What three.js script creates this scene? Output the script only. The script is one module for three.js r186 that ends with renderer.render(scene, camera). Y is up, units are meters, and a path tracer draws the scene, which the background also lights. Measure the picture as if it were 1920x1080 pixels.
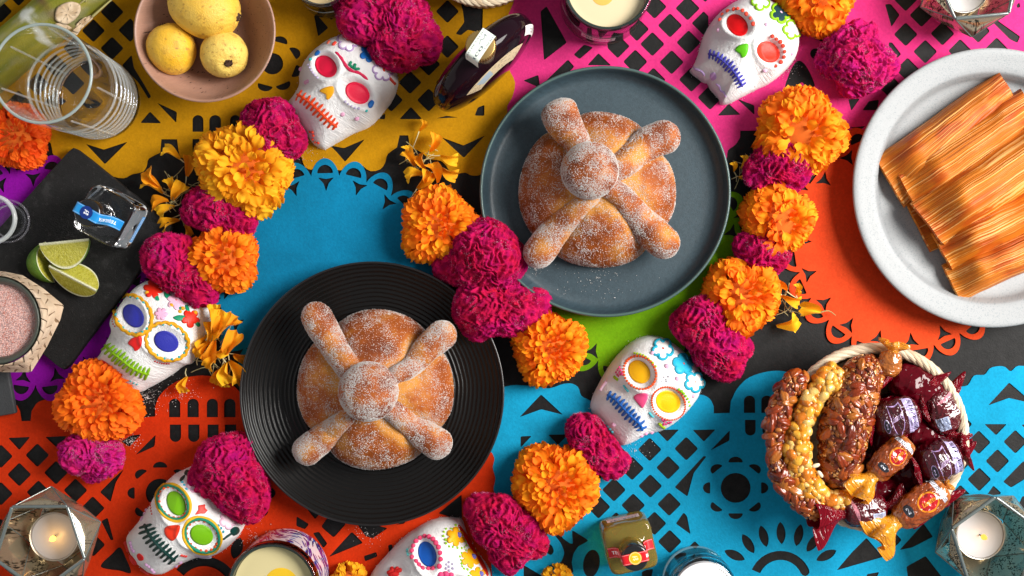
import * as THREE from 'three';
import { mergeGeometries, mergeVertices } from 'three/addons/utils/BufferGeometryUtils.js';
import { MeshSurfaceSampler } from 'three/addons/math/MeshSurfaceSampler.js';
import { ImprovedNoise } from 'three/addons/math/ImprovedNoise.js';
import { RoundedBoxGeometry } from 'three/addons/geometries/RoundedBoxGeometry.js';
import { RectAreaLightUniformsLib } from 'three/addons/lights/RectAreaLightUniformsLib.js';

// ------------------------------------------------------------ camera, light, exposure
const scene = new THREE.Scene();
const camera = new THREE.PerspectiveCamera(30.22, 16 / 9, 0.02, 20);   // straight down from one metre above the table
camera.position.set(0, 1, 0);
camera.up.set(0, 0, -1);
camera.lookAt(0, 0, 0);
scene.background = new THREE.Color().setRGB(0.235, 0.243, 0.252);        // what the unlit room gives back
RectAreaLightUniformsLib.init();
const renderer = new THREE.WebGLRenderer();
renderer.toneMapping = THREE.LinearToneMapping;
renderer.toneMappingExposure = 1.17;
renderer.shadowMap.enabled = true;
const KEY = { at: [1.55, 1.28, -0.36], to: [0.08, 0, 0.02], w: 1.0, h: 1.0, power: 17.3, glow: 7, color: [1, 0.965, 0.92] };

// ------------------------------------------------------------ small helpers
const V = (x, y, z) => new THREE.Vector3(x, y, z);
const S = 0.0005;                                     // metres of table per pixel of the photograph
const P = (px, py, h = 0) => V((px - 960) * S * (1 - h), h, (py - 540) * S * (1 - h));
const lerp = (a, b, t) => a + (b - a) * t, clamp = (x, a = 0, b = 1) => Math.min(b, Math.max(a, x)), smooth = (a, b, x) => { const t = clamp((x - a) / (b - a)); return t * t * (3 - 2 * t); };
const TAU = Math.PI * 2;
function rng(seed) { let a = seed >>> 0; return () => { a = (a + 0x6d2b79f5) | 0; let t = Math.imul(a ^ (a >>> 15), 1 | a); t = (t + Math.imul(t ^ (t >>> 7), 61 | t)) ^ t; return ((t ^ (t >>> 14)) >>> 0) / 4294967296; }; }
const improved = new ImprovedNoise();
const noise = (x, y, z) => improved.noise(x, y, z);
const fbm = (x, y, z, o = 3) => { let s = 0, a = 0.5; for (let i = 0; i < o; i++) { s += a * noise(x, y, z); x = x * 2.03 + 7.1; y = y * 2.03 + 3.7; z = z * 2.03 + 1.3; a *= 0.5; } return s; };
const pairs = (a) => { const o = []; for (let i = 0; i < a.length; i += 2) o.push([a[i], a[i + 1]]); return o; };
const zoom = (ox, oy, s) => (a) => { const o = []; for (let i = 0; i < a.length; i += 2) o.push([ox + a[i] * s, oy + a[i + 1] * s]); return o; };
const Z = 520 / 1478;
const zA = zoom(0, 0, Z), zB = zoom(480, 0, Z), zC = zoom(960, 0, Z), zD = zoom(1400, 0, Z), zE = zoom(0, 340, Z), zF = zoom(480, 340, Z), zG = zoom(960, 340, Z), zH = zoom(1400, 340, Z), zI = zoom(0, 700, Z), zJ = zoom(480, 700, Z), zK = zoom(960, 700, Z), zL = zoom(1400, 700, Z);

const taken = {};
const numbered = (n) => { const k = taken[n] = (taken[n] ?? -1) + 1; return k ? n + '_' + String(k).padStart(3, '0') : n; };
function tag(o, label, category, group) { o.userData = { label, category }; if (group) o.userData.group = group; return o; }
function thing(name, label, category, at, group) {
  const o = new THREE.Group(); o.name = numbered(name); if (at) o.position.copy(at); scene.add(o); return tag(o, label, category, group);
}
const root = (o) => { while (o.parent && o.parent !== scene) o = o.parent; return o; };
function mesh(name, geo, mat, parent) { const m = new THREE.Mesh(geo, mat); m.name = name; m.castShadow = m.receiveShadow = true; (parent ?? scene).add(m); return m; }
// a part whose geometry is given in world coordinates
function part(name, geo, mat, parent) { const b = root(parent).position; geo.translate(-b.x, -b.y, -b.z); return mesh(name, geo, mat, parent); }
function stuff(name, geo, mat, list, parent, colors) {   // instanced small matter: list of matrices
  const m = new THREE.InstancedMesh(geo, mat, list.length); list.forEach((x, i) => m.setMatrixAt(i, x)); if (colors) colors.forEach((c, i) => m.setColorAt(i, c));
  m.name = name; m.userData.kind = 'stuff'; m.castShadow = m.receiveShadow = true; (parent ?? scene).add(m); return m;
}

// ------------------------------------------------------------ textures (all computed)
function hash2(x, y, s) { let h = Math.imul(x, 374761393) ^ Math.imul(y, 668265263) ^ Math.imul(s, 2147483647 ^ 0x5bd1e995); h = Math.imul(h ^ (h >>> 13), 1274126177); return ((h ^ (h >>> 16)) >>> 0) / 4294967296; }
function tnoise(u, v, p, s) { const x = u * p, y = v * p, i = Math.floor(x), j = Math.floor(y), fx = x - i, fy = y - j, a = fx * fx * (3 - 2 * fx), b = fy * fy * (3 - 2 * fy), m = (k) => ((k % p) + p) % p;
  return lerp(lerp(hash2(m(i), m(j), s), hash2(m(i + 1), m(j), s), a), lerp(hash2(m(i), m(j + 1), s), hash2(m(i + 1), m(j + 1), s), a), b); }
function tn2(u, v, pu, pv, s) { const x = u * pu, y = v * pv, i = Math.floor(x), j = Math.floor(y), fx = x - i, fy = y - j, a = fx * fx * (3 - 2 * fx), b = fy * fy * (3 - 2 * fy), m = (k, p) => ((k % p) + p) % p; return lerp(lerp(hash2(m(i, pu), m(j, pv), s), hash2(m(i + 1, pu), m(j, pv), s), a), lerp(hash2(m(i, pu), m(j + 1, pv), s), hash2(m(i + 1, pu), m(j + 1, pv), s), a), b); }
const tfbm = (u, v, p, s, o = 4) => { let r = 0, a = 0.5, t = 0; for (let i = 0; i < o; i++) { r += a * tnoise(u, v, p << i, s + i * 17); t += a; a *= 0.55; } return r / t; };
function tex(n, fn, srgb, rep) {
  const d = new Uint8Array(n * n * 4); for (let y = 0; y < n; y++) for (let x = 0; x < n; x++) { const c = fn((x + 0.5) / n, (y + 0.5) / n, x, y), k = (y * n + x) * 4; if (typeof c === 'number') d[k] = d[k + 1] = d[k + 2] = clamp(c) * 255; else { d[k] = clamp(c[0]) * 255; d[k + 1] = clamp(c[1]) * 255; d[k + 2] = clamp(c[2]) * 255; } d[k + 3] = 255; }
  const t = new THREE.DataTexture(d, n, n); t.wrapS = t.wrapT = THREE.RepeatWrapping; t.magFilter = t.minFilter = THREE.LinearFilter; if (srgb) t.colorSpace = THREE.SRGBColorSpace; if (rep) t.repeat.set(rep, rep); t.needsUpdate = true; return t;
}
function canvasTex(w, h, draw) { const c = document.createElement('canvas'); c.width = w; c.height = h; const g = c.getContext('2d'); draw(g, w, h); const t = new THREE.CanvasTexture(c); t.colorSpace = THREE.SRGBColorSpace; t.wrapS = t.wrapT = THREE.ClampToEdgeWrapping; return t; }
const lin = (hex) => new THREE.Color(hex);
const std = (o) => new THREE.MeshStandardMaterial(o), phys = (o) => new THREE.MeshPhysicalMaterial(o);
const C = (r, g, b) => new THREE.Color().setRGB(r, g, b);

const paperTone = tex(512, (u, v) => { const a = tfbm(u, v, 6, 1, 4), b = tfbm(u, v, 96, 9, 3); return 0.90 + 0.14 * (a - 0.5) + 0.11 * (b - 0.5); }, true, 1 / 0.16);
const paperBump = tex(512, (u, v) => 0.5 * tfbm(u, v, 5, 4, 3) + 0.35 * tnoise(u, v, 160, 8) + 0.15 * tnoise(u, v, 60, 3), false, 1 / 0.16);
const fineGrain = tex(512, (u, v) => 0.5 * tnoise(u, v, 256, 5) + 0.3 * tnoise(u, v, 90, 6) + 0.2 * tnoise(u, v, 24, 7), false, 1 / 0.06);
const coarseGrain = tex(512, (u, v) => 0.45 * tnoise(u, v, 200, 15) + 0.35 * tnoise(u, v, 60, 16) + 0.2 * tnoise(u, v, 14, 17), false, 1 / 0.05);

// ------------------------------------------------------------ geometry helpers
function geoFrom(pos, idx, uv, col) { const g = new THREE.BufferGeometry(); g.setAttribute('position', new THREE.BufferAttribute(new Float32Array(pos), 3)); g.setAttribute('uv', new THREE.BufferAttribute(new Float32Array(uv ?? new Array(pos.length / 3 * 2).fill(0)), 2)); if (col) g.setAttribute('color', new THREE.BufferAttribute(new Float32Array(col), 3)); g.setIndex(idx); g.computeVertexNormals(); return g; }
// grid nu x nv of fn(u, v) -> Vector3; closeU joins the seam
function grid(nu, nv, fn, { closeU = false, uv, color, flip = false } = {}) {
  const pos = [], t = [], col = color ? [] : null, idx = [], w = closeU ? nu : nu + 1;
  for (let j = 0; j <= nv; j++) for (let i = 0; i < w; i++) { const p = fn(i / nu, j / nv); pos.push(p.x, p.y, p.z); const q = uv ? uv(i / nu, j / nv, p) : [p.x, p.z]; t.push(q[0], q[1]); if (col) { const c = color(p, i / nu, j / nv); col.push(c[0], c[1], c[2]); } }
  for (let j = 0; j < nv; j++) for (let i = 0; i < nu; i++) { const a = j * w + i, b = j * w + (i + 1) % w, c = a + w, d = b + w; flip ? idx.push(a, b, c, b, d, c) : idx.push(a, c, b, b, c, d); }
  return geoFrom(pos, idx, t, col);
}
// tube of changing radius along points (Vector3), ends rounded over the share cap of its length
function sweep(pts, rad, seg = 10, n = 24, closed = false, cap = 0.04) {
  const cv = new THREE.CatmullRomCurve3(pts, closed), fr = cv.computeFrenetFrames(n, closed), r = typeof rad === 'function' ? rad : () => rad;
  const at = (s) => cv.getPointAt(closed ? s % 1 : s);
  const vs = Array.from({ length: n + 1 }, (_, k) => { const x = k / n; return closed || !cap ? x : x < 0.2 ? cap * 2 * (1 - Math.cos(x / 0.2 * Math.PI / 2)) : x > 0.8 ? 1 - cap * 2 * (1 - Math.cos((1 - x) / 0.2 * Math.PI / 2)) : lerp(cap * 2, 1 - cap * 2, (x - 0.2) / 0.6); });
  return grid(seg, n, (u, w) => { const v = vs[Math.round(w * n)], kf = Math.min(n - 1, Math.floor(v * n)), kt = v * n - kf, m = Math.min(v, 1 - v) / cap, e = closed || !cap || m >= 1 ? 1 : Math.sqrt(Math.max(0, 1 - (1 - m) * (1 - m))), c = at(v), a = u * TAU, R = r(v, u) * Math.max(e, 0.01);
    const N1 = fr.normals[kf].clone().lerp(fr.normals[kf + 1], kt), B1 = fr.binormals[kf].clone().lerp(fr.binormals[kf + 1], kt); return c.addScaledVector(N1, Math.cos(a) * R).addScaledVector(B1, Math.sin(a) * R); }, { closeU: true, uv: (u, v) => [u, v], flip: true });
}
const lathe = (prof, seg = 96) => new THREE.LatheGeometry(prof.map((p) => new THREE.Vector2(p[0], p[1])), seg);
function metricLathe(prof, seg = 96) { const g = lathe(prof, seg), p = g.attributes.position, uv = g.attributes.uv; for (let i = 0; i < p.count; i++) uv.setXY(i, p.getX(i) + p.getY(i) * 0.7, p.getZ(i) - p.getY(i) * 0.4); return g; }
function metricUV(g) { const p = g.attributes.position, a = []; for (let i = 0; i < p.count; i++) a.push(p.getX(i) + 0.6 * p.getY(i), p.getZ(i) - 0.5 * p.getY(i)); g.setAttribute('uv', new THREE.BufferAttribute(new Float32Array(a), 2)); return g; }
// smooth closed line through pixel points
const closedLine = (pts, n = 160, tension = 0.5) => new THREE.CatmullRomCurve3(pts.map((p) => V(p[0], p[1], 0)), true, 'catmullrom', tension).getPoints(n).slice(0, -1).map((p) => [p.x, p.y]);
const openLine = (pts, n) => new THREE.CatmullRomCurve3(pts.map((p) => V(p[0], p[1], 0))).getPoints(n ?? pts.length * 4).map((p) => [p.x, p.y]);
// polygon with rounded corners, in pixels
function roundPoly(pts, r = 3, k = 4) {
  const n = pts.length, out = [];
  for (let i = 0; i < n; i++) { const p = pts[i], a = pts[(i + n - 1) % n], b = pts[(i + 1) % n], la = Math.hypot(a[0] - p[0], a[1] - p[1]), lb = Math.hypot(b[0] - p[0], b[1] - p[1]), q = Math.min(r, la * 0.4, lb * 0.4);
    const A = [p[0] + (a[0] - p[0]) * q / la, p[1] + (a[1] - p[1]) * q / la], B = [p[0] + (b[0] - p[0]) * q / lb, p[1] + (b[1] - p[1]) * q / lb];
    for (let j = 0; j <= k; j++) { const t = j / k; out.push([(1 - t) * (1 - t) * A[0] + 2 * t * (1 - t) * p[0] + t * t * B[0], (1 - t) * (1 - t) * A[1] + 2 * t * (1 - t) * p[1] + t * t * B[1]]); } }
  return out;
}
const ell = (cx, cy, rx, ry = rx, rot = 0, n = 28) => Array.from({ length: n }, (_, i) => { const a = i / n * TAU, x = Math.cos(a) * rx, y = Math.sin(a) * ry; return [cx + x * Math.cos(rot) - y * Math.sin(rot), cy + x * Math.sin(rot) + y * Math.cos(rot)]; });
// pointed leaf outline
const leafShape = (cx, cy, L, W, rot, n = 10) => { const o = []; for (let s of [1, -1]) for (let i = 0; i < n; i++) { const t = i / n * 2 - 1, x = s * t * L, y = s * W * Math.pow(1 - t * t, 0.8); o.push([cx + x * Math.cos(rot) - y * Math.sin(rot), cy + x * Math.sin(rot) + y * Math.cos(rot)]); } return o; };

// ------------------------------------------------------------ lamps and table
function softbox(def, name, label) {
  const at = V(...def.at), to = V(...def.to), o = thing(name, label, 'studio lamp', at.clone()); o.lookAt(at.clone().multiplyScalar(2).sub(to)); // local -z looks at the table
  const face = mesh('diffuser_panel', new THREE.PlaneGeometry(def.w, def.h).rotateY(Math.PI), std({ color: 0x000000, emissive: C(...def.color), emissiveIntensity: def.glow, roughness: 1 }), o);
  const shell = []; for (const [x, y, w, h] of [[0, def.h / 2 + 0.012, def.w + 0.04, 0.02], [0, -def.h / 2 - 0.012, def.w + 0.04, 0.02], [def.w / 2 + 0.012, 0, 0.02, def.h], [-def.w / 2 - 0.012, 0, 0.02, def.h]]) shell.push(new THREE.BoxGeometry(w, h, 0.12).translate(x, y, 0.035));
  shell.push(new THREE.BoxGeometry(def.w + 0.04, def.h + 0.04, 0.02).translate(0, 0, 0.11));
  mesh('lamp_housing', mergeGeometries(shell), std({ color: 0x151515, roughness: 0.8 }), o);
  const l = new THREE.RectAreaLight(C(...def.color), def.power, def.w, def.h); l.name = name + '_light'; l.position.copy(at).add(to.clone().sub(at).normalize().multiplyScalar(0.01)); l.lookAt(to); scene.add(l);
}
softbox(KEY, 'softbox', 'large square softbox standing to the right of the table');
{ const b = mesh('reflector_board', new RoundedBoxGeometry(0.02, 0.9, 1.7, 2, 0.004), std({ color: C(0.82, 0.82, 0.82), roughness: 0.9 })); b.position.set(-1.15, 0.46, -0.05); b.rotation.z = 0.22; tag(b, 'tall white reflector board standing left of the table', 'reflector'); }
const table = mesh('table_surface', new RoundedBoxGeometry(2.0, 0.04, 1.4, 2, 0.01).translate(0, -0.02, 0), phys({ color: C(0.0105, 0.0098, 0.0098), roughness: 0.62, specularIntensity: 0.45, map: tex(512, (u, v) => 0.80 + 0.5 * (tfbm(u, v, 40, 31, 3) - 0.5) + 0.25 * (tnoise(u, v, 250, 33) - 0.5), true, 1), bumpMap: paperBump, bumpScale: 0.0002 }));
metricUV(table.geometry); table.material.map.repeat.set(5, 5); table.userData.kind = 'structure';
// ------------------------------------------------------------ cut tissue papers; everything in pixels of the table plane
const ang = (p, q) => Math.atan2(p[1], p[0]);
function shapeOf(pts) { return new THREE.Shape(pts.map((p) => new THREE.Vector2((p[0] - 960) * S, -(p[1] - 540) * S))); }
function pathOf(pts) { return new THREE.Path(pts.map((p) => new THREE.Vector2((p[0] - 960) * S, -(p[1] - 540) * S))); }
const cross = (p, q, r) => (q[0] - p[0]) * (r[1] - p[1]) - (q[1] - p[1]) * (r[0] - p[0]);
const edgesMeet = (a, b) => { for (let i = 0; i < a.length; i++) for (let j = 0; j < b.length; j++) { const p = a[i], q = a[(i + 1) % a.length], r = b[j], t = b[(j + 1) % b.length]; if (cross(p, q, r) * cross(p, q, t) < 0 && cross(r, t, p) * cross(r, t, q) < 0) return true; } return false; };
const inside = (p, a) => { let c = false; for (let i = 0, j = a.length - 1; i < a.length; j = i++) if ((a[i][1] > p[1]) !== (a[j][1] > p[1]) && p[0] < (a[j][0] - a[i][0]) * (p[1] - a[i][1]) / (a[j][1] - a[i][1]) + a[i][0]) c = !c; return c; };
function paper(name, label, color, outline, holes, y) {
  const kept = []; for (const q of holes) if (inside(q[0], outline) && !edgesMeet(q, outline) && !kept.some((k) => edgesMeet(q, k) || inside(q[0], k) || inside(k[0], q))) kept.push(q);
  holes = kept;
  const sh = shapeOf(outline); sh.holes = holes.map(pathOf);
  const g = new THREE.ExtrudeGeometry(sh, { depth: 0.00012, bevelEnabled: false, curveSegments: 1 }); g.rotateX(-Math.PI / 2); g.translate(0, y, 0);
  const p = g.attributes.position, uv = []; for (let i = 0; i < p.count; i++) uv.push(p.getX(i), p.getZ(i)); g.setAttribute('uv', new THREE.BufferAttribute(new Float32Array(uv), 2));
  const c = outline.reduce((s, q) => [s[0] + q[0] / outline.length, s[1] + q[1] / outline.length], [0, 0]);
  const m = mesh(numbered(name), g, phys({ color: lin(color), map: paperTone, roughness: 0.9, specularIntensity: 0.25, bumpMap: paperBump, bumpScale: 0.00026 }));
  const base = P(c[0], c[1]); g.translate(-base.x, 0, -base.z); m.position.copy(base);
  return tag(m, label, 'paper banner', undefined);
}
const diamond = (x, y, h = 22.5, r = 4) => roundPoly([[x, y - h], [x + h, y], [x, y + h], [x - h, y]], r);
function clipTo(pts, planes) { for (const [a, b, c] of planes) { const o = []; for (let i = 0; i < pts.length; i++) { const p = pts[i], q = pts[(i + 1) % pts.length], d = a * p[0] + b * p[1] - c, e = a * q[0] + b * q[1] - c; if (d >= 0) o.push(p); if ((d >= 0) !== (e >= 0)) { const t = d / (d - e); o.push([lerp(p[0], q[0], t), lerp(p[1], q[1], t)]); } } pts = o; if (!pts.length) break; } return pts; }
function cutDiamond(x, y, planes, h = 22.5) { const p = clipTo([[x, y - h], [x + h, y], [x, y + h], [x - h, y]], planes); return p.length > 2 ? roundPoly(p, 3) : null; }
const arch = (x0, y0, x1, y1, down = false) => { const r = (x1 - x0) / 2, cx = (x0 + x1) / 2, o = []; const k = down ? -1 : 1, yt = down ? y1 - r : y0 + r, yb = down ? y0 : y1; o.push([x1, yb], [x1, yt]); for (let i = 1; i < 10; i++) { const a = i / 10 * Math.PI; o.push([cx + r * Math.cos(a), yt - k * r * 0.95 * Math.sin(a)]); } o.push([x0, yt], [x0, yb]); return o; };
// half-disc petals round a flower eye
function eyeRing(cx, cy, r, R, n, pr, rot = 0) { const o = [ell(cx, cy, r)]; for (let k = 0; k < n; k++) { const a = rot + k / n * TAU, q = []; for (let i = 0; i <= 10; i++) { const b = a - Math.PI / 2 + i / 10 * Math.PI; q.push([cx + Math.cos(a) * (R - pr * 0.35) + Math.cos(b) * pr * 1.25, cy + Math.sin(a) * (R - pr * 0.35) + Math.sin(b) * pr]); } o.push(roundPoly(q, 2, 1)); } return o; }
const arcBand = (cx, cy, r, w, a0, a1, n = 18) => { const o = []; for (let i = 0; i <= n; i++) { const a = lerp(a0, a1, i / n); o.push([cx + Math.cos(a) * (r + w), cy + Math.sin(a) * (r + w)]); } for (let i = 4; i > 0; i--) { const a = a1, b = (i / 5) * Math.PI; o.push([cx + Math.cos(a) * (r + w * Math.cos(Math.PI - b)) - Math.sin(a) * w * Math.sin(b) * Math.sign(a1 - a0), cy + Math.sin(a) * (r + w * Math.cos(Math.PI - b)) + Math.cos(a) * w * Math.sin(b) * Math.sign(a1 - a0)]); } for (let i = n; i >= 0; i--) { const a = lerp(a0, a1, i / n); o.push([cx + Math.cos(a) * (r - w), cy + Math.sin(a) * (r - w)]); } return o; };
const R3 = (pts, r = 3) => roundPoly(pts, r);

// round doily: scalloped loops and a ring of three-cornered holes
function doily(name, label, color, cx, cy, y, { R = 187, loops = 24, tri = 19, ph = 0, tph = 0, rot } = {}) {
  const N = 720, out = [], holes = [];
  for (let i = 0; i < N; i++) { const a = i / N * TAU, k = Math.abs(Math.cos((a - ph) * loops / 2)), r = R + 10 + 35 * Math.pow(k, 0.62); out.push([cx + Math.cos(a) * r, cy + Math.sin(a) * r]); }
  for (let k = 0; k < loops; k++) { const a = ph + k / loops * TAU, q = []; for (let i = 0; i <= 8; i++) { const b = i / 8 * Math.PI; q.push([R + 17 + 16 * Math.sin(b), 15 * Math.cos(b)]); } holes.push(roundPoly(q.map(([u, w]) => [cx + Math.cos(a) * u - Math.sin(a) * w, cy + Math.sin(a) * u + Math.cos(a) * w]), 2, 2)); }
  for (let k = 0; k < tri; k++) { const a = tph + k / tri * TAU, q = [[R - 17, 0], [R - 2, 5], [R + 9, 15], [R + 6, 0], [R + 9, -15], [R - 2, -5]]; if (k % 1 === 0) holes.push(roundPoly(q.map(([u, w]) => [cx + Math.cos(a) * u - Math.sin(a) * w, cy + Math.sin(a) * u + Math.cos(a) * w]), 2, 2)); }
  return paper(name, label, color, out, holes, y);
}
// ------------------------------------------------------------ the eight papers
{ // mustard, upper left
  const outline = [[-60, -60], [972, -60], [966, -12], ...openLine(pairs([962, 8, 953, 30, 957, 55, 966, 78, 957, 102, 955, 130, 966, 155, 960, 184, 951, 200, 955, 225, 966, 246, 962, 270, 950, 290]), 30), ...openLine(zB([1260, 880, 1195, 932, 1150, 936, 1112, 920, 1050, 930, 1010, 880, 985, 858, 930, 850, 880, 812, 820, 782]), 24), ...zB([812, 722, 766, 722]), ...openLine(zB([752, 786, 700, 826, 690, 866, 664, 902, 606, 912, 560, 880, 480, 905, 420, 905, 360, 870, 300, 905, 262, 890, 240, 832, 190, 800, 120, 790]), 30),
    ...openLine(zA([1380, 900, 1250, 905, 1180, 915, 1110, 895, 1060, 868, 1000, 840, 965, 842, 952, 790]), 16), ...zA([946, 743, 862, 743]), ...openLine(zA([856, 815, 792, 850, 785, 885, 765, 916, 705, 930, 668, 950, 600, 940, 540, 905, 470, 920, 400, 870, 320, 862, 285, 820, 270, 760, 200, 740, 140, 770, 60, 740, 0, 760, -120, 740]), 40), [-60, 260]];
  const L = (i, j) => [194.5 - 34.5 * i + 34.5 * j, 58 + 33.5 * i + 33.5 * j];
  const h = [];
  for (const [x, y] of [[176, 58], [211, 23], [211, 91], [141, 91], [141, 22], [107, 57], [106, 124], [141, 158], [176, 126], [71, 22], [36, 57], [71, 91], [72, 158], [37, 124], [2, 22], [2, 90], [36, -10], [107, -11], [176, -10]]) h.push(diamond(x, y, 22, 4));
  h.push(cutDiamond(245, 57, [[-1, 0, -251]]), cutDiamond(106, 192, [[0, -1, -201]]), cutDiamond(36, 192, [[0, -1, -201]]), cutDiamond(176, 192, [[0, -1, -205]]));
  h.push(R3(zA([750, 656, 802, 595, 862, 658])), R3(zA([838, 548, 945, 598, 942, 656])), R3(zA([460, 768, 556, 798, 683, 756, 562, 876])), R3(zA([652, 350, 704, 294, 716, 362, 770, 450, 808, 516, 794, 528, 740, 442])));
  h.push(R3(zA([60, 655, 112, 595, 172, 658])), R3(zA([140, 790, 240, 812, 300, 840, 212, 852])));
  for (const [x0, x1] of [[1028, 1086], [1117, 1180], [1228, 1284], [1318, 1376]]) { const q = zA([x0, 613, x1, 703]); h.push(arch(q[0][0], q[0][1], q[1][0], q[1][1])); const r = zA([x0, 742, x1, 828]); h.push(arch(r[0][0], r[0][1], r[1][0], r[1][1], true)); }
  h.push(...eyeRing(511.5, 120, 20, 46, 8, 12, 0.32), ...eyeRing(334, 120, 20, 46, 8, 12, 0.1));
  h.push(R3(zB([310, 84, 330, 84, 387, 150, 332, 196])), R3(zB([364, 62, 448, 48, 402, 110])));
  for (const [x, y] of [[769, 155], [804, 188], [734, 188], [839, 155], [804, 121], [769, 88], [734, 121], [839, 88], [839, 22], [734, 54], [700, 88], [700, 155], [665, 121], [769, 21], [700, 22]]) h.push(diamond(x, y, 22, 4));
  h.push(R3(zB([765, 636, 826, 570, 886, 636])), R3(zB([636, 634, 690, 606, 688, 637])), R3(zB([960, 632, 1016, 618, 1080, 627])), R3(zB([1166, 617, 1182, 574, 1218, 560, 1217, 618])), R3(zB([395, 776, 470, 790, 582, 742, 476, 863, 432, 812])), R3(zB([990, 733, 1106, 776, 1222, 722, 1108, 842])));
  h.push(closedLine(zB([985, -20, 1010, 20, 1045, 82, 1038, 106, 1014, 100, 990, 60, 950, 20, 940, -20]), 40), R3(zB([1078, -30, 1103, 60, 1110, 120, 1064, 182, 1092, 190, 1130, 160, 1206, 180, 1212, -30])), R3(zB([1040, 210, 1100, 260, 1160, 330, 1110, 420, 1010, 330])));
  paper('paper_banner', 'mustard yellow cut paper sheet under the drinking glass, fruit bowl and dark bottle', '#c98f0a', outline, h.filter(Boolean), 0.0011);
}
{ // pink, upper right
  const outline = [[940, -60], [2000, -60], [2000, 250], ...openLine(zD([640, 690, 600, 700, 545, 700, 480, 700, 300, 700, 60, 690]), 10), ...zC([1312, 697, 1216, 697]), ...openLine(zC([1214, 735, 1190, 772, 1150, 802, 1142, 850, 1060, 960, 900, 900, 500, 900, 100, 900, -20, 700]), 24), [940, 230]];
  const h = [];
  for (const [x, y] of [[1289, 16], [1256, 48], [1291, 80], [1223, 83], [1191, 116], [1194, 55], [1259, 117], [1227, 13], [1225, 150], [1189, 184], [1293, 215], [1258, 183]]) h.push(diamond(x, y, 23, 4));
  h.push(cutDiamond(1319, 44, [[-1, 0, -1328]]), cutDiamond(1322, -18, [[-0.7, 0.3, -930]]), cutDiamond(1158, 87, [[1, 0, 1139]]), diamond(1296, 149.5, 23.5), diamond(1331, 183, 23.5), cutDiamond(1362, 150, [[-1, 0, -1380]]), cutDiamond(1152, 154, [[1, 0, 1120]]), cutDiamond(1325, 112, [[-1, 0, -1334]]), cutDiamond(1160, 20, [[1, 0, 1142]]));
  h.push(R3(zC([152, 62, 184, 34, 292, 228, 170, 322])), R3(zC([328, 292, 384, 238, 432, 254, 360, 316])), R3(zC([402, 348, 460, 284, 528, 350])), R3(zC([180, 432, 298, 318, 332, 356, 260, 430])), R3(zC([1198, 527, 1290, 562, 1291, 613])), R3(zC([1095, 617, 1154, 553, 1217, 612])), R3(zC([60, 430, 140, 400, 150, 470])));
  h.push(ell(...zD([403, 191])[0], 11), ell(...zD([487, 140])[0], 12), ell(...zD([366, 287])[0], 10), closedLine(zD([206, 468, 216, 420, 246, 352, 278, 324, 318, 356, 358, 440, 354, 468, 320, 470, 292, 440, 256, 474]), 60), R3(zD([-4, 540, 42, 562, 40, 592, 20, 612, -4, 598])));
  for (const [x, y] of zD([846, 184, 1042, 180, 950, 276, 1232, 166, 1136, 272, 930, 82, 846, -2, 856, 372, 1042, -4, 1136, 76, 762, 460, 1330, 264, 1230, 360, 1040, 366])) h.push(diamond(x, y, 22.5, 4));
  h.push(R3(zD([736, 24, 766, 22, 814, 80, 770, 144])), R3(zD([756, 226, 774, 228, 822, 290, 796, 314, 756, 300])), R3(zD([1284, 94, 1312, 94, 1456, 196, 1440, 230, 1400, 210])), R3(zD([1434, 30, 1452, 12, 1456, 40, 1440, 44])), R3(zD([540, 530, 602, 526, 556, 592])), R3(zD([616, 588, 650, 540, 704, 532, 694, 588])), R3(zD([548, 680, 634, 672, 600, 700 - 6])));
  paper('paper_banner', 'bright pink cut paper sheet behind the blue plate in the upper right', '#e83785', outline, h.filter(Boolean), 0.0007);
}
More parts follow.
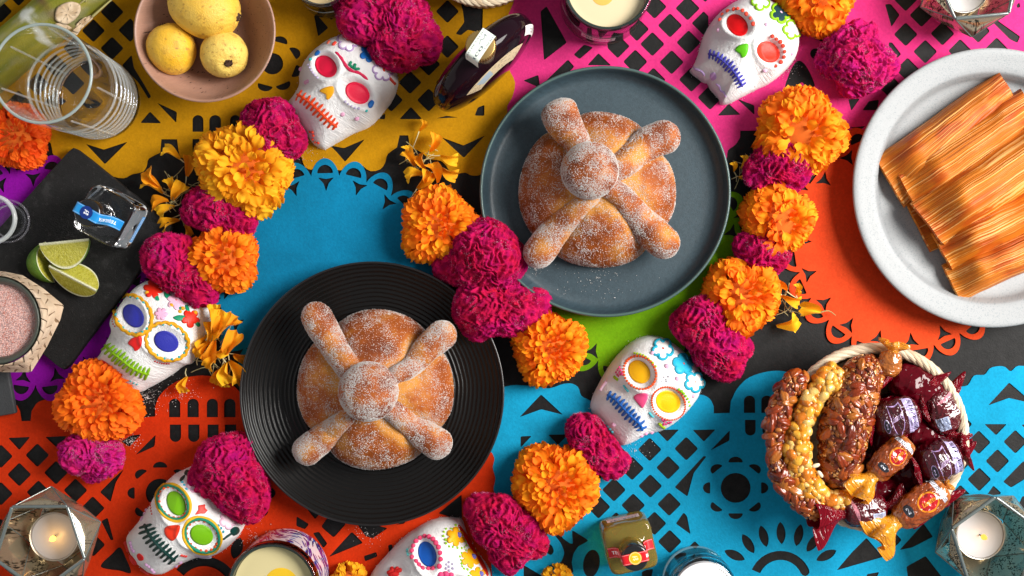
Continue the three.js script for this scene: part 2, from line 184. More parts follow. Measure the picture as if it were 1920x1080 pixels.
{ // orange red, lower left
  const outline = [[-60, 735], ...openLine(zI([-40, 105, 20, 104, 40, 118, 46, 150, 90, 166, 110, 200]), 14), ...zI([118, 254, 166, 253]), ...openLine(zI([172, 200, 202, 156, 240, 140, 330, 128, 440, 120, 520, 160, 600, 200, 660, 236]), 18), ...zI([750, 236, 829, 229]), ...openLine(zI([829, 180, 846, 130, 900, 70, 985, 25, 1080, 11, 1170, 25, 1250, 68, 1300, 130, 1335, 200]), 24), ...openLine(pairs([560, 775, 700, 760, 800, 740, 860, 760, 900, 800, 921, 848]), 16), ...openLine(zJ([1256, 420, 1270, 452, 1262, 502, 1275, 560, 1266, 612, 1272, 660, 1255, 720, 1262, 790, 1250, 860, 1266, 930, 1254, 1000, 1260, 1100]), 44), [922, 1150], [-60, 1150]];
  const h = [];
  for (const [x0, x1] of [[903, 963], [1001, 1061], [1104, 1163], [1196, 1257]]) { const q = zI([x0, 133, x1, 233]); h.push(arch(q[0][0], q[0][1], q[1][0], q[1][1])); const r = zI([x0 + 4, 272, x1 + 4, 366]); h.push(arch(r[0][0], r[0][1], r[1][0], r[1][1], true)); }
  for (const [x, y] of zI([8, 441, 202, 435, 106, 538, 301, 528, 8, 640, 208, 632, 405, 622, 497, 717, 110, 735, 306, 726, 206, 828, 402, 818, 302, 922, 108, 930, 8, 836, 400, 1016, 204, 1024, 500, 912])) h.push(diamond(x, y, 22.5, 4));
  h.push(R3(zI([47, 343, 164, 338, 106, 408])), R3(zI([244, 338, 360, 333, 310, 399])), R3(zI([648, 362, 700, 330, 754, 324, 692, 390])), R3(zI([724, 434, 832, 326, 826, 388])), R3(zI([535, 632, 600, 566, 664, 508, 620, 580, 592, 684])), R3(zI([542, 786, 576, 768, 608, 886, 592, 888])), closedLine(zI([540, 1028, 600, 960, 642, 926, 672, 980, 700, 1060, 640, 1050]), 50));
  h.push(...eyeRing(301, 924, 27, 51.5, 8, 11, 0.0), ...eyeRing(456, 924, 27, 51.5, 8, 11, 0.0));
  h.push(leafShape(...zI([1264, 930])[0], 21, 11, -1.25), arcBand(383, 1110, 58, 9, Math.PI * 1.22, Math.PI * 1.78));
  h.push(R3(zJ([258, 702, 342, 746, 316, 776])), R3(zJ([217, 760, 284, 802, 262, 830, 216, 812])), R3(zJ([348, 816, 384, 764, 482, 800, 415, 874]), 4), R3(zJ([543, 808, 620, 800, 702, 824, 622, 878, 584, 866])), R3(zJ([388, 978, 450, 910, 512, 842, 572, 902]), 4), R3(zJ([304, 850, 336, 842, 382, 906, 360, 930])), R3(zJ([972, 745, 1096, 644, 1099, 782])), R3(zJ([575, 972, 642, 950, 649, 974, 582, 1001])), R3(zJ([704, 915, 726, 908, 736, 960, 710, 955])), R3(zJ([784, 876, 850, 830, 856, 852, 810, 884])), R3(zJ([744, 806, 802, 782, 790, 800])), R3(zJ([640, 620, 760, 560, 800, 640])));
  paper('paper_banner', 'orange red cut paper sheet with skull design in the lower left corner', '#d6350a', outline, h.filter(Boolean), 0.0011);
}
{ // cyan, lower right
  const outline = [[870, 715], ...openLine(pairs([905, 738, 940, 727, 962, 722, 1000, 724, 1030, 728, 1055, 720, 1072, 719, 1084, 726, 1090, 742, 1105, 750, 1140, 775, 1200, 778, 1280, 755, 1300, 742, 1316, 740, 1331, 748, 1338, 762]), 44), [1338, 775], [1368, 774], ...openLine(pairs([1370, 752, 1383, 727, 1402, 709, 1428, 699, 1456, 695, 1484, 699, 1510, 709, 1529, 727, 1542, 752]), 26), [1544, 774], [1574, 775], ...openLine(pairs([1574, 763, 1581, 748, 1597, 740, 1620, 742, 1680, 755, 1740, 775, 1788, 748, 1797, 727, 1814, 722, 1826, 704, 1846, 702, 1856, 690, 1882, 687, 1894, 696, 1907, 686, 1935, 690, 1960, 700]), 50), [2000, 735], [2000, 1150], [870, 1150]];
  const h = [];
  for (const [x, y] of [[1286.5, 841], [1218, 842.5], [1252.5, 876.5], [1185, 878], [1151, 918], [1219, 911], [1254.5, 945], [1187, 947], [1227, 981], [1255.5, 1015], [1122, 950], [1155, 982], [1116, 884], [1083, 918], [1050, 884], [1152, 848], [1084, 849], [1018, 917]]) h.push(diamond(x, y, 22.5, 4));
  const tri = (x) => R3([[x - 22, 806], [x + 21, 805], [x - 1, 828]]);
  h.push(tri(1320.5), tri(1252), R3(pairs([1028, 815, 1066, 814, 1046, 834])), R3(pairs([976, 818, 997, 817, 976, 839])), R3(pairs([988, 853, 1011, 828, 1027, 842, 1000, 868])), R3(zK([40, 233, 155, 112, 271, 220, 155, 191])), R3(zK([1056, 411, 1160, 302, 1158, 358])), R3(zK([866, 606, 1020, 440, 1036, 442, 968, 530, 934, 656])), R3(zK([872, 800, 914, 740, 932, 760, 951, 857])), R3(zK([874, 992, 974, 892, 1034, 958, 1092, 1002])), R3(zK([62, 1020, 170, 1084, 62, 1084])), R3(zK([692, 1056, 720, 1044, 752, 1042, 740, 1100, 690, 1100])), R3(zK([808, 1058, 870, 1066, 900, 1100, 808, 1100])));
  h.push(ell(...zK([423, 1012])[0], 15.5, 26, 0.16), closedLine(zK([178, 922, 206, 912, 222, 944, 208, 966, 184, 952]), 30), closedLine(zoom(920, 960, 210 / 1890)([1050, 340, 1190, 345, 1210, 430, 1330, 520, 1385, 520, 1375, 315, 1500, 380, 1640, 480, 1480, 580, 1400, 700, 1370, 850, 1390, 1020, 1230, 985, 1080, 900, 1190, 830, 1240, 680, 1180, 520]), 110, 0.3));
  h.push(...eyeRing(1379, 914.5, 28, 51.5, 8, 11, 0), ...eyeRing(1533, 914.5, 28, 51.5, 8, 11, 0));
  for (const x of [1394.5, 1427, 1462, 1495]) h.push(arch(x, 741, x + 21, 774), arch(x + 2, 787, x + 22, 817, true));
  h.push(arcBand(1463, 1091, 50, 8.5, Math.PI * 1.13, Math.PI * 1.87));
  for (const [x, y, a] of [[1377, 1040.5, 0.42], [1402.5, 1019, 1.02], [1431.5, 1005, 1.3], [1464, 999, 1.5], [1497, 1003, 1.78], [1524.5, 1017, 2.2], [1549, 1041, 2.68]]) h.push(leafShape(x, y, 21, 8.5, a));
  for (const [x, y] of [[1834.5, 829], [1903, 828], [1869.5, 864], [1835.5, 898.5], [1801, 863], [1766, 828], [1800, 795], [1732, 862], [1766, 897], [1800, 931], [1732, 931], [1698, 896], [1668, 1012]]) h.push(diamond(x, y, 22.5, 4));
  h.push(R3(pairs([1845, 795, 1887, 795, 1867, 816])), R3(pairs([1914, 796, 1957, 795, 1935, 817])), R3(pairs([1880, 903, 1916, 866, 1950, 850, 1950, 880, 1895, 914])), R3(pairs([1846, 933, 1862, 910, 1877, 924, 1850, 946])), R3(pairs([1568, 1069, 1596, 1036, 1624, 1008, 1655, 1044])), R3(pairs([1686, 1031, 1731, 981, 1749, 1006, 1710, 1026])), R3(pairs([1699, 1062, 1735, 1042, 1772, 1090, 1720, 1090, 1702, 1084])), R3(pairs([1852, 760, 1891.5, 717, 1938, 757, 1891, 746])), R3(pairs([1625, 1076, 1648, 1072, 1640, 1090, 1622, 1090])), R3(pairs([1916, 930, 1960, 930, 1940, 960, 1905, 955])), R3(pairs([1880, 950, 1900, 935, 1905, 962])));
  paper('paper_banner', 'cyan blue cut paper sheet with skull design in the lower right corner', '#159fcb', outline, h.filter(Boolean), 0.0007);
}
doily('paper_doily', 'deep turquoise round paper doily with looped edge above the black plate', '#0a83b0', 614, 529, 0.0015, { ph: -1.59, tph: -1.582, rot: 0 });
doily('paper_doily', 'orange round paper doily with looped edge under the plate of tamales', '#e64c22', 1692, 453, 0.0015, { ph: 2.72, tph: Math.PI });
doily('paper_doily', 'lime green round paper doily under the blue plate', '#6fa50a', 1193, 490, 0.0003, { ph: -0.55, tph: 2.02 });
doily('paper_doily', 'purple round paper doily under the slate board and salt bowl', '#8f0aa0', 70, 521, 0.0015, { ph: 1.45, tph: 1.37 });
// ------------------------------------------------------------ plates
const speckle = (n, dens, s) => tex(n, (u, v, x, y) => { const k = hash2(x >> 1, y >> 1, s); return k > 1 - dens ? 0.25 + 0.4 * hash2(x, y, s + 1) : 0.93 + 0.10 * (tnoise(u, v, 40, s + 2) - 0.5) + 0.10 * (tnoise(u, v, n / 4, s + 3) - 0.5); }, true, 1 / 0.07);
{
  const c = P(1133, 361, 0.012), T = 0.0035;
  const t = thing('dinner_plate', 'slate blue stoneware plate with raised rim under the upper sweet bread', 'plate', V(c.x, T, c.z), 'plates of food');
  const pr = [[0.0001, 0], [0.085, 0], [0.088, 0.0015], [0.104, 0.004], [0.1125, 0.010], [0.1152, 0.0178], [0.1150, 0.0192], [0.1138, 0.0198], [0.1124, 0.0190], [0.1095, 0.0118], [0.1055, 0.0076], [0.100, 0.0062], [0.09, 0.0058], [0.04, 0.0055], [0.0001, 0.0055]];
  const cv = new THREE.CatmullRomCurve3(pr.map((p) => V(p[0], p[1], 0)), false, 'centripetal').getPoints(90).map((p) => [Math.max(p.x, 0.00005), p.y]);
  mesh('plate_body', metricLathe(cv, 144), phys({ color: C(0.041, 0.070, 0.088), map: speckle(512, 0.012, 71), roughness: 0.42, bumpMap: fineGrain, bumpScale: 0.00012, specularIntensity: 0.9 }), t);
  const rim = metricLathe([[0.1149, 0.0190], [0.1147, 0.0199], [0.1138, 0.0204], [0.1129, 0.0201], [0.1124, 0.0192]], 144);
  mesh('glazed_rim', rim, phys({ color: C(0.065, 0.115, 0.108), roughness: 0.3, bumpMap: fineGrain, bumpScale: 0.0001 }), t);
}
{
  const c = P(700.5, 736, 0.012), T = 0.0035;
  const t = thing('dinner_plate', 'black ribbed plate with fine rings under the lower sweet bread', 'plate', V(c.x, T, c.z), 'plates of food');
  const prof = (r) => 0.0052 + (r > 0.080 ? 9 * (r - 0.080) ** 2 : 0);
  const R0 = 0.1195, nr = 280, na = 300;
  const top = grid(na, nr, (u, v) => { const a = u * TAU, r = R0 * (0.02 + 0.98 * v), w = 0.0011 * noise(Math.cos(a) * 2.2, Math.sin(a) * 2.2, r * 24) + 0.0005 * noise(Math.cos(a) * 6, Math.sin(a) * 6, r * 60), rr = r + w; const g = Math.sin(rr / 0.00385 * TAU); const e = smooth(1, 0.985, v);
    const y = prof(r) + (r > 0.006 ? 0.00030 * e * (g > 0 ? Math.pow(g, 0.7) : -Math.pow(-g, 0.7) * 0.7) : 0); return V(Math.cos(a) * r, y, Math.sin(a) * r); }, { closeU: true, flip: true });
  mesh('ribbed_face', top, phys({ color: C(0.0065, 0.006, 0.0058), roughness: 0.27, specularIntensity: 0.5 }), t);
  const und = lathe([[0.0001, 0.0002], [0.07, 0.0002], [0.074, 0.0015], [0.1, 0.0040], [0.119, 0.0165], [0.1212, 0.0198], [0.1210, 0.0208], [0.1197, 0.0209], [0.1190, 0.0200], [0.118, 0.0175]], 144);
  mesh('plate_body', und, phys({ color: C(0.010, 0.009, 0.009), roughness: 0.3 }), t);
}
{
  const c = P(1856, 353, 0.020), T = 0.0035;
  const t = thing('dinner_plate', 'large pale grey stoneware plate holding the tamales', 'plate', V(c.x, T, c.z), 'plates of food');
  const pr = [[0.0001, 0.0], [0.08, 0.0], [0.084, 0.0015], [0.100, 0.006], [0.122, 0.0165], [0.1268, 0.0196], [0.1278, 0.0215], [0.1270, 0.0228], [0.124, 0.0232], [0.116, 0.0218], [0.1085, 0.0202], [0.1058, 0.0190], [0.1030, 0.0150], [0.100, 0.0098], [0.094, 0.0072], [0.080, 0.0062], [0.03, 0.006], [0.0001, 0.006]];
  const cv = new THREE.CatmullRomCurve3(pr.map((p) => V(p[0], p[1], 0)), false, 'centripetal').getPoints(110).map((p) => [Math.max(p.x, 0.00005), p.y]);
  const glaze = tex(512, (u, v, x, y) => { const s = tnoise(u, v, 120, 83) * 0.6 + tnoise(u, v, 256, 84) * 0.4, m = tfbm(u, v, 7, 85, 3); const k = 0.6 * smooth(0.60, 0.80, s) * (0.35 + 0.65 * m), b = 0.955 - 0.26 * k; return [b * (1 - 0.10 * k), b * (1 - 0.02 * k), b * 1.0]; }, true, 1 / 0.09);
  mesh('plate_body', metricLathe(cv, 144), phys({ color: C(0.32, 0.335, 0.345), map: glaze, roughness: 0.5, bumpMap: fineGrain, bumpScale: 0.00012 }), t);
}

// ------------------------------------------------------------ sweet breads
const sugarMat = phys({ color: C(0.86, 0.83, 0.80), roughness: 0.25, transmission: 0.35, thickness: 0.0004, ior: 1.5 });
const sugarGeo = (() => { const g = new THREE.BoxGeometry(1, 0.8, 0.9); return g; })();
function sampled(geo, n, rnd, accept, size) {
  const m = new THREE.Mesh(geo), s = new MeshSurfaceSampler(m).setRandomGenerator(rnd).build(), p = V(), q = V(), out = [], M = new THREE.Matrix4(), Q = new THREE.Quaternion(), E = new THREE.Euler();
  for (let k = 0; k < n * 12 && out.length < n; k++) { s.sample(p, q); if (rnd() > accept(p, q)) continue; const z = size(rnd); E.set(rnd() * 6, rnd() * 6, rnd() * 6); Q.setFromEuler(E); M.compose(p.clone().addScaledVector(q, z * 0.15), Q, V(z, z, z)); out.push(M.clone()); }
  return out;
}
const crustBump = tex(512, (u, v) => 0.5 * tfbm(u, v, 30, 51, 3) + 0.5 * tnoise(u, v, 150, 55), false, 1 / 0.06);
const crust = phys({ color: 0xffffff, vertexColors: true, roughness: 0.52, bumpMap: crustBump, bumpScale: 0.0007, specularIntensity: 0.6 });
const bake = (k) => { // pale dough to dark crust
  const a = [0.58, 0.245, 0.040], b = [0.36, 0.082, 0.007], c = [0.155, 0.027, 0.003]; return k < 0.5 ? a.map((x, i) => lerp(x, b[i], k * 2)) : b.map((x, i) => lerp(x, c[i], k * 2 - 1)); };
function bread(label, base, cpx, Rpx, bones, ball, seed, wob) {
  const rnd = rng(seed), c = P(cpx[0], cpx[1], 0.03), t = thing('sweet_bread', label, 'sweet bread', V(c.x, base, c.z), 'round sugared sweet breads'), R = Rpx * S * 0.975, H = 0.053;
  const bonePts = bones.map((b) => b.p.map(([x, y]) => [x, y]));
  const boneAngle = bonePts.map((p) => { const e = p[p.length - 1]; return Math.atan2(e[1] - cpx[1], e[0] - cpx[0]); });
  const out = (a) => { let k = 1; for (const b of boneAngle) { let d = a - b; d = Math.atan2(Math.sin(d), Math.cos(d)); k -= 0.05 * Math.exp(-((d / 0.26) ** 2)); } for (const [da, s, w] of wob) { let d = a - da; d = Math.atan2(Math.sin(d), Math.cos(d)); k += s * Math.exp(-((d / w) ** 2)); } return k * (1 + 0.012 * noise(Math.cos(a) * 2, Math.sin(a) * 2, seed)); };
  const segDist = (x, z, pts) => { let m = 1; for (let i = 0; i + 1 < pts.length; i++) { const a = pts[i], b = pts[i + 1], dx = b.x - a.x, dz = b.z - a.z, q = clamp(((x - a.x) * dx + (z - a.z) * dz) / (dx * dx + dz * dz)); m = Math.min(m, Math.hypot(x - a.x - q * dx, z - a.z - q * dz)); } return m; };
  const flat = bonePts.map((p) => p.map(([x, y]) => P(x, y, base + 0.035)));
  const surfY = (x, z) => { const a = Math.atan2(z - c.z, x - c.x), q = clamp(Math.hypot(x - c.x, z - c.z) / (R * out(a)), 0, 1); return base + 0.006 + (H - 0.006) * Math.pow(1 - Math.pow(q, 2.3), 0.62); };
  const dip = (p) => { const m = Math.min(...flat.map((f) => segDist(p.x, p.z, f))); return m; };
  const body = grid(190, 96, (u, v) => { const a = u * TAU, s = v * 2.02, rr = s < Math.PI / 2 ? Math.pow(Math.sin(s), 0.92) : Math.sin(s), o = R * out(a); const p = V(c.x + Math.cos(a) * rr * o, 0, c.z + Math.sin(a) * rr * o);
    const y = s < Math.PI / 2 ? surfY(p.x, p.z) : base + Math.max(0.0004, 0.006 + Math.cos(s) * 0.013); p.y = s < Math.PI / 2 ? y : y; const m = dip(p); const w = s < 1.6 ? 1 : 0; p.y -= w * 0.0085 * Math.exp(-((m / 0.0125) ** 2)) * smooth(0, 0.4, v); const n = fbm(p.x * 60, p.y * 60, p.z * 60 + seed, 3); p.y += w * 0.0016 * n; return p; },
    { closeU: true, flip: true, uv: (u, v, p) => [p.x, p.z + p.y * 0.5], color: (p) => { const m = dip(p), n = fbm(p.x * 26 + seed, p.y * 24, p.z * 26, 4), pale = 1 - smooth(0.010, 0.022, m + 0.006 * noise(p.x * 90, 3, p.z * 90)); return bake(clamp(0.58 + 1.15 * n - 0.50 * pale + 0.12 * noise(p.x * 220, p.y * 220, p.z * 220))); } });
  const bd = part('bun', body.clone(), crust, t);
  const sugar = (geo, n, th, bias) => stuff('sugar', sugarGeo, sugarMat, sampled(geo, n, rnd, (p, q) => { const k = smooth(th - 0.12, th + 0.42, 0.5 + 1.5 * fbm((p.x + c.x) * 55 + seed, p.y * 55, (p.z + c.z) * 55, 4)); return q.y < -0.1 ? 0 : (0.20 + 0.80 * k * k) * bias; }, (r) => 0.00028 + 0.00050 * r() * r()), t);
  sugar(bd.geometry, 17000, 0.36, 1);
  bones.forEach((b, i) => {
    const q = b.p, f = new THREE.CatmullRomCurve3(q.map(([x, y]) => V(x, y, 0))).getPoints(10).map((p) => [p.x, p.y]), n = f.length - 1;
    const pts = f.map(([x, y], k) => { const s = k / n; let h = base + 0.04; for (let it = 0; it < 4; it++) { const w = P(x, y, h), q = V(w.x - c.x, 0, w.z - c.z), m = Math.min(1, 0.66 * R / Math.max(q.length(), 1e-4)); h = lerp(surfY(c.x + q.x * m, c.z + q.z * m) - 0.003, base + b.drop, Math.pow(smooth(0.25, 1.1, s), 0.9)); } return P(x, y, h); });
    const g = sweep(pts, (v, u) => S * 0.99 * (lerp(b.w[0], b.w[1], smooth(0, 0.45, v)) + (b.w[2] - b.w[1]) * smooth(0.25, 0.85, v)) * (1 + 0.05 * noise(v * 5, u * 3, seed + i)), 30, 52, false, 0.16);
    const ps = g.attributes.position, nm = g.attributes.normal, col = [];
    for (let k = 0; k < ps.count; k++) { const x = ps.getX(k), y = ps.getY(k), z = ps.getZ(k), d = 0.0012 * fbm(x * 80, y * 80, z * 80 + seed, 3); ps.setXYZ(k, x + nm.getX(k) * d, y + nm.getY(k) * d, z + nm.getZ(k) * d); const n2 = fbm(x * 40 + 9, y * 40, z * 40 + seed, 4); const e = fbm(x * 25, y * 25 + 4, z * 25, 2); col.push(...bake(clamp(0.50 + 1.4 * n2 + 0.7 * e))); }
    g.setAttribute('color', new THREE.BufferAttribute(new Float32Array(col), 3)); metricUV(g); g.computeVertexNormals();
    const m = part('dough_strip', g, crust, t); sugar(m.geometry, 5600, 0.30, 1);
  });
  { const [x, y, r] = ball, b = P(x, y, base + 0.055), rr = r * S * 0.945; const top = base + H - 0.004;
    const g = grid(72, 48, (u, v) => { const a = u * TAU, s = v * 2.5, d = 1 + 0.02 * noise(Math.cos(a) * 2, s * 2, seed); return V(b.x + Math.cos(a) * Math.sin(s) * rr * d, top + rr * 0.42 + Math.cos(s) * rr * 0.86 + 0.001 * fbm(Math.cos(a) * Math.sin(s) * 3, s * 2, Math.sin(a) * Math.sin(s) * 3 + seed, 2), b.z + Math.sin(a) * Math.sin(s) * rr * d); }, { closeU: true, flip: true, uv: (u, v, p) => [p.x, p.z], color: (p) => bake(clamp(0.66 + 1.3 * fbm(p.x * 45, p.y * 45, p.z * 45 + seed, 4))) });
    const m = part('dough_ball', g, crust, t); sugar(m.geometry, 8500, 0.20, 1); }
  return t;
}
bread('sugared round bread with crossed dough strips on the slate blue plate', 0.0094, [1122, 357], 149, [
  { p: [[1100, 318], [1082, 270], [1056, 228], [1041, 189]], w: [22, 24, 34], drop: 0.028 },
  { p: [[1112, 335], [1165, 312], [1212, 271], [1273, 247]], w: [22, 25, 31], drop: 0.026 },
  { p: [[1112, 335], [1160, 365], [1205, 418], [1266, 476]], w: [20, 23, 31], drop: 0.026 },
  { p: [[1128, 365], [1090, 385], [1045, 430], [992, 497]], w: [13, 23, 29], drop: 0.024 }], [1105, 321, 53], 3, [[-1.57, 0.02, 0.6], [1.7, -0.04, 0.5], [3.1, 0.0, 0.6]]);
bread('sugared round bread with crossed dough strips on the black ribbed plate', 0.0094, [701, 733], 149, [
  { p: [[672, 715], [640, 670], [610, 622], [580, 570]], w: [22, 24, 28], drop: 0.030 },
  { p: [[722, 710], [770, 688], [803, 650], [851, 612]], w: [16, 19, 27], drop: 0.028 },
  { p: [[715, 752], [755, 785], [788, 810], [843, 847]], w: [20, 19, 29], drop: 0.024 },
  { p: [[668, 770], [640, 790], [605, 820], [558, 862]], w: [15, 20, 28], drop: 0.022 }], [692, 733, 55], 11, [[1.6, 0.02, 0.5], [-1.5, 0.02, 0.6], [0.0, -0.01, 0.6]]);
// ------------------------------------------------------------ marigolds: every petal a piece of its own
function petalGeo(style, seed) { // a stalk that widens and bends over into a rounded, cupped or frilled tip
  const rnd = rng(seed), p1 = rnd() * 6, p2 = rnd() * 6, f = 2.6 + rnd() * 1.8, bend = style ? 1.15 + 0.5 * rnd() : 1.25 + 0.45 * rnd(), fr = style ? 0.15 : 0.05, cup = style ? 0.12 + 0.2 * rnd() : 0.34 + 0.22 * rnd(), nu = 7, nv = 6;
  return grid(nu, nv, (u, v) => { const x = u * 2 - 1, s = clamp((v - 0.45) / 0.55), a = bend * s, tipR = 0.42, w = (0.14 + 0.10 * v) * (1 - s) + s * 0.56 * Math.sqrt(Math.max(0.06, 1 - Math.pow(clamp((s - 0.55) / 0.5), 2.4))) + 0.16 * Math.sin(Math.PI * s) * (1 - s);
    const y = Math.min(v, 0.45) * 1.28 + tipR * Math.sin(a) / 1.1, z = -0.55 * (1 - Math.cos(a)), lift = cup * x * x * s + fr * Math.sin(f * 2 * x + p2) * s * s + 0.03 * Math.sin(5 * x + p1) * s;
    return V(x * w * 1.05, y * (1 - 0.05 * x * x * s) + lift * Math.sin(a) * -0.1 + lift * Math.cos(a) * 0 + lift * 0.55 * Math.sin(a), z + lift * Math.cos(a) * 0.8 + lift * 0.2); }, { uv: (u, v) => [u * 0.01, v * 0.01] });
}
const petalShapes = [0, 1].map((st) => Array.from({ length: 7 }, (_, i) => petalGeo(st, 40 + st * 20 + i)));
const petalMat = (r, g, b) => phys({ color: C(r, g, b), roughness: 0.75, specularIntensity: 0.35, transmission: 0.22, thickness: 0, side: THREE.DoubleSide });
const hues = {
  orange: [[0.93, 0.215, 0.003], [0.95, 0.29, 0.005], [0.88, 0.15, 0.002]], deep: [[0.92, 0.17, 0.004], [0.94, 0.21, 0.005], [0.88, 0.135, 0.003]],
  yellow: [[0.92, 0.42, 0.008], [0.95, 0.47, 0.012], [0.90, 0.35, 0.005]], warm: [[0.95, 0.25, 0.003], [0.96, 0.34, 0.005], [0.92, 0.18, 0.003]], red: [[0.90, 0.115, 0.004], [0.92, 0.15, 0.005], [0.86, 0.085, 0.003]] };
for (const k in hues) hues[k] = hues[k].map((c) => petalMat(...c));
const coreMat = std({ color: C(0.62, 0.12, 0.003), roughness: 0.9 }), calyxMat = std({ color: C(0.10, 0.16, 0.03), roughness: 0.8 });
function marigold(label, px, py, r, { hue = 'orange', style = 0, n = 150, tilt = [0, 0], sx = 1, rot = 0, tall = 0.72, seed = 1, size = 1, open = false } = {}) {
  const rnd = rng(seed * 77 + 5), R = r * S * 0.97, h0 = R * 0.34, c = P(px, py, R * 0.45), t = thing('marigold', label, 'marigold', V(c.x, 0.002, c.z), 'marigold heads laid along the flower garlands');
  const pole = V(tilt[0], 1, tilt[1]).normalize(), turn = new THREE.Quaternion().setFromUnitVectors(V(0, 1, 0), pole), mats = hues[hue];
  mesh('flower_core', new THREE.SphereGeometry(R * 0.60, 20, 12).scale(1, 0.8, 1).translate(0, h0 + R * 0.06, 0), coreMat, t);
  const M = new THREE.Matrix4(), ax = V(), ay = V(), az = V();
  for (let k = 0; k < n; k++) {
    if (open && k < n * 0.018) continue;
    const q = (k + 0.5) / n, cosp = 1 - q * 1.36, ph = Math.acos(cosp) , a = k * 2.39996 + 0.35 * (rnd() - 0.5), jit = 0.10 * (rnd() - 0.5);
    const d = V(Math.sin(ph + jit) * Math.cos(a), Math.cos(ph + jit), Math.sin(ph + jit) * Math.sin(a));
    const away = V(Math.cos(ph) * Math.cos(a), -Math.sin(ph), Math.cos(ph) * Math.sin(a));
    const lay = lerp(-0.10, 0.16, smooth(0, 0.9, ph)) + 0.34 * (rnd() - 0.5);
    ay.copy(d).addScaledVector(away, lay).normalize(); az.copy(away).multiplyScalar(-1).addScaledVector(ay, away.dot(ay)).normalize(); ax.crossVectors(ay, az).normalize();
    const twist = 0.5 * (rnd() - 0.5); const X = ax.clone().multiplyScalar(Math.cos(twist)).addScaledVector(az, Math.sin(twist)), Zv = az.clone().multiplyScalar(Math.cos(twist)).addScaledVector(ax, -Math.sin(twist));
    const edge = 1 + 0.07 * Math.sin(3 * a + seed) + 0.05 * Math.sin(5 * a + 2 * seed), L = R * (style ? 0.43 + 0.09 * rnd() : 0.36 + 0.07 * rnd()), W = R * (style ? 0.31 : 0.245) * size * lerp(0.66, 1.12, smooth(0.1, 1.0, ph)) * (0.8 + 0.4 * rnd());
    const b = d.clone().multiplyScalar(R * edge - L * 0.93);
    for (const v of [b, ay, X, Zv]) { v.applyQuaternion(turn); }
    b.y *= tall; b.y += h0; const cr = Math.cos(rot), sr = Math.sin(rot); { const u = b.x * cr + b.z * sr, w = -b.x * sr + b.z * cr; b.x = u * sx * cr - w * sr; b.z = u * sx * sr + w * cr; }
    if (b.y + ay.y * L < 0.0015) b.y = 0.0015 - ay.y * L; if (b.y < 0.001) b.y = 0.001;
    const m = mesh('petal', petalShapes[ph < 0.3 ? 0 : style][(rnd() * 7) | 0], mats[(rnd() * 3) | 0], t);
    M.makeBasis(X.multiplyScalar(W), ay.clone().multiplyScalar(L), Zv.multiplyScalar(W * 1.15)); M.setPosition(b); m.matrixAutoUpdate = false; m.matrix.copy(M);
  }
  return t;
}
marigold('orange marigold of small cupped petals touching the left edge of the slate blue plate', 823, 424, 73, { hue: 'warm', tilt: [-0.05, 0.1], n: 290, seed: 1 });
marigold('orange marigold below the big magenta cockscomb, between the two dinner plates', 1029, 653, 69, { hue: 'warm', n: 285, seed: 2 });
marigold('large orange marigold below the yellow eyed skull, beside the green tequila bottle', 1042, 911, 81, { hue: 'warm', n: 298, seed: 3 });
marigold('large golden yellow marigold with ruffled petals on the mustard paper', 459, 314, 88, { hue: 'yellow', style: 1, n: 215, seed: 4, sx: 1.06, rot: 0.6, tilt: [0.15, 0.2] });
marigold('orange marigold over the turquoise doily, above the blue eyed skull', 418, 484, 67, { hue: 'orange', style: 1, n: 175, seed: 5, tilt: [0.1, -0.05] });
marigold('deep orange marigold at the chin of the blue eyed skull', 185, 753, 77, { hue: 'deep', n: 298, seed: 6, tilt: [0.1, -0.1] });
marigold('large bright orange marigold between the red eyed skull and the white plate', 1500, 248, 84, { hue: 'warm', style: 1, n: 210, open: true, seed: 7, tilt: [-0.15, 0.12] });
marigold('orange marigold with an open dark centre right of the slate blue plate', 1456, 411, 70, { hue: 'warm', style: 1, n: 180, open: true, seed: 8, tilt: [0.2, 0.2] });
marigold('golden orange marigold lowest of the right chain, beside loose petals', 1390, 556, 73, { hue: 'warm', style: 1, n: 190, seed: 9, tilt: [0, -0.1] });
marigold('orange marigold cut by the top edge above the red eyed skull', 1532, -14, 76, { hue: 'warm', style: 1, n: 180, seed: 10 });
marigold('red orange marigold under the rim of the drinking glass', 30, 256, 62, { hue: 'red', style: 1, n: 190, seed: 11, size: 0.8 });
marigold('small yellow marigold peeping in at the bottom edge beside the purple printed candle', 655, 1092, 38, { hue: 'yellow', style: 1, n: 60, seed: 12 });
marigold('golden marigold peeping in at the bottom edge on the cyan paper', 1046, 1094, 36, { hue: 'yellow', style: 1, n: 60, seed: 13 });

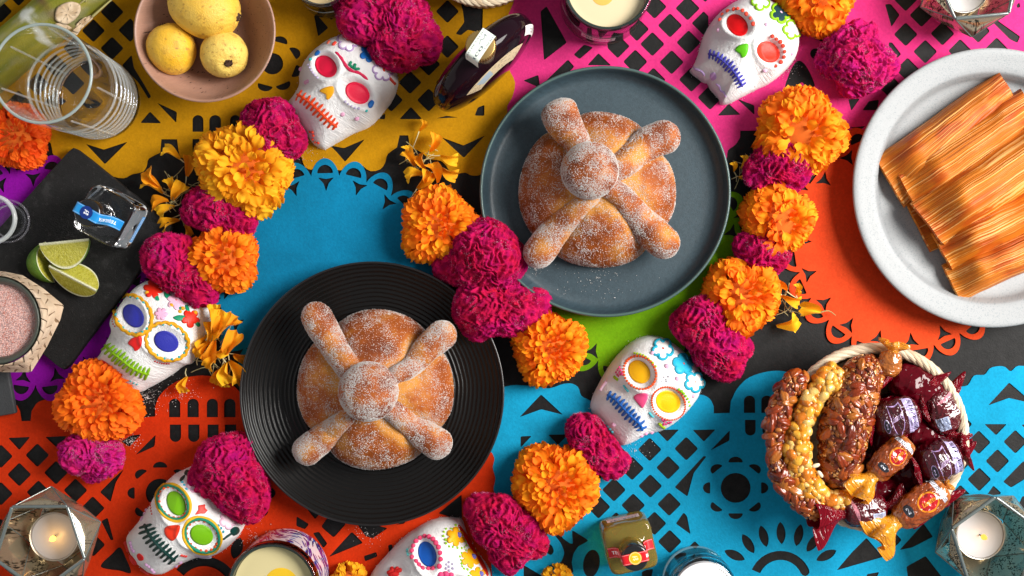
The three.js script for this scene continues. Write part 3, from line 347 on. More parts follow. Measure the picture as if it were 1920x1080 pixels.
// ------------------------------------------------------------ cockscombs: velvet folds with a nap of fine hairs
const velvet = phys({ color: 0xffffff, vertexColors: true, roughness: 0.95, sheen: 0.7, sheenColor: C(0.8, 0.02, 0.14), sheenRoughness: 0.55, specularIntensity: 0.15 });
const napMat = phys({ color: C(0.66, 0.012, 0.13), roughness: 0.9, specularIntensity: 0.2, transmission: 0.3, thickness: 0 }), paleNap = phys({ color: C(0.85, 0.35, 0.55), roughness: 0.9, transmission: 0.3, thickness: 0 });
const hairGeo = new THREE.ConeGeometry(0.16, 1, 3, 1, true).translate(0, 0.5, 0);
function cockscomb(label, lobes, seed, { f = 140, amp = 0.0039, pink = 0, hairs = 8000 } = {}) {
  const rnd = rng(seed * 31 + 7), cx = lobes.reduce((s, l) => s + l[0] * l[2], 0) / lobes.reduce((s, l) => s + l[2], 0), cy = lobes.reduce((s, l) => s + l[1] * l[2], 0) / lobes.reduce((s, l) => s + l[2], 0), c = P(cx, cy, 0.02);
  const t = thing('cockscomb', label, 'cockscomb flower', V(c.x, 0.002, c.z), 'magenta cockscomb heads between the marigolds');
  const L = lobes.map(([x, y, r, hh]) => { const R = r * S * 1.07; return { p: P(x, y, R * 0.6).sub(V(c.x, 0, c.z)).setY(R * (hh ?? 0.72)), r: R - amp * 0.75, k: 0.92 }; });
  const sdf = (p) => { let acc = 0; for (const l of L) { const d = Math.hypot(p.x - l.p.x, (p.y - l.p.y) / l.k, p.z - l.p.z) - l.r; acc += Math.exp(-d * 520); } return -Math.log(acc) / 520; };
  const dir = V(), q = V(), o = V(0, 0.008, 0), na = 250, nv = 116;
  const g = grid(na, nv, (u, v) => { const a = u * TAU, s = v * 1.75; dir.set(Math.sin(s) * Math.cos(a), Math.cos(s), Math.sin(s) * Math.sin(a)); let d = 0.12; for (let i = 0; i < 40; i++) { q.copy(o).addScaledVector(dir, d); const e = sdf(q); d -= e * 0.9; if (Math.abs(e) < 2e-5) break; }
    q.copy(o).addScaledVector(dir, d); const x = q.x * f + seed * 5, y = q.y * f, z = q.z * f; const wx = 1.3 * noise(x * 0.5, y * 0.5, z * 0.5 + 7), wz = 1.3 * noise(x * 0.45 + 31, y * 0.45, z * 0.45); const n1 = noise(x + wx, y + wz, z - wx), n2 = noise(x * 1.9 + 11, y * 1.9, z * 1.9);
    const r1 = Math.sqrt(Math.max(0, 1 - (n1 / 0.27) ** 2)), r2 = 1 - clamp(Math.abs(n2) * 3.2), h = amp * (0.95 * r1 + 0.30 * r2 - 0.72) + 0.0045 * noise(x * 0.22, y * 0.22, z * 0.22 + 3);
    q.addScaledVector(dir, h); if (q.y < 0.0003) q.y = 0.0003; return q.clone(); }, { closeU: true, flip: true, color: (p) => { const n = clamp(0.5 + 1.3 * fbm(p.x * 32 + seed, p.y * 32, p.z * 32, 3) + pink * 0.4), m = clamp(0.5 + 1.5 * noise(p.x * 150, p.y * 150, p.z * 150 + seed)); return [lerp(0.31, 0.47, m) + pink * 0.12, 0.003 + pink * 0.012 + 0.004 * m, lerp(0.030, 0.105, n) + pink * 0.12]; } });
  const b = mesh('bloom', g, velvet, t);
  const hair = (n, mat, acc, len) => { const M = new THREE.Matrix4(), Q = new THREE.Quaternion(), sm = new MeshSurfaceSampler(b).setRandomGenerator(rnd).build(), p = V(), nn = V(), out = []; for (let k = 0; k < n * 8 && out.length < n; k++) { sm.sample(p, nn); if (nn.y < -0.5 || !acc(p)) continue; nn.add(V(rnd() - 0.5, rnd() - 0.5, rnd() - 0.5).multiplyScalar(0.9)).normalize(); Q.setFromUnitVectors(V(0, 1, 0), nn); const l = len * (0.5 + rnd()); out.push(M.compose(p, Q, V(0.0008, l, 0.0008)).clone()); } return out; };
  stuff('velvet_nap', hairGeo, napMat, hair(hairs, napMat, () => true, 0.0011), t);
  stuff('pale_tips', hairGeo, paleNap, hair(Math.round(hairs * (0.10 + pink * 0.18)), paleNap, (p) => noise(p.x * 70 + seed, p.y * 70, p.z * 70) > 0.22, 0.0013), t);
  return t;
}
cockscomb('largest magenta cockscomb, at the top edge above the pink eyed skull', [[690, 35, 56], [750, 42, 58], [745, 85, 52], [790, 78, 40], [660, 20, 34], [800, 95, 28]], 1, { hairs: 12000 });
cockscomb('magenta cockscomb between the pink eyed skull and the yellow marigold', [[515, 240, 50], [490, 225, 38], [545, 268, 36], [520, 288, 30], [500, 262, 44]], 2);
cockscomb('magenta cockscomb between the yellow marigold and the orange marigold on the left', [[405, 395, 44], [378, 398, 34], [445, 412, 36], [455, 425, 26], [380, 375, 26]], 3);
cockscomb('dark magenta cockscomb resting on the crown of the blue eyed skull', [[318, 485, 48], [345, 515, 46], [375, 545, 36], [300, 475, 34], [395, 555, 22], [345, 470, 30]], 4);
cockscomb('upper of the two magenta cockscombs between the two dinner plates', [[912, 482, 66], [870, 495, 44], [950, 490, 42], [900, 445, 36], [845, 505, 32], [925, 530, 44]], 5, { hairs: 10500 });
cockscomb('lower of the two magenta cockscombs, overhanging the black ribbed plate', [[905, 575, 56], [955, 580, 50], [1000, 570, 32], [895, 605, 36], [985, 600, 34], [930, 545, 42]], 6, { hairs: 10500 });
cockscomb('bright pink magenta cockscomb on the pink paper beside the white plate', [[1590, 105, 52], [1625, 125, 48], [1560, 115, 36], [1610, 70, 34], [1650, 130, 32], [1600, 150, 36]], 7, { pink: 0.35, hairs: 10500 });
cockscomb('dark magenta cockscomb tucked under the large orange marigold on the right', [[1455, 305, 46], [1480, 320, 40], [1430, 325, 36], [1470, 345, 30]], 8);
cockscomb('small magenta cockscomb between two marigolds right of the slate blue plate', [[1420, 472, 38], [1450, 485, 32], [1398, 460, 28], [1445, 500, 20], [1465, 478, 22]], 9);
cockscomb('magenta cockscomb at the crown of the yellow eyed skull', [[1310, 612, 50], [1340, 650, 50], [1355, 680, 36], [1285, 605, 34], [1330, 590, 36], [1380, 650, 28]], 10, { hairs: 10500 });
cockscomb('magenta cockscomb under the jaw of the yellow eyed skull', [[1100, 815, 38], [1125, 845, 38], [1150, 870, 32], [1085, 800, 24], [1165, 862, 20]], 11);
cockscomb('magenta cockscomb at the bottom edge beside the half hidden skull', [[935, 975, 52], [970, 1000, 48], [950, 1035, 38], [905, 955, 34], [1000, 1020, 28], [955, 1058, 22]], 12, { hairs: 10500 });
cockscomb('magenta cockscomb at the crown of the green eyed skull', [[425, 870, 58], [455, 910, 54], [400, 890, 42], [470, 940, 40], [485, 880, 28], [450, 840, 34]], 13, { hairs: 10500 });
cockscomb('small pale pink cockscomb on the lattice of the orange red paper', [[160, 850, 42], [195, 860, 38], [180, 885, 24], [215, 845, 24], [135, 842, 22]], 14, { pink: 0.55, hairs: 6000 });
// ------------------------------------------------------------ sugar skulls with piped icing
const skullBump = tex(512, (u, v) => 0.4 * tnoise(u, v, 220, 61) + 0.3 * tnoise(u, v, 90, 62) + 0.3 * tfbm(u, v, 14, 63, 3), false, 1 / 0.05);
const sugarPaste = phys({ color: C(0.86, 0.85, 0.845), roughness: 0.62, bumpMap: skullBump, bumpScale: 0.0011, specularIntensity: 0.5 });
const icingMats = {}; const icing = (hex, rough = 0.42) => icingMats[hex] ??= phys({ color: lin(hex), roughness: rough, specularIntensity: 0.6, bumpMap: fineGrain, bumpScale: 0.0002 });
function skull(label, zm, outlineZ, { eyes, nose, axis, H = 0.040, cheek = [], mouth, seed, jaw = 0.74, lift = 0 }) {
  const pts = closedLine(zm(outlineZ), 240), cen = pts.reduce((s, p) => [s[0] + p[0] / pts.length, s[1] + p[1] / pts.length], [0, 0]);
  const k0 = 1 - H * 0.22, W = (px, py, h = H * 0.22) => P(px, py, h), c = W(cen[0], cen[1]); c.y = 0;
  const rim = pts.map((p) => { const w = W(p[0], p[1]); return [Math.atan2(w.z - c.z, w.x - c.x), Math.hypot(w.x - c.x, w.z - c.z)]; }).sort((a, b) => a[0] - b[0]);
  const Rof = (a) => { let lo = 0, hi = rim.length - 1; if (a <= rim[0][0] || a >= rim[hi][0]) { const p = rim[hi], q = rim[0], t = ((a - p[0] + TAU) % TAU) / ((q[0] - p[0] + TAU) % TAU); return lerp(p[1], q[1], t); } while (hi - lo > 1) { const m = (lo + hi) >> 1; rim[m][0] > a ? hi = m : lo = m; } return lerp(rim[lo][1], rim[hi][1], (a - rim[lo][0]) / (rim[hi][0] - rim[lo][0])); };
  const ax = V(Math.cos(axis), 0, Math.sin(axis));   // from jaw to crown
  const span = 0.055, zp = (q, h) => { const p = zm(q)[0]; return P(p[0], p[1], h); };
  const E = eyes.map((e) => { const p = zm(e.c)[0], w = P(p[0], p[1], H * 0.78); return { w, rx: e.r[0] * e.s * S * 0.98, ry: e.r[1] * e.s * S * 0.98, a: e.a, depth: e.depth ?? 0.0065, ring: e.ring ?? 1.35 }; });
  const N = zp(nose, H * 0.85), K = cheek.map((q) => zp(q, H * 0.5)), Mo = mouth.map((q) => zp(q, H * 0.7));
  const height = (x, z) => {
    const dx = x - c.x, dz = z - c.z, r = Math.hypot(dx, dz), a = Math.atan2(dz, dx), t = clamp(r / Rof(a)), s = (dx * ax.x + dz * ax.z) / span;
    let h = H * lerp(jaw, 1.0, smooth(-0.9, 0.1, s)) * Math.pow(1 - Math.pow(t, 2.5), 0.58);
    for (const e of E) { const ux = (x - e.w.x) * Math.cos(e.a) + (z - e.w.z) * Math.sin(e.a), uz = -(x - e.w.x) * Math.sin(e.a) + (z - e.w.z) * Math.cos(e.a), q = Math.hypot(ux / e.rx, uz / e.ry); h -= e.depth * (1 - smooth(0.72, e.ring, q)); h += 0.0022 * Math.exp(-(((q - e.ring - 0.18) / 0.22) ** 2)); }
    const g = (p, w, k) => k * Math.exp(-((x - p.x) ** 2 + (z - p.z) ** 2) / (w * w));
    h += g(N, 0.011, 0.0028); for (const p of K) h += g(p, 0.011, -0.0075) * (1 - t * 0.3);
    for (let i = 0; i + 1 < Mo.length; i++) for (let j = 0; j <= 3; j++) h += g({ x: lerp(Mo[i].x, Mo[i + 1].x, j / 3), z: lerp(Mo[i].z, Mo[i + 1].z, j / 3) }, 0.010, 0.0011);
    return Math.max(0, h) + lift;
  };
  const t = thing('sugar_skull', label, 'sugar skull', V(c.x, 0, c.z), 'white sugar skulls decorated with coloured icing');
  const body = grid(220, 110, (u, v) => { const a = u * TAU - Math.PI, s = 1 - Math.pow(1 - v, 1.5), R = Rof(a), x = c.x + Math.cos(a) * R * s, z = c.z + Math.sin(a) * R * s; const n = 0.0007 * fbm(x * 90, z * 90, seed, 3) + 0.0003 * noise(x * 500, z * 500, seed); const edge = 1 + 0.010 * smooth(0.93, 1, s) * fbm(x * 260, z * 260, seed, 2);
    return V(c.x + (x - c.x) * edge, v >= 1 ? 0.0004 : height(x, z) + n * (1 - smooth(0.96, 1, s)) + 0.0018 * (1 - smooth(0.97, 1, s)), c.z + (z - c.z) * edge); }, { closeU: true, flip: true, uv: (u, v, p) => [p.x + p.y * 0.6, p.z + p.y * 0.3] });
  part('sugar_body', body, sugarPaste, t);
  { const rnd = rng(seed), M = new THREE.Matrix4(), Q = new THREE.Quaternion(), list = []; for (let k = 0; k < 260; k++) { const a = rnd() * TAU - Math.PI, R = Rof(a) * (0.985 + 0.09 * rnd() * rnd() * rnd()), z = 0.0004 + 0.0007 * rnd() * rnd(); Q.setFromEuler(new THREE.Euler(rnd() * 6, rnd() * 6, rnd() * 6)); list.push(M.compose(V(Math.cos(a) * R, 0.0016 + z * 0.4 + (R < Rof(a) ? 0.0018 * rnd() : 0), Math.sin(a) * R), Q, V(z, z, z)).clone()); } stuff('sugar_crumbs', new THREE.DodecahedronGeometry(0.5), sugarPaste, list, t); }
  const on = (px, py, up = 0) => { let h = H * 0.7; for (let i = 0; i < 14; i++) { const w = P(px, py, h), g = height(w.x, w.z) + 0.0018; h = lerp(h, clamp(g, 0, 0.08), 0.55); } return P(px, py, h).add(V(0, up, 0)); };
  const A = {
    t, on, px: zm,
    // filled patch of icing
    blob(name, poly, hex, { up = 0.0007, dome = 0.0006, parent, n = 60, tension = 0.5, rings = 6 } = {}) {
      const q = closedLine(zm(poly), n, tension), m = q.reduce((s, p) => [s[0] + p[0] / q.length, s[1] + p[1] / q.length], [0, 0]);
      const g = grid(n, rings + 1, (u, v) => { const i = Math.round(u * n) % n, s = Math.min(1, v * (rings + 1) / rings), e = v > rings / (rings + 0.5) ? -0.0012 : up + dome * Math.sqrt(Math.max(0, 1 - s ** 4)); return on(lerp(m[0], q[i % q.length][0], s), lerp(m[1], q[i % q.length][1], s), e); }, { closeU: true, flip: true });
      return part(name, g, icing(hex), parent ?? t);
    },
    // piped line
    line(name, poly, r, hex, { closed = false, parent, n } = {}) { const q = zm(poly).map((p) => on(p[0], p[1], r * S * 0.25)); return part(name, sweep(q, (v) => r * S * (1 + 0.12 * Math.sin(v * 37)), 8, n ?? q.length * 5, closed, closed ? 0 : Math.min(0.3, r * S / 0.006 * 0.15 + 0.05)), icing(hex), parent ?? t); },
    lines(name, list, r, hex, parent) { const gs = list.map((poly) => { const q = zm(poly).map((p) => on(p[0], p[1], r * S * 0.25)); if (q.length < 3) q.splice(1, 0, q[0].clone().lerp(q[1], 0.5).add(V(0, 0.0002, 0))); return sweep(q, r * S, 7, 10, false, 0.22); }); return part(name, mergeGeometries(gs), icing(hex), parent ?? t); },
    // piped dots
    dots(name, list, r, hex, { parent, single = false } = {}) { const P2 = zm(list), mk = (p, i) => { const w = on(p[0], p[1], 0), k = r * S * (0.88 + 0.24 * hash2(i, seed, 5)); return new THREE.SphereGeometry(k, 12, 8).scale(1, 0.72, 1).translate(w.x, w.y + k * 0.2, w.z); };
      if (single) { P2.forEach((p, i) => part(name, mk(p, i), icing(hex), parent ?? t)); return; } const m = part(name, mergeGeometries(P2.map(mk)), icing(hex), parent ?? t); if (P2.length > 5 && r < 4) m.userData.kind = 'stuff'; return m; },
    // stitched mouth: a spine and cross strokes
    mouth(spine, w, r, hex, n = 12, skew = 0.1) { const cv = new THREE.CatmullRomCurve3(pairs(spine).map((p) => V(p[0], p[1], 0))), L = []; for (let k = 0; k < n; k++) { const v = (k + 0.5) / n, p = cv.getPointAt(v), d = cv.getTangentAt(v), ww = w * (0.62 + 0.38 * Math.sin(Math.PI * clamp(0.12 + v * 0.8))) * (0.85 + 0.3 * hash2(k, seed, 9)); const nx = -d.y + skew * d.x, ny = d.x + skew * d.y; L.push([p.x - nx * ww, p.y - ny * ww, p.x, p.y, p.x + nx * ww, p.y + ny * ww]); }
      const m = part('stitched_mouth', sweep(pairs(spine).length ? cv.getPoints(8).map((p) => { const q = zm([p.x, p.y])[0]; return on(q[0], q[1], r * S * 0.3); }) : [], r * S * 0.95, 8, 40, false, 0.04), icing(hex), t); A.lines('stitch', L, r, hex, m); return m; },
    flower(x, y, r, petals, hex, { rot = 0, centre = null, outline = null, lw = 2, cr = 3.4, pw = 0.5 } = {}) {
      const q = []; const n = petals * 8; for (let i = 0; i < n; i++) { const a = rot + i / n * TAU, k = 0.62 + 0.38 * Math.pow(Math.abs(Math.cos((a - rot) * petals / 2)), pw); q.push(x + Math.cos(a) * r * k, y + Math.sin(a) * r * k); }
      const f = hex ? A.blob('icing_flower', q, hex, { n: 90, dome: 0.0009, rings: 5 }) : null; const o = outline ? A.line(f ? 'petal_outline' : 'icing_flower', q, lw, outline, { closed: true, n: 120, parent: f ?? t }) : null; if (centre) A.dots('flower_centre', [x, y], cr, centre, { parent: f ?? o ?? t }); return f ?? o; },
  };
  return A;
}
const arcDots = (cx, cy, rx, ry, a0, a1, n, rot = 0) => { const o = []; for (let i = 0; i < n; i++) { const a = lerp(a0, a1, n > 1 ? i / (n - 1) : 0), x = Math.cos(a) * rx, y = Math.sin(a) * ry; o.push(cx + x * Math.cos(rot) - y * Math.sin(rot), cy + x * Math.sin(rot) + y * Math.cos(rot)); } return o; };
const ellFlat = (cx, cy, rx, ry, rot = 0, n = 14) => ell(cx, cy, rx, ry, rot, n).flat();

{ const s = 240 / 1080, z = zoom(520, 50, s);
  const K = skull('white sugar skull with pink eyes and an orange stitched mouth', z, [430, 100, 520, 66, 640, 70, 740, 112, 850, 196, 955, 290, 1006, 400, 1008, 500, 965, 610, 900, 700, 830, 785, 750, 850, 620, 905, 500, 970, 430, 1010, 380, 1030, 300, 990, 220, 890, 130, 790, 44, 710, 70, 650, 130, 570, 168, 490, 174, 410, 205, 320, 260, 236, 340, 160],
    { axis: -0.83, seed: 21, eyes: [{ c: [412, 336], r: [102, 84], a: 0.85, s, ring: 1.3 }, { c: [678, 562], r: [112, 84], a: 0.55, s, ring: 1.3 }], nose: [430, 550], cheek: [[240, 480], [640, 830]], mouth: [[200, 570], [340, 720], [490, 850]] });
  K.blob('eye_icing', ellFlat(410, 336, 102, 80, 0.8), '#e3123f'); K.blob('eye_icing', ellFlat(677, 560, 110, 82, 0.6), '#e3123f');
  K.blob('nose_icing', [358, 545, 400, 515, 470, 505, 474, 560, 440, 610, 415, 612, 408, 575], '#e8a410');
  K.mouth([165, 570, 260, 630, 360, 720, 440, 800, 505, 850], 62, 2.6, '#e8450f', 11, 0.0);
  K.line('brow_line', [490, 212, 540, 270, 590, 345, 640, 380, 690, 392, 740, 430, 765, 450], 3, '#d8174f');
  K.lines('leaf_sprig', [[628, 290, 612, 320, 640, 350], [660, 310, 650, 340, 640, 352], [700, 354, 665, 358, 632, 345]], 2.8, '#0f8a63');
  K.flower(596, 118, 88, 6, '#f3eef3', { outline: '#b79ac9', centre: '#e23a24', rot: 0.3, cr: 4 }); K.flower(893, 368, 88, 6, '#f1edf4', { outline: '#b79ac9', centre: '#d8391f', rot: 0.1, cr: 4 });
  K.flower(770, 225, 78, 5, '#1565b5', { centre: '#c7b4dc', rot: 0.2, cr: 3.4, pw: 0.9 });
  K.blob('icing_leaf', [315, 225, 340, 198, 362, 215, 345, 240, 320, 246], '#1565b5'); K.blob('icing_leaf', [766, 650, 795, 620, 818, 640, 800, 680, 775, 685], '#1565b5'); K.dots('icing_dot', [280, 276, 752, 710], 3, '#35b9b6');
  K.dots('pearl_row', [262, 322, 272, 345, 283, 368, 298, 388, 315, 408, 337, 430], 2.2, '#c3b4d6'); K.dots('pearl_row', [574, 632, 598, 652, 625, 672, 655, 686, 687, 690], 2.4, '#c3b4d6');
  K.dots('icing_dot', [200, 360, 240, 472, 258, 462, 550, 740, 672, 775], 4.2, '#e7a9c9', { single: true });
  K.line('icing_stroke', [942, 430, 965, 455, 995, 488], 2.8, '#dd4030'); K.line('icing_stroke', [958, 320, 945, 345], 2.5, '#dd4030'); K.line('icing_stroke', [470, 160, 480, 145, 492, 132], 3, '#dd4030'); K.line('icing_stroke', [425, 145, 432, 132, 440, 120], 2.4, '#dd6a50');
  K.dots('chin_dots', [48, 718, 70, 730, 92, 738, 112, 755, 135, 770, 160, 795, 182, 812, 276, 888, 298, 890, 304, 918, 300, 950, 322, 975, 346, 980], 2.8, '#dd4028');
}
{ const s = 240 / 1296, z = zoom(1280, 0, s);
  const K = skull('white sugar skull with red eyes and a violet stitched mouth', z, [450, 60, 370, 130, 290, 230, 222, 350, 190, 450, 160, 560, 122, 650, 86, 700, 112, 740, 180, 790, 226, 826, 262, 830, 292, 890, 340, 945, 388, 1000, 392, 1046, 480, 1040, 600, 980, 760, 900, 880, 840, 980, 770, 1080, 680, 1150, 590, 1185, 480, 1190, 360, 1160, 255, 1080, 130, 980, 45, 880, -15, 780, -45, 650, -45, 540, 0],
    { axis: -0.92, seed: 22, eyes: [{ c: [552, 255], r: [122, 98], a: 0.9, s, ring: 1.28 }, { c: [867, 527], r: [126, 100], a: 0.6, s, ring: 1.28 }], nose: [605, 510], cheek: [[330, 400], [760, 790]], mouth: [[290, 560], [450, 690], [600, 860]] });
  K.blob('eye_icing', ellFlat(552, 255, 122, 92, 0.85), '#e60a12'); K.blob('eye_icing', ellFlat(867, 527, 122, 100, 0.6), '#e83320');
  K.blob('nose_icing', [530, 500, 570, 460, 655, 444, 664, 500, 640, 565, 600, 584, 580, 548, 545, 525], '#58b80c');
  K.mouth([255, 545, 340, 570, 420, 625, 500, 705, 560, 790, 605, 880], 66, 2.4, '#3f3fa8', 13, 0.1);
  K.dots('icing_dot', [376, 200, 402, 147, 456, 113, 518, 95, 556, 90, 605, 106, 643, 141, 685, 186, 713, 242], 3.8, '#e4452f', { single: true }); K.dots('icing_dot', [908, 367, 948, 395, 988, 424, 1015, 465, 1032, 523, 1025, 577, 995, 628, 942, 668], 3.8, '#e4452f', { single: true });
  K.flower(790, 12, 92, 5, '#f4f2ee', { outline: '#8fc814', rot: 0.5, lw: 2.6 }); K.flower(990, 130, 100, 5, '#123a44', { outline: '#8fc814', centre: '#e3b7d2', rot: 0.2, lw: 2.8, cr: 3.6 }); K.flower(1110, 300, 92, 5, '#f4f2ee', { outline: '#8fc814', centre: '#cdbbe0', rot: 0.6, lw: 2.6, cr: 3 });
  K.dots('icing_dot', [362, 305, 848, 250, 832, 713, 1105, 540], 4, '#e9b9d6', { single: true }); K.blob('icing_drop', [275, 760, 300, 735, 330, 745, 340, 790, 310, 815, 285, 805], '#c9aade');
  K.line('chin_line', [110, 670, 130, 700, 165, 712, 200, 730, 222, 770], 2.2, '#c9aade'); K.line('chin_line', [335, 850, 370, 872, 385, 915, 425, 945, 438, 985], 2.2, '#c9aade');
}
{ const s = 240 / 1127, z = zoom(165, 515, s);
  const K = skull('white sugar skull with blue eyes in yellow rings and a green stitched mouth', z, [520, 50, 430, 90, 360, 160, 280, 260, 210, 350, 180, 420, 185, 500, 150, 590, 100, 690, 48, 770, 80, 830, 150, 920, 230, 990, 300, 1020, 420, 1046, 520, 1000, 640, 935, 720, 885, 830, 805, 895, 785, 950, 705, 1000, 620, 1040, 540, 1066, 420, 1060, 330, 1010, 260, 900, 180, 760, 100, 640, 55],
    { axis: -0.85, seed: 23, eyes: [{ c: [400, 362], r: [112, 84], a: 0.95, s, ring: 1.5, depth: 0.004 }, { c: [690, 588], r: [112, 90], a: 0.5, s, ring: 1.5, depth: 0.004 }], nose: [425, 600], cheek: [[225, 520], [680, 850]], mouth: [[190, 640], [350, 760], [500, 880]] });
  K.blob('eye_icing', ellFlat(400, 362, 112, 82, 0.95), '#2b2f9a'); K.blob('eye_icing', ellFlat(690, 588, 112, 88, 0.5), '#2b2f9a');
  const ring = (cx, cy, rx, ry, rot) => { const q = [], n = 17; for (let i = 0; i < n * 6; i++) { const a = i / (n * 6) * TAU, k = 1 + 0.06 * Math.abs(Math.sin(a * n / 2)); const x = Math.cos(a) * rx * k, y = Math.sin(a) * ry * k; q.push(cx + x * Math.cos(rot) - y * Math.sin(rot), cy + x * Math.sin(rot) + y * Math.cos(rot)); } K.line('eye_ring', q, 3.4, '#e0a009', { closed: true, n: 150 }); K.dots('ring_dots', arcDots(cx, cy, rx * 0.96, ry * 0.96, 0.15, TAU - 0.2, 16, rot), 2.6, '#2aa7a8'); };
  ring(397, 355, 178, 148, 0.95); ring(698, 590, 185, 155, 0.45);
  K.blob('nose_icing', [354, 605, 390, 560, 465, 542, 475, 600, 450, 655, 415, 672, 395, 640], '#d8201e');
  K.mouth([150, 620, 210, 680, 290, 740, 370, 805, 450, 850, 540, 880], 72, 3.0, '#86b80e', 12, -0.1);
  K.flower(575, 125, 88, 6, '#dc2a18', { rot: 0.2, pw: 0.8 }); K.flower(905, 385, 84, 5, '#dc2a18', { rot: -0.9, pw: 0.8 }); K.flower(775, 228, 84, 6, '#e8b6cf', { rot: 0.4, centre: '#d8391f', cr: 2.6, pw: 0.9 }); K.flower(645, 345, 58, 6, '#e3a9c8', { rot: 0.1 });
  for (const q of [[582, 165, 605, 155, 628, 220, 605, 225, 585, 195], [674, 150, 705, 148, 732, 185, 715, 210, 680, 195], [752, 378, 800, 355, 858, 365, 855, 395, 800, 405], [858, 270, 880, 268, 896, 320, 878, 322, 862, 300], [945, 410, 970, 408, 990, 445, 972, 460, 950, 440], [803, 285, 825, 282, 828, 306, 808, 305]]) K.blob('icing_leaf', q, '#0f8a63', { n: 30 });
  K.dots('icing_dot', [733, 270, 840, 228, 810, 325, 835, 298, 945, 335, 660, 125, 520, 160], 4, '#e3a412', { single: true });
  K.blob('lip_icing', [48, 795, 80, 765, 130, 755, 190, 800, 222, 860, 215, 900, 215, 950, 280, 1010, 225, 985, 170, 940, 100, 870], '#d81a1c');
  K.dots('fine_dots', [218, 355, 210, 375, 217, 392, 215, 412, 222, 435, 238, 455], 1.6, '#d8391f'); K.dots('fine_dots', [590, 762, 610, 770, 630, 776, 650, 780, 670, 782, 692, 783, 713, 783], 1.8, '#c8252b'); K.dots('fine_dots', [375, 935, 402, 953, 430, 966], 2, '#2aa7a8');
}
{ const s = 240 / 1152, z = zoom(1095, 620, s);
  const K = skull('white sugar skull with yellow eyes and a blue stitched mouth', z, [570, 50, 460, 90, 360, 170, 270, 270, 190, 390, 130, 500, 82, 600, 62, 690, 90, 770, 160, 870, 240, 960, 340, 1042, 450, 1010, 560, 950, 700, 912, 800, 855, 900, 770, 980, 680, 1042, 590, 1071, 480, 1052, 370, 990, 280, 900, 180, 800, 110, 700, 60],
    { axis: -0.85, seed: 24, eyes: [{ c: [495, 372], r: [118, 96], a: 0.95, s, ring: 1.35 }, { c: [757, 640], r: [112, 104], a: 0.5, s, ring: 1.35 }], nose: [515, 620], cheek: [[290, 500], [640, 850]], mouth: [[240, 600], [380, 730], [520, 870]] });
  K.blob('eye_icing', ellFlat(497, 370, 112, 90, 0.9), '#eeb008'); K.blob('eye_icing', ellFlat(757, 640, 112, 98, 0.4), '#eeb508');
  K.dots('eye_ring_dots', arcDots(503, 377, 158, 138, 0, TAU * 0.97, 34, 0.9), 2.7, '#df5216'); K.dots('eye_ring_dots', arcDots(760, 655, 158, 140, 0, TAU * 0.98, 44, 0.7), 2.2, '#df4f16');
  K.dots('brow_dots', [455, 202, 480, 207, 508, 212, 535, 222, 558, 236, 580, 252, 600, 272, 618, 290, 645, 320], 2.5, '#a3bf12'); K.dots('brow_dots', [855, 528, 878, 546, 897, 565, 915, 588, 930, 612, 940, 640, 948, 672], 3, '#8fc814');
  K.blob('nose_icing', [446, 600, 480, 570, 560, 564, 572, 600, 550, 660, 525, 696, 500, 675, 470, 640], '#e04a7c');
  K.mouth([205, 575, 270, 610, 350, 690, 430, 775, 500, 840, 525, 900], 68, 3.0, '#1459ab', 11, 0.05);
  K.flower(708, 165, 92, 5, '#f3f1ee', { outline: '#1fa6c4', centre: '#d8391f', rot: 0.3, cr: 3.6, lw: 2.8 }); K.flower(893, 300, 92, 5, '#28a9cc', { outline: '#1fa6c4', centre: '#d8391f', rot: 0.9, cr: 3.2, lw: 2.4 }); K.flower(995, 462, 88, 5, '#f3f1ee', { outline: '#1fa6c4', centre: '#d8391f', rot: 0.2, cr: 3, lw: 2.8 });
  K.dots('icing_dot', [617, 203, 745, 320, 838, 432, 980, 585, 268, 845], 4.6, '#e6b2cd', { single: true }); K.dots('icing_dot', [610, 915, 557, 922, 518, 945], 3.8, '#e6a5c6');
  K.dots('fine_dots', [718, 420, 758, 415, 738, 440, 700, 460, 742, 458], 2, '#a9a4ae');
  K.dots('sprinkle_patch', [290, 375, 305, 350, 320, 330, 300, 395, 318, 375, 330, 355, 312, 408, 328, 392, 342, 375, 345, 395], 2.6, '#e0407f'); K.dots('sprinkle_patch', [705, 800, 720, 815, 735, 805, 755, 825, 720, 835, 740, 842, 765, 832, 780, 822, 712, 848], 2.6, '#e0407f');
  K.line('leaf_stroke', [268, 410, 285, 428, 308, 445], 2.8, '#a3bf12'); K.line('leaf_stroke', [672, 830, 695, 855, 725, 878], 3, '#a3bf12'); K.line('icing_stroke', [355, 490, 375, 520, 400, 550], 2.2, '#4fc1cc'); K.line('icing_stroke', [585, 735, 605, 760, 628, 778], 2.2, '#4fc1cc');
  K.dots('chin_dots', [150, 800, 165, 818, 180, 832, 212, 860, 235, 885, 255, 910, 270, 960, 285, 978, 302, 992], 3, '#4fc1cc'); K.line('jaw_stroke', [145, 545, 170, 500, 205, 455], 3.6, '#edc0d2');
}
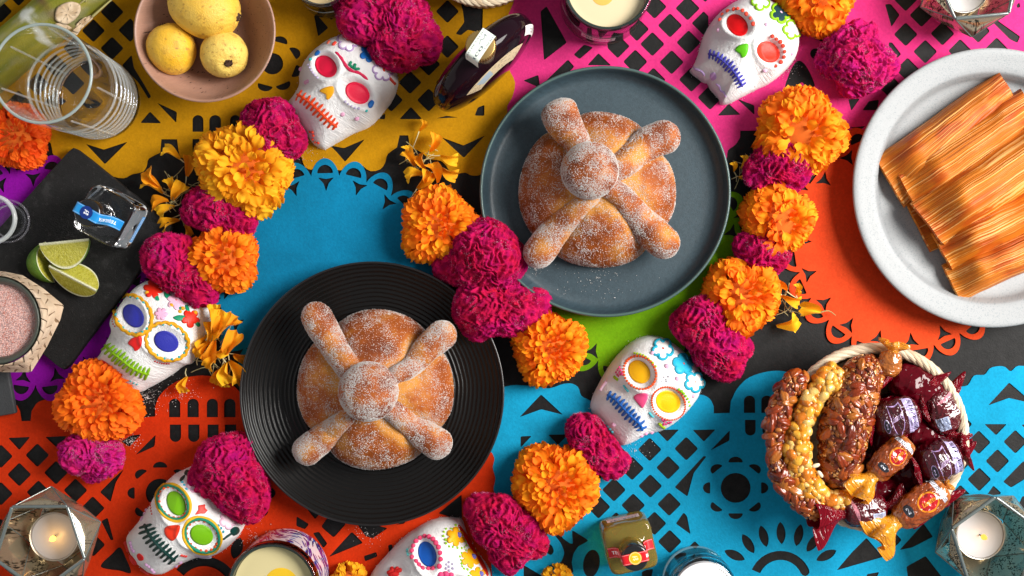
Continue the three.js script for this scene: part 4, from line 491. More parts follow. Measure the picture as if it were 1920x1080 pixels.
{ const s = 240 / 1206, z = zoom(225, 865, s);
  const K = skull('white sugar skull with green eyes and a dark green stitched mouth', z, [680, 55, 600, 80, 500, 130, 400, 220, 320, 320, 270, 410, 210, 500, 130, 610, 62, 690, 42, 750, 70, 860, 130, 960, 200, 1022, 290, 1076, 400, 1072, 540, 992, 700, 930, 850, 910, 960, 852, 1060, 765, 1120, 690, 1165, 600, 1160, 540, 1050, 400, 900, 200, 800, 90],
    { axis: -0.78, seed: 25, eyes: [{ c: [530, 395], r: [120, 84], a: 1.1, s, ring: 1.5, depth: 0.0045 }, { c: [770, 690], r: [115, 95], a: 0.55, s, ring: 1.5, depth: 0.0045 }], nose: [490, 675], cheek: [[250, 560], [720, 900]], mouth: [[250, 640], [380, 780], [520, 930]] });
  K.blob('eye_icing', ellFlat(530, 395, 120, 82, 1.15), '#6fae0c'); K.blob('eye_icing', ellFlat(770, 692, 112, 92, 0.5), '#6fae0c');
  const ring = (cx, cy, rx, ry, rot) => { K.line('yellow_eye_ring', ell(cx, cy, rx, ry, rot, 20).flat(), 2.6, '#e3b012', { closed: true, n: 90 }); K.line('green_eye_ring', ell(cx, cy, rx * 0.90, ry * 0.89, rot, 20).flat(), 3.0, '#0d8467', { closed: true, n: 90 }); K.dots('ring_dots', arcDots(cx, cy, rx * 0.83, ry * 0.81, 0, TAU * 0.96, 18, rot), 2.7, '#e0551c'); };
  ring(502, 388, 190, 148, 0.95); ring(775, 700, 192, 162, 0.7);
  K.blob('nose_icing', [418, 650, 450, 610, 555, 602, 562, 650, 530, 720, 490, 748, 440, 710], '#de3418');
  K.mouth([230, 590, 270, 680, 340, 770, 420, 850, 520, 940], 92, 3.0, '#0b3b36', 10, -0.1);
  K.blob('icing_star', [710, 500, 740, 455, 740, 415, 775, 410, 802, 405, 802, 440, 825, 460, 800, 490, 760, 492], '#dd4038', { tension: 0.2 });
  K.flower(700, 215, 70, 5, '#ecd0dc', { rot: 0.4, outline: '#dba8c4' }); K.flower(1020, 555, 78, 5, '#ecd5de', { rot: 0.2, outline: '#e0b6cb' });
  K.blob('icing_leaf', [605, 110, 625, 80, 665, 85, 660, 118, 630, 130], '#0b3b36'); K.blob('icing_leaf', [563, 180, 575, 150, 612, 124, 605, 160, 580, 186], '#0b3b36'); K.blob('icing_leaf', [1042, 660, 1060, 625, 1105, 618, 1128, 645, 1115, 680, 1070, 700], '#0b3b36'); K.line('leaf_stem', [970, 735, 1010, 705, 1050, 680], 2.6, '#0b3b36');
  K.dots('fine_dots', [588, 197, 606, 222, 626, 260], 2.4, '#4db7cf'); K.dots('fine_dots', [928, 606, 953, 630, 972, 663], 2.6, '#2d95ad'); K.dots('fine_dots', [285, 392, 290, 418, 293, 442, 296, 468, 302, 495], 2, '#d8443c');
  K.dots('icing_dot', [250, 460, 233, 492, 213, 532, 205, 548], 3.2, '#dfb0cf'); K.dots('icing_dot', [100, 768, 108, 800, 118, 832, 130, 845, 250, 972, 272, 990, 300, 1020, 318, 1040, 530, 985, 570, 950], 3.6, '#cf9fc9');
  K.dots('chin_dots', [52, 770, 60, 795, 70, 815, 75, 840], 3.2, '#dd3a34'); K.blob('lip_icing', [85, 885, 110, 890, 150, 940, 155, 975, 125, 970, 95, 930], '#dd2f2a'); K.blob('chin_heart', [160, 880, 185, 868, 220, 900, 218, 930, 185, 935, 165, 910], '#d8201e'); K.dots('chin_dots', [205, 1020, 225, 1035, 245, 1048, 265, 1058, 580, 885, 600, 890, 620, 893], 3, '#dd4038');
  K.blob('ear_icing', [695, 885, 740, 890, 800, 888, 860, 895, 850, 915, 760, 912], '#d9cfe6');
}
{ const s = 0.125, z = zoom(690, 960, s);
  const K = skull('white sugar skull with blue eye and yellow flowers, half cut off by the bottom edge', z, [1400, 130, 1300, 108, 1180, 96, 1050, 112, 930, 150, 800, 212, 690, 282, 560, 372, 430, 490, 330, 600, 220, 720, 120, 830, 50, 930, 0, 1030, -60, 1150, -90, 1260, 20, 1400, 200, 1580, 420, 1720, 600, 1740, 860, 1660, 1200, 1560, 1500, 1450, 1700, 1330, 1820, 1160, 1840, 1000, 1800, 850, 1650, 640, 1500, 400, 1450, 250],
    { axis: -0.85, seed: 26, eyes: [{ c: [890, 630], r: [195, 135], a: 1.25, s, ring: 1.32 }, { c: [1350, 1120], r: [190, 150], a: 0.5, s, ring: 1.32 }], nose: [850, 1060], cheek: [[480, 830], [1050, 1500]], mouth: [[400, 1050], [600, 1250], [800, 1450]] });
  K.blob('eye_icing', ellFlat(890, 630, 195, 130, 1.25), '#0a50a8');
  K.dots('eye_ring_dot', [720, 435, 780, 385, 850, 358, 915, 368, 975, 405, 1018, 460, 1058, 525, 1080, 610, 1090, 705, 1070, 812, 980, 845, 905, 848, 818, 838, 762, 788, 722, 735, 660, 672, 658, 578, 680, 505], 4.6, '#e0416c', { single: true });
  const tri = (x, y, r) => { K.flower(x, y, r, 6, '#e6a20e', { rot: 0.5, pw: 0.6 }); K.dots('flower_centre', [x + 42, y - 22], 5.2, '#6a68bb'); }; tri(1318, 365, 150); tri(1540, 690, 150); tri(1650, 950, 130);
  K.dots('green_dots', [1315, 197, 1250, 250, 1172, 253, 1138, 298, 1130, 360, 1163, 415, 1168, 468, 1216, 515, 1270, 523, 1338, 535, 1402, 543, 1445, 530, 1475, 500, 1457, 450, 1465, 575, 1400, 615, 1378, 668, 1392, 718, 1402, 772, 1412, 815, 1440, 850, 1492, 862, 1545, 840, 1665, 855, 1530, 915, 1510, 960], 2.5, '#8fbf18');
  K.blob('red_icing_band', [1362, 190, 1395, 215, 1450, 290, 1520, 400, 1600, 540, 1690, 680, 1770, 820, 1810, 930, 1790, 960, 1730, 860, 1650, 720, 1570, 600, 1480, 440, 1400, 290, 1352, 215], '#dd2a10', { tension: 0.4 });
  K.dots('fine_dots', [1212, 750, 1175, 785, 1265, 782, 1212, 820, 1170, 845, 1270, 848, 1220, 880], 2.6, '#aaa1bd'); K.dots('fine_dots', [590, 560, 585, 590, 592, 620, 600, 640], 2.2, '#62c4c2');
  K.lines('red_petal', [[345, 820, 370, 870, 395, 920], [460, 820, 420, 870, 390, 910], [280, 920, 350, 890, 420, 870], [300, 945, 380, 925, 450, 905], [510, 860, 440, 885, 380, 920], [310, 960, 380, 940, 470, 930]], 4.2, '#d8201e'); K.dots('icing_dot', [1090, 945, 1170, 930, 1245, 945], 6, '#dc4478', { single: true });
  K.mouth([360, 1000, 500, 1150, 650, 1300, 820, 1420], 110, 3, '#0b3b36', 9);
}
// ------------------------------------------------------------ fruit bowl and guavas
{
  const c = P(385, 60, 0.045), t = thing('ceramic_bowl', 'speckled pink clay bowl holding yellow guavas at the top edge', 'bowl', V(c.x, 0.003, c.z));
  const R = 0.0634, pr = [[0.0001, 0.0], [0.024, 0], [0.027, 0.001], [0.029, 0.004], [0.045, 0.017], [0.058, 0.031], [R - 0.0008, 0.0425], [R, 0.0440], [R - 0.001, 0.0450], [R - 0.0024, 0.0442], [0.055, 0.0325], [0.043, 0.0205], [0.030, 0.0105], [0.018, 0.0075], [0.0001, 0.007]];
  const cv = new THREE.CatmullRomCurve3(pr.map((p) => V(p[0], p[1], 0)), false, 'centripetal').getPoints(80).map((p) => [Math.max(p.x, 0.00005), p.y]);
  const clay = tex(512, (u, v, x, y) => { let k = 0.97 + 0.10 * (tfbm(u, v, 9, 91, 3) - 0.5) + 0.06 * (tnoise(u, v, 200, 92) - 0.5); const gx = Math.floor(u * 46), gy = Math.floor(v * 46), h = hash2(gx, gy, 93); if (h > 0.86) { const ox = hash2(gx, gy, 94) * 0.6 + 0.2, oy = hash2(gx, gy, 95) * 0.6 + 0.2, d = Math.hypot(u * 46 - gx - ox, v * 46 - gy - oy); if (d < 0.08 + 0.14 * hash2(gx, gy, 96)) k = 0.35; } return [k, k * 0.99, k * 0.98]; }, true, 1 / 0.11);
  mesh('bowl_body', metricLathe(cv, 128), phys({ color: C(0.40, 0.225, 0.165), map: clay, roughness: 0.42, bumpMap: fineGrain, bumpScale: 0.00015 }), t);
}
function guava(label, px, py, r, h, { stretch = 1.12, dir = 0, up = 0.3, pale = 0, seed = 1, calyx = true }) {
  const c = P(px, py, h), R = r * S * (1 - h), t = thing('guava', label, 'guava fruit', c, 'yellow guavas in the pink clay bowl'), rnd = rng(seed);
  const ax = V(Math.cos(dir) * Math.cos(up), Math.sin(up), Math.sin(dir) * Math.cos(up)), q = new THREE.Quaternion().setFromUnitVectors(V(0, 1, 0), ax);
  const col = (p) => { const n = 0.5 + 1.1 * fbm(p.x * 55 + seed, p.y * 55, p.z * 55, 3), k = clamp(n * 0.45 + pale), sp = smooth(0.43, 0.55, noise(p.x * 420 + seed, p.y * 420, p.z * 420)) * 0.75 + smooth(0.36, 0.5, noise(p.x * 130, p.y * 130 + seed, p.z * 130)) * 0.35; const a = [lerp(0.80, 0.80, k), lerp(0.42, 0.55, k), lerp(0.006, 0.12, k)], b = [0.36, 0.16, 0.03]; return a.map((x, i) => lerp(x, b[i], clamp(sp))); };
  const g = grid(96, 64, (u, v) => { const a = u * TAU, s = v * Math.PI, d = 1 + 0.025 * noise(Math.cos(a) * 1.6, s, Math.sin(a) * 1.6 + seed) + 0.012 * noise(Math.cos(a) * 5, s * 3, Math.sin(a) * 5); const y = Math.cos(s), w = Math.sin(s) * (1 + 0.06 * y); return V(Math.cos(a) * w * R * d, y * R * stretch * d - (y > 0.92 ? (y - 0.92) * R * 0.9 : 0), Math.sin(a) * w * R * d).applyQuaternion(q); }, { closeU: true, flip: true, color: col });
  mesh('skin', g, phys({ color: 0xffffff, vertexColors: true, roughness: 0.38, bumpMap: coarseGrain, bumpScale: 0.0005, specularIntensity: 0.7 }), t);
  if (calyx) { const gs = []; for (let k = 0; k < 9; k++) { const a = k / 9 * TAU + 0.3 * rnd(), rr = 0.0022 + 0.0016 * rnd(); gs.push(new THREE.ConeGeometry(0.0014, 0.003 + 0.002 * rnd(), 5).rotateX(0.7 * (rnd() - 0.2)).rotateY(-a).translate(Math.cos(a) * rr, R * stretch - 0.0006, Math.sin(a) * rr)); } gs.push(new THREE.CylinderGeometry(0.003, 0.0045, 0.0022, 12).translate(0, R * stretch - 0.0018, 0)); const m = mergeGeometries(gs.map((x) => x.index ? x.toNonIndexed() : x)); m.applyQuaternion(q); mesh('dried_calyx', m, std({ color: C(0.055, 0.024, 0.012), roughness: 0.95 }), t); }
}
guava('deep yellow guava on the left in the pink clay bowl', 322, 92, 45, 0.034, { stretch: 1.06, dir: -1.9, up: 0.12, seed: 3, pale: 0.05 });
guava('pale spotted guava with brown calyx turned to the camera', 420, 101, 44, 0.034, { stretch: 0.98, dir: 1.0, up: 0.80, seed: 5, pale: 0.75 });
guava('largest guava on top in the pink clay bowl, cut by the top edge', 383, 14, 56, 0.044, { stretch: 1.22, dir: 0.28, up: -0.05, seed: 8, pale: 0.35 });

// ------------------------------------------------------------ drinking glass with a cut plaid pattern
const clearGlass = phys({ color: C(0.985, 0.99, 0.99), roughness: 0.015, transmission: 1, thickness: 0.01, ior: 1.5 });
{
  const c = P(193, 190, 0), t = thing('drinking_glass', 'tall clear tumbler with cut plaid lines standing on the mustard paper', 'drinking glass', V(c.x, 0.0027, c.z)), Hh = 0.127, r0 = 0.0370, r1 = 0.0412;
  const pane = phys({ color: C(0.97, 0.98, 0.975), roughness: 0.02, transmission: 1, thickness: 0, ior: 1.6, specularIntensity: 1, side: THREE.DoubleSide }), cutGlass = phys({ color: C(0.95, 0.97, 0.97), roughness: 0.06, transmission: 0.86, thickness: 0, ior: 1.65, specularIntensity: 1, side: THREE.DoubleSide });
  const rOf = (y) => lerp(r0, r1, y / Hh), ripple = (y) => 0.00035 * smooth(0.006, 0.014, y) * (1 - smooth(0.07, 0.10, y)) * (1 - Math.cos(y * (1 + 0.05 * Math.sin(y * 160)) / 0.0074 * TAU));
  mesh('outer_wall', lathe(Array.from({ length: 150 }, (_, i) => { const y = lerp(0.004, Hh - 0.001, i / 149); return [rOf(y) - ripple(y), y]; }), 128), pane, t);
  mesh('inner_wall', lathe(Array.from({ length: 60 }, (_, i) => { const y = lerp(0.013, Hh - 0.001, i / 59); return [rOf(y) - 0.0024, y]; }), 128), pane, t);
  mesh('thick_base', lathe([[0.0005, 0.0003], [r0 - 0.004, 0.0], [r0 - 0.0008, 0.0008], [r0 - 0.0002, 0.0035], [r0 - 0.0003, 0.0110], [r0 - 0.0028, 0.0132], [r0 - 0.008, 0.0115], [0.0005, 0.0108]], 128), clearGlass, t);
  for (const y of [0.0125, 0.020, 0.0275, 0.0355, 0.0445, 0.0545, 0.067]) mesh('cut_ring', new THREE.TorusGeometry(rOf(y) - 0.0006, 0.0009 + 0.0005 * hash2(y * 1e4, 2, 3), 8, 128).rotateX(Math.PI / 2).translate(0, y, 0), cutGlass, t);
  for (let k = 0; k < 7; k++) { const a = (k + 0.24) / 7 * TAU; mesh('cut_line', sweep([0.010, 0.05, Hh - 0.013].map((y) => V(Math.cos(a) * rOf(y), y, Math.sin(a) * rOf(y))), 0.0010, 8, 12, false, 0.03), cutGlass, t); }
  mesh('rim', new THREE.TorusGeometry(r1 - 0.0010, 0.0013, 12, 128).rotateX(Math.PI / 2).translate(0, Hh - 0.0004, 0), phys({ color: C(0.58, 0.66, 0.64), roughness: 0.12, transmission: 0.55, thickness: 0, ior: 1.55, side: THREE.DoubleSide }), t);
}

// ------------------------------------------------------------ sugar cane
function cane(label, px, py, r, dir, from, to, node, seed) {
  const h = r * S, c = P(px, py, h + 0.003), d = V(Math.cos(dir), 0, Math.sin(dir)), t = thing('sugar_cane', label, 'sugar cane', V(c.x, 0.003, c.z), undefined), n = V(-d.z, 0, d.x);
  const at = (s, a, R) => V(c.x, c.y, c.z).addScaledVector(d, s).addScaledVector(n, Math.cos(a) * R).add(V(0, Math.sin(a) * R, 0));
  const g = grid(72, 160, (u, v) => { const s = lerp(from, to, v), a = u * TAU, nb = Math.exp(-(((s - node) / 0.006) ** 2)); return at(s, a, h * (0.965 + 0.07 * nb + 0.012 * noise(s * 40, Math.cos(a), seed))); }, { closeU: true, flip: true, uv: (u, v) => [u * 0.12, v * 0.3],
    color: (p) => { const rel = p.clone().sub(c), s = rel.dot(d), w = rel.dot(n), st = fbm(s * 14, w * 260, seed, 3), bl = fbm(s * 60, w * 60 + 5, seed, 3); let k = [0.13, 0.15, 0.008]; const y = clamp(0.45 + 1.5 * st); k = k.map((x, i) => lerp(x, [0.27, 0.24, 0.022][i], y)); const gy = smooth(0.05, 0.3, fbm(s * 35 + 3, w * 80, seed + 4, 3)) * 0.35; k = k.map((x, i) => lerp(x, [0.27, 0.25, 0.20][i], gy)); const wax = smooth(0.05, 0.25, 0.16 - Math.abs(s - node + 0.020) * 26 + 0.7 * bl); k = k.map((x, i) => lerp(x, [0.62, 0.64, 0.62][i], wax * 0.75)); const br = Math.exp(-(((s - node) / 0.004) ** 2)) * (0.6 + bl); return k.map((x, i) => lerp(x, [0.12, 0.05, 0.03][i], clamp(br))); } });
  part('stalk', g, phys({ color: 0xffffff, vertexColors: true, roughness: 0.5, bumpMap: coarseGrain, bumpScale: 0.0006, specularIntensity: 0.5 }), t);
  return { t, at, c, d, n, h };
}
{
  const dir = Math.atan2(-0.646, 0.763), K = cane('thick green sugar cane stalk behind the drinking glass in the upper left', 100, 30, 44, dir, -0.16, 0.12, 0.004, 5);
  const scar = (name, poly, hex, up) => { const q = closedLine(pairs(poly), 60), m = q.reduce((s, p) => [s[0] + p[0] / q.length, s[1] + p[1] / q.length], [0, 0]); const lift = (x, y, e) => { let h = 0.04; for (let i = 0; i < 8; i++) { const w = P(x, y, h), off = w.clone().sub(K.c).dot(K.n), yy = K.c.y + Math.sqrt(Math.max(0, (K.h * 1.0) ** 2 - off * off)); h = lerp(h, yy, 0.7); } return P(x, y, Math.max(h, 0.006) + e); };
    part(name, grid(60, 7, (u, v) => { const i = Math.round(u * 60) % 60, s = Math.min(1, v * 7 / 6), e = v > 6.5 / 7 ? -0.002 : up + 0.0013 * fbm(lerp(m[0], q[i][0], s) * 0.16, lerp(m[1], q[i][1], s) * 0.16, 3, 3); return lift(lerp(m[0], q[i][0], s), lerp(m[1], q[i][1], s), e); }, { closeU: true, flip: true, color: (p) => { const k = clamp(0.55 + 1.6 * fbm(p.x * 160, p.y * 160, p.z * 160, 3)); const b = noise(p.x * 700, p.z * 700, 2) > 0.42 ? 0.35 : 1; return [lerp(0.40, 0.66, k) * b, lerp(0.27, 0.52, k) * b, lerp(0.15, 0.36, k) * b]; } }), phys({ color: 0xffffff, vertexColors: true, roughness: 0.9 }), K.t); };
  scar('leaf_scar', [103, 34, 106, 16, 118, 7, 134, 3, 149, 8, 151, 20, 145, 32, 136, 40, 124, 46, 110, 42], '#cbb795', 0.0022);
  scar('leaf_scar', [140, 52, 146, 42, 158, 33, 171, 29, 174, 34, 164, 44, 152, 55, 146, 62, 136, 58], '#cbb795', 0.0018);
  scar('root_band', [104, 44, 116, 44, 128, 48, 140, 56, 147, 60, 143, 66, 130, 60, 116, 54, 106, 50], '#9a7a60', 0.0014);
  const straw = std({ color: C(0.40, 0.36, 0.14), roughness: 0.85 }); part('dry_leaf_strand', sweep([P(172, 32, 0.028), P(190, 16, 0.03), P(215, -6, 0.03)], (v) => 0.0012 * (1 - 0.5 * v), 6, 14), straw, K.t); part('dry_leaf_strand', sweep([P(148, 8, 0.04), P(156, 2, 0.042), P(166, -6, 0.043)], 0.0008, 6, 10), straw, K.t); part('dry_leaf_strand', sweep([P(160, 4, 0.04), P(167, -8, 0.042), P(172, -16, 0.043)], 0.0005, 6, 10), straw, K.t);
  cane('yellow green sugar cane end in the very top left corner', -26, -14, 34, dir, -0.12, 0.10, 0.08, 9);
}

// ------------------------------------------------------------ slate board, lime wedges, salt, small glass
const SL = 0.0125;
{
  const poly = [[137, 276], [322, 424], [120, 694], [-90, 526]].map(([x, y]) => { const p = P(x, y, SL); return new THREE.Vector2(p.x, -p.z); });
  const out = []; for (let i = 0; i < 4; i++) { const a = poly[i], b = poly[(i + 1) % 4]; for (let k = 0; k < 26; k++) { const t = k / 26, n = (i * 26 + k); const p = a.clone().lerp(b, t), d = b.clone().sub(a).normalize(), e = 0.0007 * fbm(n * 0.31, i * 3, 1, 2); const cr = k === 0 ? 0.002 : 0; p.add(V(-d.y * e, d.x * e, 0)); if (cr) { const q = poly[(i + 3) % 4].clone().sub(a).normalize().add(d).multiplyScalar(cr * 0.5); p.add(q); } out.push(p); } }
  const g = new THREE.ExtrudeGeometry(new THREE.Shape(out), { depth: SL - 0.0056, bevelEnabled: true, bevelThickness: 0.0009, bevelSize: 0.0008, bevelSegments: 2, steps: 1 }); g.rotateX(-Math.PI / 2); g.translate(0, 0.0046, 0); const c = P(113, 480, 0), m = mesh('slate_board', g.translate(-c.x, 0, -c.z), phys({ color: C(0.030, 0.029, 0.029), roughness: 0.7, specularIntensity: 0.45, map: tex(512, (u, v) => { const s = smooth(0.64, 0.78, tfbm(u, v, 11, 141, 4)) * 0.5, w = smooth(0.70, 0.85, tfbm(u, v, 60, 142, 3)) * 0.5; return 0.66 + 0.16 * (tfbm(u, v, 30, 143, 3) - 0.5) + s * 0.5 + w; }, true, 1 / 0.12), bumpMap: coarseGrain, bumpScale: 0.0005 })); metricUV(g); m.position.copy(c);
  tag(m, 'dark slate serving board under the lime wedges and clear tequila bottle', 'serving board');
  const c2 = P(4, 722, 0.008), b2 = mesh('slate_tile', new RoundedBoxGeometry(0.05, 0.006, 0.05, 2, 0.0015).rotateY(0.18).translate(0, 0, 0), phys({ color: C(0.035, 0.037, 0.04), roughness: 0.7, bumpMap: coarseGrain, bumpScale: 0.0005 })); b2.position.set(c2.x - 0.016, 0.0066, c2.z + 0.006); metricUV(b2.geometry); tag(b2, 'dark grey stone tile corner at the left edge below the salt basket', 'stone tile');
}
function lime(label, px, py, h, { yaw, a, b, D, w, seed }) {
  const X = V(Math.cos(yaw), 0, Math.sin(yaw)), d = V(...D); d.addScaledVector(X, -d.dot(X)).normalize(); const N = V().crossVectors(X, d), c = P(px, py, h), t = thing('lime_wedge', label, 'lime wedge', V(c.x, SL, c.z), 'three lime wedges on the slate board');
  const pt = (s, ph, k = 1) => V(0, 0, 0).addScaledVector(X, a * Math.cos(s) * (1 + 0.10 * Math.pow(Math.abs(Math.cos(s)), 6))).addScaledVector(d, Math.cos(ph) * b * Math.sin(s) * k).addScaledVector(N, Math.sin(ph) * b * Math.sin(s) * k);
  let low = 1; for (let i = 0; i <= 20; i++) for (let j = 0; j <= 10; j++) low = Math.min(low, pt(i / 20 * Math.PI, lerp(-w / 2, w / 2, j / 10)).y); const y0 = -low + 0.0004;
  const peel = grid(60, 40, (u, v) => pt(u * Math.PI, lerp(-w / 2, w / 2, v)).add(V(0, y0, 0)), { color: (p) => { const n = clamp(0.5 + 1.3 * fbm(p.x * 90 + seed, p.y * 90, p.z * 90, 3)); return [lerp(0.06, 0.17, n), lerp(0.19, 0.30, n), lerp(0.010, 0.022, n)]; } });
  mesh('peel', peel, phys({ color: 0xffffff, vertexColors: true, roughness: 0.35, bumpMap: coarseGrain, bumpScale: 0.0012, side: THREE.DoubleSide }), t);
  for (const sg of [-1, 1]) { const f = grid(90, 26, (u, v) => { const s = u * Math.PI; const q = pt(s, sg * w / 2, v * 0.998).add(V(0, y0, 0)); const r = v * Math.sin(s); return q.addScaledVector(d, (v > 0.9 ? 0 : 0.0004 * noise(u * 60, v * 6, seed))); }, { color: (p, u, v) => { const s = u * Math.PI, rim = smooth(0.90, 0.955, v) , cl = 1 - smooth(0.03, 0.13, v * Math.sin(s)); const x = Math.cos(s) * a, y = Math.sin(s) * b * v, ang2 = Math.atan2(y, x) , ray = noise(ang2 * 16, Math.hypot(x, y) * 150, seed + sg), ves = noise(ang2 * 34, Math.hypot(x, y) * 420, seed); let k = [0.40, 0.36, 0.022]; k = k.map((q, i) => lerp(q, [0.58, 0.54, 0.10][i], clamp(0.35 + 0.9 * ray + 0.5 * ves))); const pith = Math.max(rim, cl); k = k.map((q, i) => lerp(q, [0.74, 0.74, 0.52][i], pith)); return k; } });
    mesh('cut_face', f, phys({ color: 0xffffff, vertexColors: true, roughness: 0.22, specularIntensity: 0.9, side: THREE.DoubleSide, bumpMap: coarseGrain, bumpScale: 0.0008 }), t); }
}
lime('lime wedge showing its green peel, leftmost of the three', 83, 491, 0.026, { yaw: 1.36, a: 0.0175, b: 0.0205, D: [-0.72, 0.62, 0.05], w: 1.35, seed: 1 });
lime('lime wedge with flat cut face up, nearest the clear tequila bottle', 124, 452, 0.032, { yaw: -0.10, a: 0.0205, b: 0.0255, D: [0.05, -0.62, 0.78], w: 1.15, seed: 2 });
lime('lime wedge with raised white pith ridge, lowest of the three', 137, 522, 0.032, { yaw: 0.48, a: 0.0222, b: 0.0205, D: [-0.05, -1, 0.05], w: 1.5, seed: 3 });

{ // salt bowl in a plaited palm basket
  const cx = -6, cy = 601, hb = 0.050, c = P(cx, cy, hb), t = thing('palm_basket', 'plaited pale palm basket around the green salt bowl at the left edge', 'basket', V(c.x, SL, c.z));
  const poly = pairs([-110, 522, -40, 508, 8, 510, 42, 517, 80, 541, 119, 573, 112, 600, 88, 648, 58, 697, 10, 697, -40, 694, -110, 690]);
  const edge = (a) => { const d = [Math.cos(a), Math.sin(a)]; let best = 130; for (let i = 0; i < poly.length; i++) { const p = poly[i], q = poly[(i + 1) % poly.length], ex = q[0] - p[0], ey = q[1] - p[1], den = d[0] * ey - d[1] * ex; if (Math.abs(den) < 1e-6) continue; const s = ((p[0] - cx) * ey - (p[1] - cy) * ex) / den, u = ((p[0] - cx) * d[1] - (p[1] - cy) * d[0]) / den; if (s > 0 && u >= 0 && u <= 1) best = Math.min(best, s); } return best; };
  const mats = [C(0.62, 0.47, 0.33), C(0.66, 0.51, 0.37), C(0.56, 0.41, 0.28)].map((k) => phys({ color: k, roughness: 0.65, bumpMap: tex(128, (u, v) => 0.5 * tnoise(u * 1, v * 0.08, 128, 151) + 0.5 * tnoise(u, v, 16, 152), false, 60), bumpScale: 0.0005 }));
  const at = (a, k, e) => { const r = lerp(84, edge(a) + 1, k), h = lerp(hb + 0.001, 0.030, smooth(0, 1, k)); return P(cx + Math.cos(a) * r, cy + Math.sin(a) * r, h + e); };
  const rnd = rng(15), N = 26;
  for (let i = 0; i < N; i++) for (let j = 0; j < 3; j++) { const a0 = (i + (j % 2) * 0.5 + 0.02) / N * TAU, a1 = (i + 0.93 + (j % 2) * 0.5) / N * TAU; if (Math.cos((a0 + a1) / 2) < -0.45) continue; const k0 = j / 3 - 0.03, k1 = (j + 1.08) / 3, sk = 0.26 * (j % 2 ? -1 : 1) + 0.1 * (rnd() - 0.5), l = 0.0006 + 0.0007 * rnd();
    const g = grid(6, 6, (u, v) => at(lerp(a0, a1, u) + sk * (v - 0.5) * 0.32, clamp(lerp(k0, k1, v), -0.02, 1), l + 0.0014 * Math.sin(Math.PI * u) * Math.sin(Math.PI * v) + 0.0016 * u), { uv: (u, v) => [u * 0.01, v * 0.012] }); part('palm_strip', g, mats[(rnd() * 3) | 0], t); }
  const wall = grid(72, 6, (u, v) => { const a = u * TAU; const r = lerp(edge(a) - 0.5, edge(a) * 0.86, v); return P(cx + Math.cos(a) * r, cy + Math.sin(a) * r, lerp(0.0295, 0.0128, v)); }, { closeU: true }); part('basket_wall', wall, mats[2], t);
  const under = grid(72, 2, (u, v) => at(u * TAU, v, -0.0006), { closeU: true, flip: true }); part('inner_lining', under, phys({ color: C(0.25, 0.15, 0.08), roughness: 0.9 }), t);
  const b = thing('salt_bowl', 'small dark green ceramic bowl filled with pink salt', 'bowl', V(c.x, SL, c.z)), k = S * (1 - hb);
  mesh('bowl_body', metricLathe([[0.001, 0.001], [0.6 * 82 * k, 0.001], [0.85 * 82 * k, 0.012], [80 * k, 0.032], [82 * k, 0.0385], [81 * k, 0.0400], [78.5 * k, 0.0402], [72 * k, 0.0376], [69 * k, 0.034], [66 * k, 0.027], [40 * k, 0.010], [0.001, 0.008]], 96), phys({ color: C(0.052, 0.062, 0.048), roughness: 0.32, bumpMap: fineGrain, bumpScale: 0.0002 }), b);
  const sg = grid(90, 30, (u, v) => { const a = u * TAU, r = v * 68.5 * k; return V(Math.cos(a) * r, 0.0318 + 0.0032 * Math.cos(v * 1.4) + 0.0011 * fbm(Math.cos(a) * r * 90, Math.sin(a) * r * 90, 3, 3), Math.sin(a) * r); }, { closeU: true, flip: true, color: (p) => { const n = clamp(0.5 + 1.4 * fbm(p.x * 300, p.z * 300, 4, 3)); return [lerp(0.44, 0.58, n), lerp(0.27, 0.38, n), lerp(0.25, 0.36, n)]; } });
  const sm = mesh('pink_salt', sg, phys({ color: 0xffffff, vertexColors: true, roughness: 0.7, bumpMap: fineGrain, bumpScale: 0.0008 }), b); sm.userData.kind = 'stuff';
  const list = sampled(sg, 5200, rnd, () => 1, (r) => 0.0004 + 0.0004 * r()); stuff('salt_crystals', sugarGeo, phys({ color: C(0.78, 0.55, 0.50), roughness: 0.25, specularIntensity: 0.8 }), list, b, list.map((_, i) => { const q = hash2(i, 3, 7); return q > 0.82 ? C(0.70, 0.30, 0.22) : q > 0.4 ? C(1, 0.86, 0.82) : C(1.1, 1.1, 1.1); }));
}
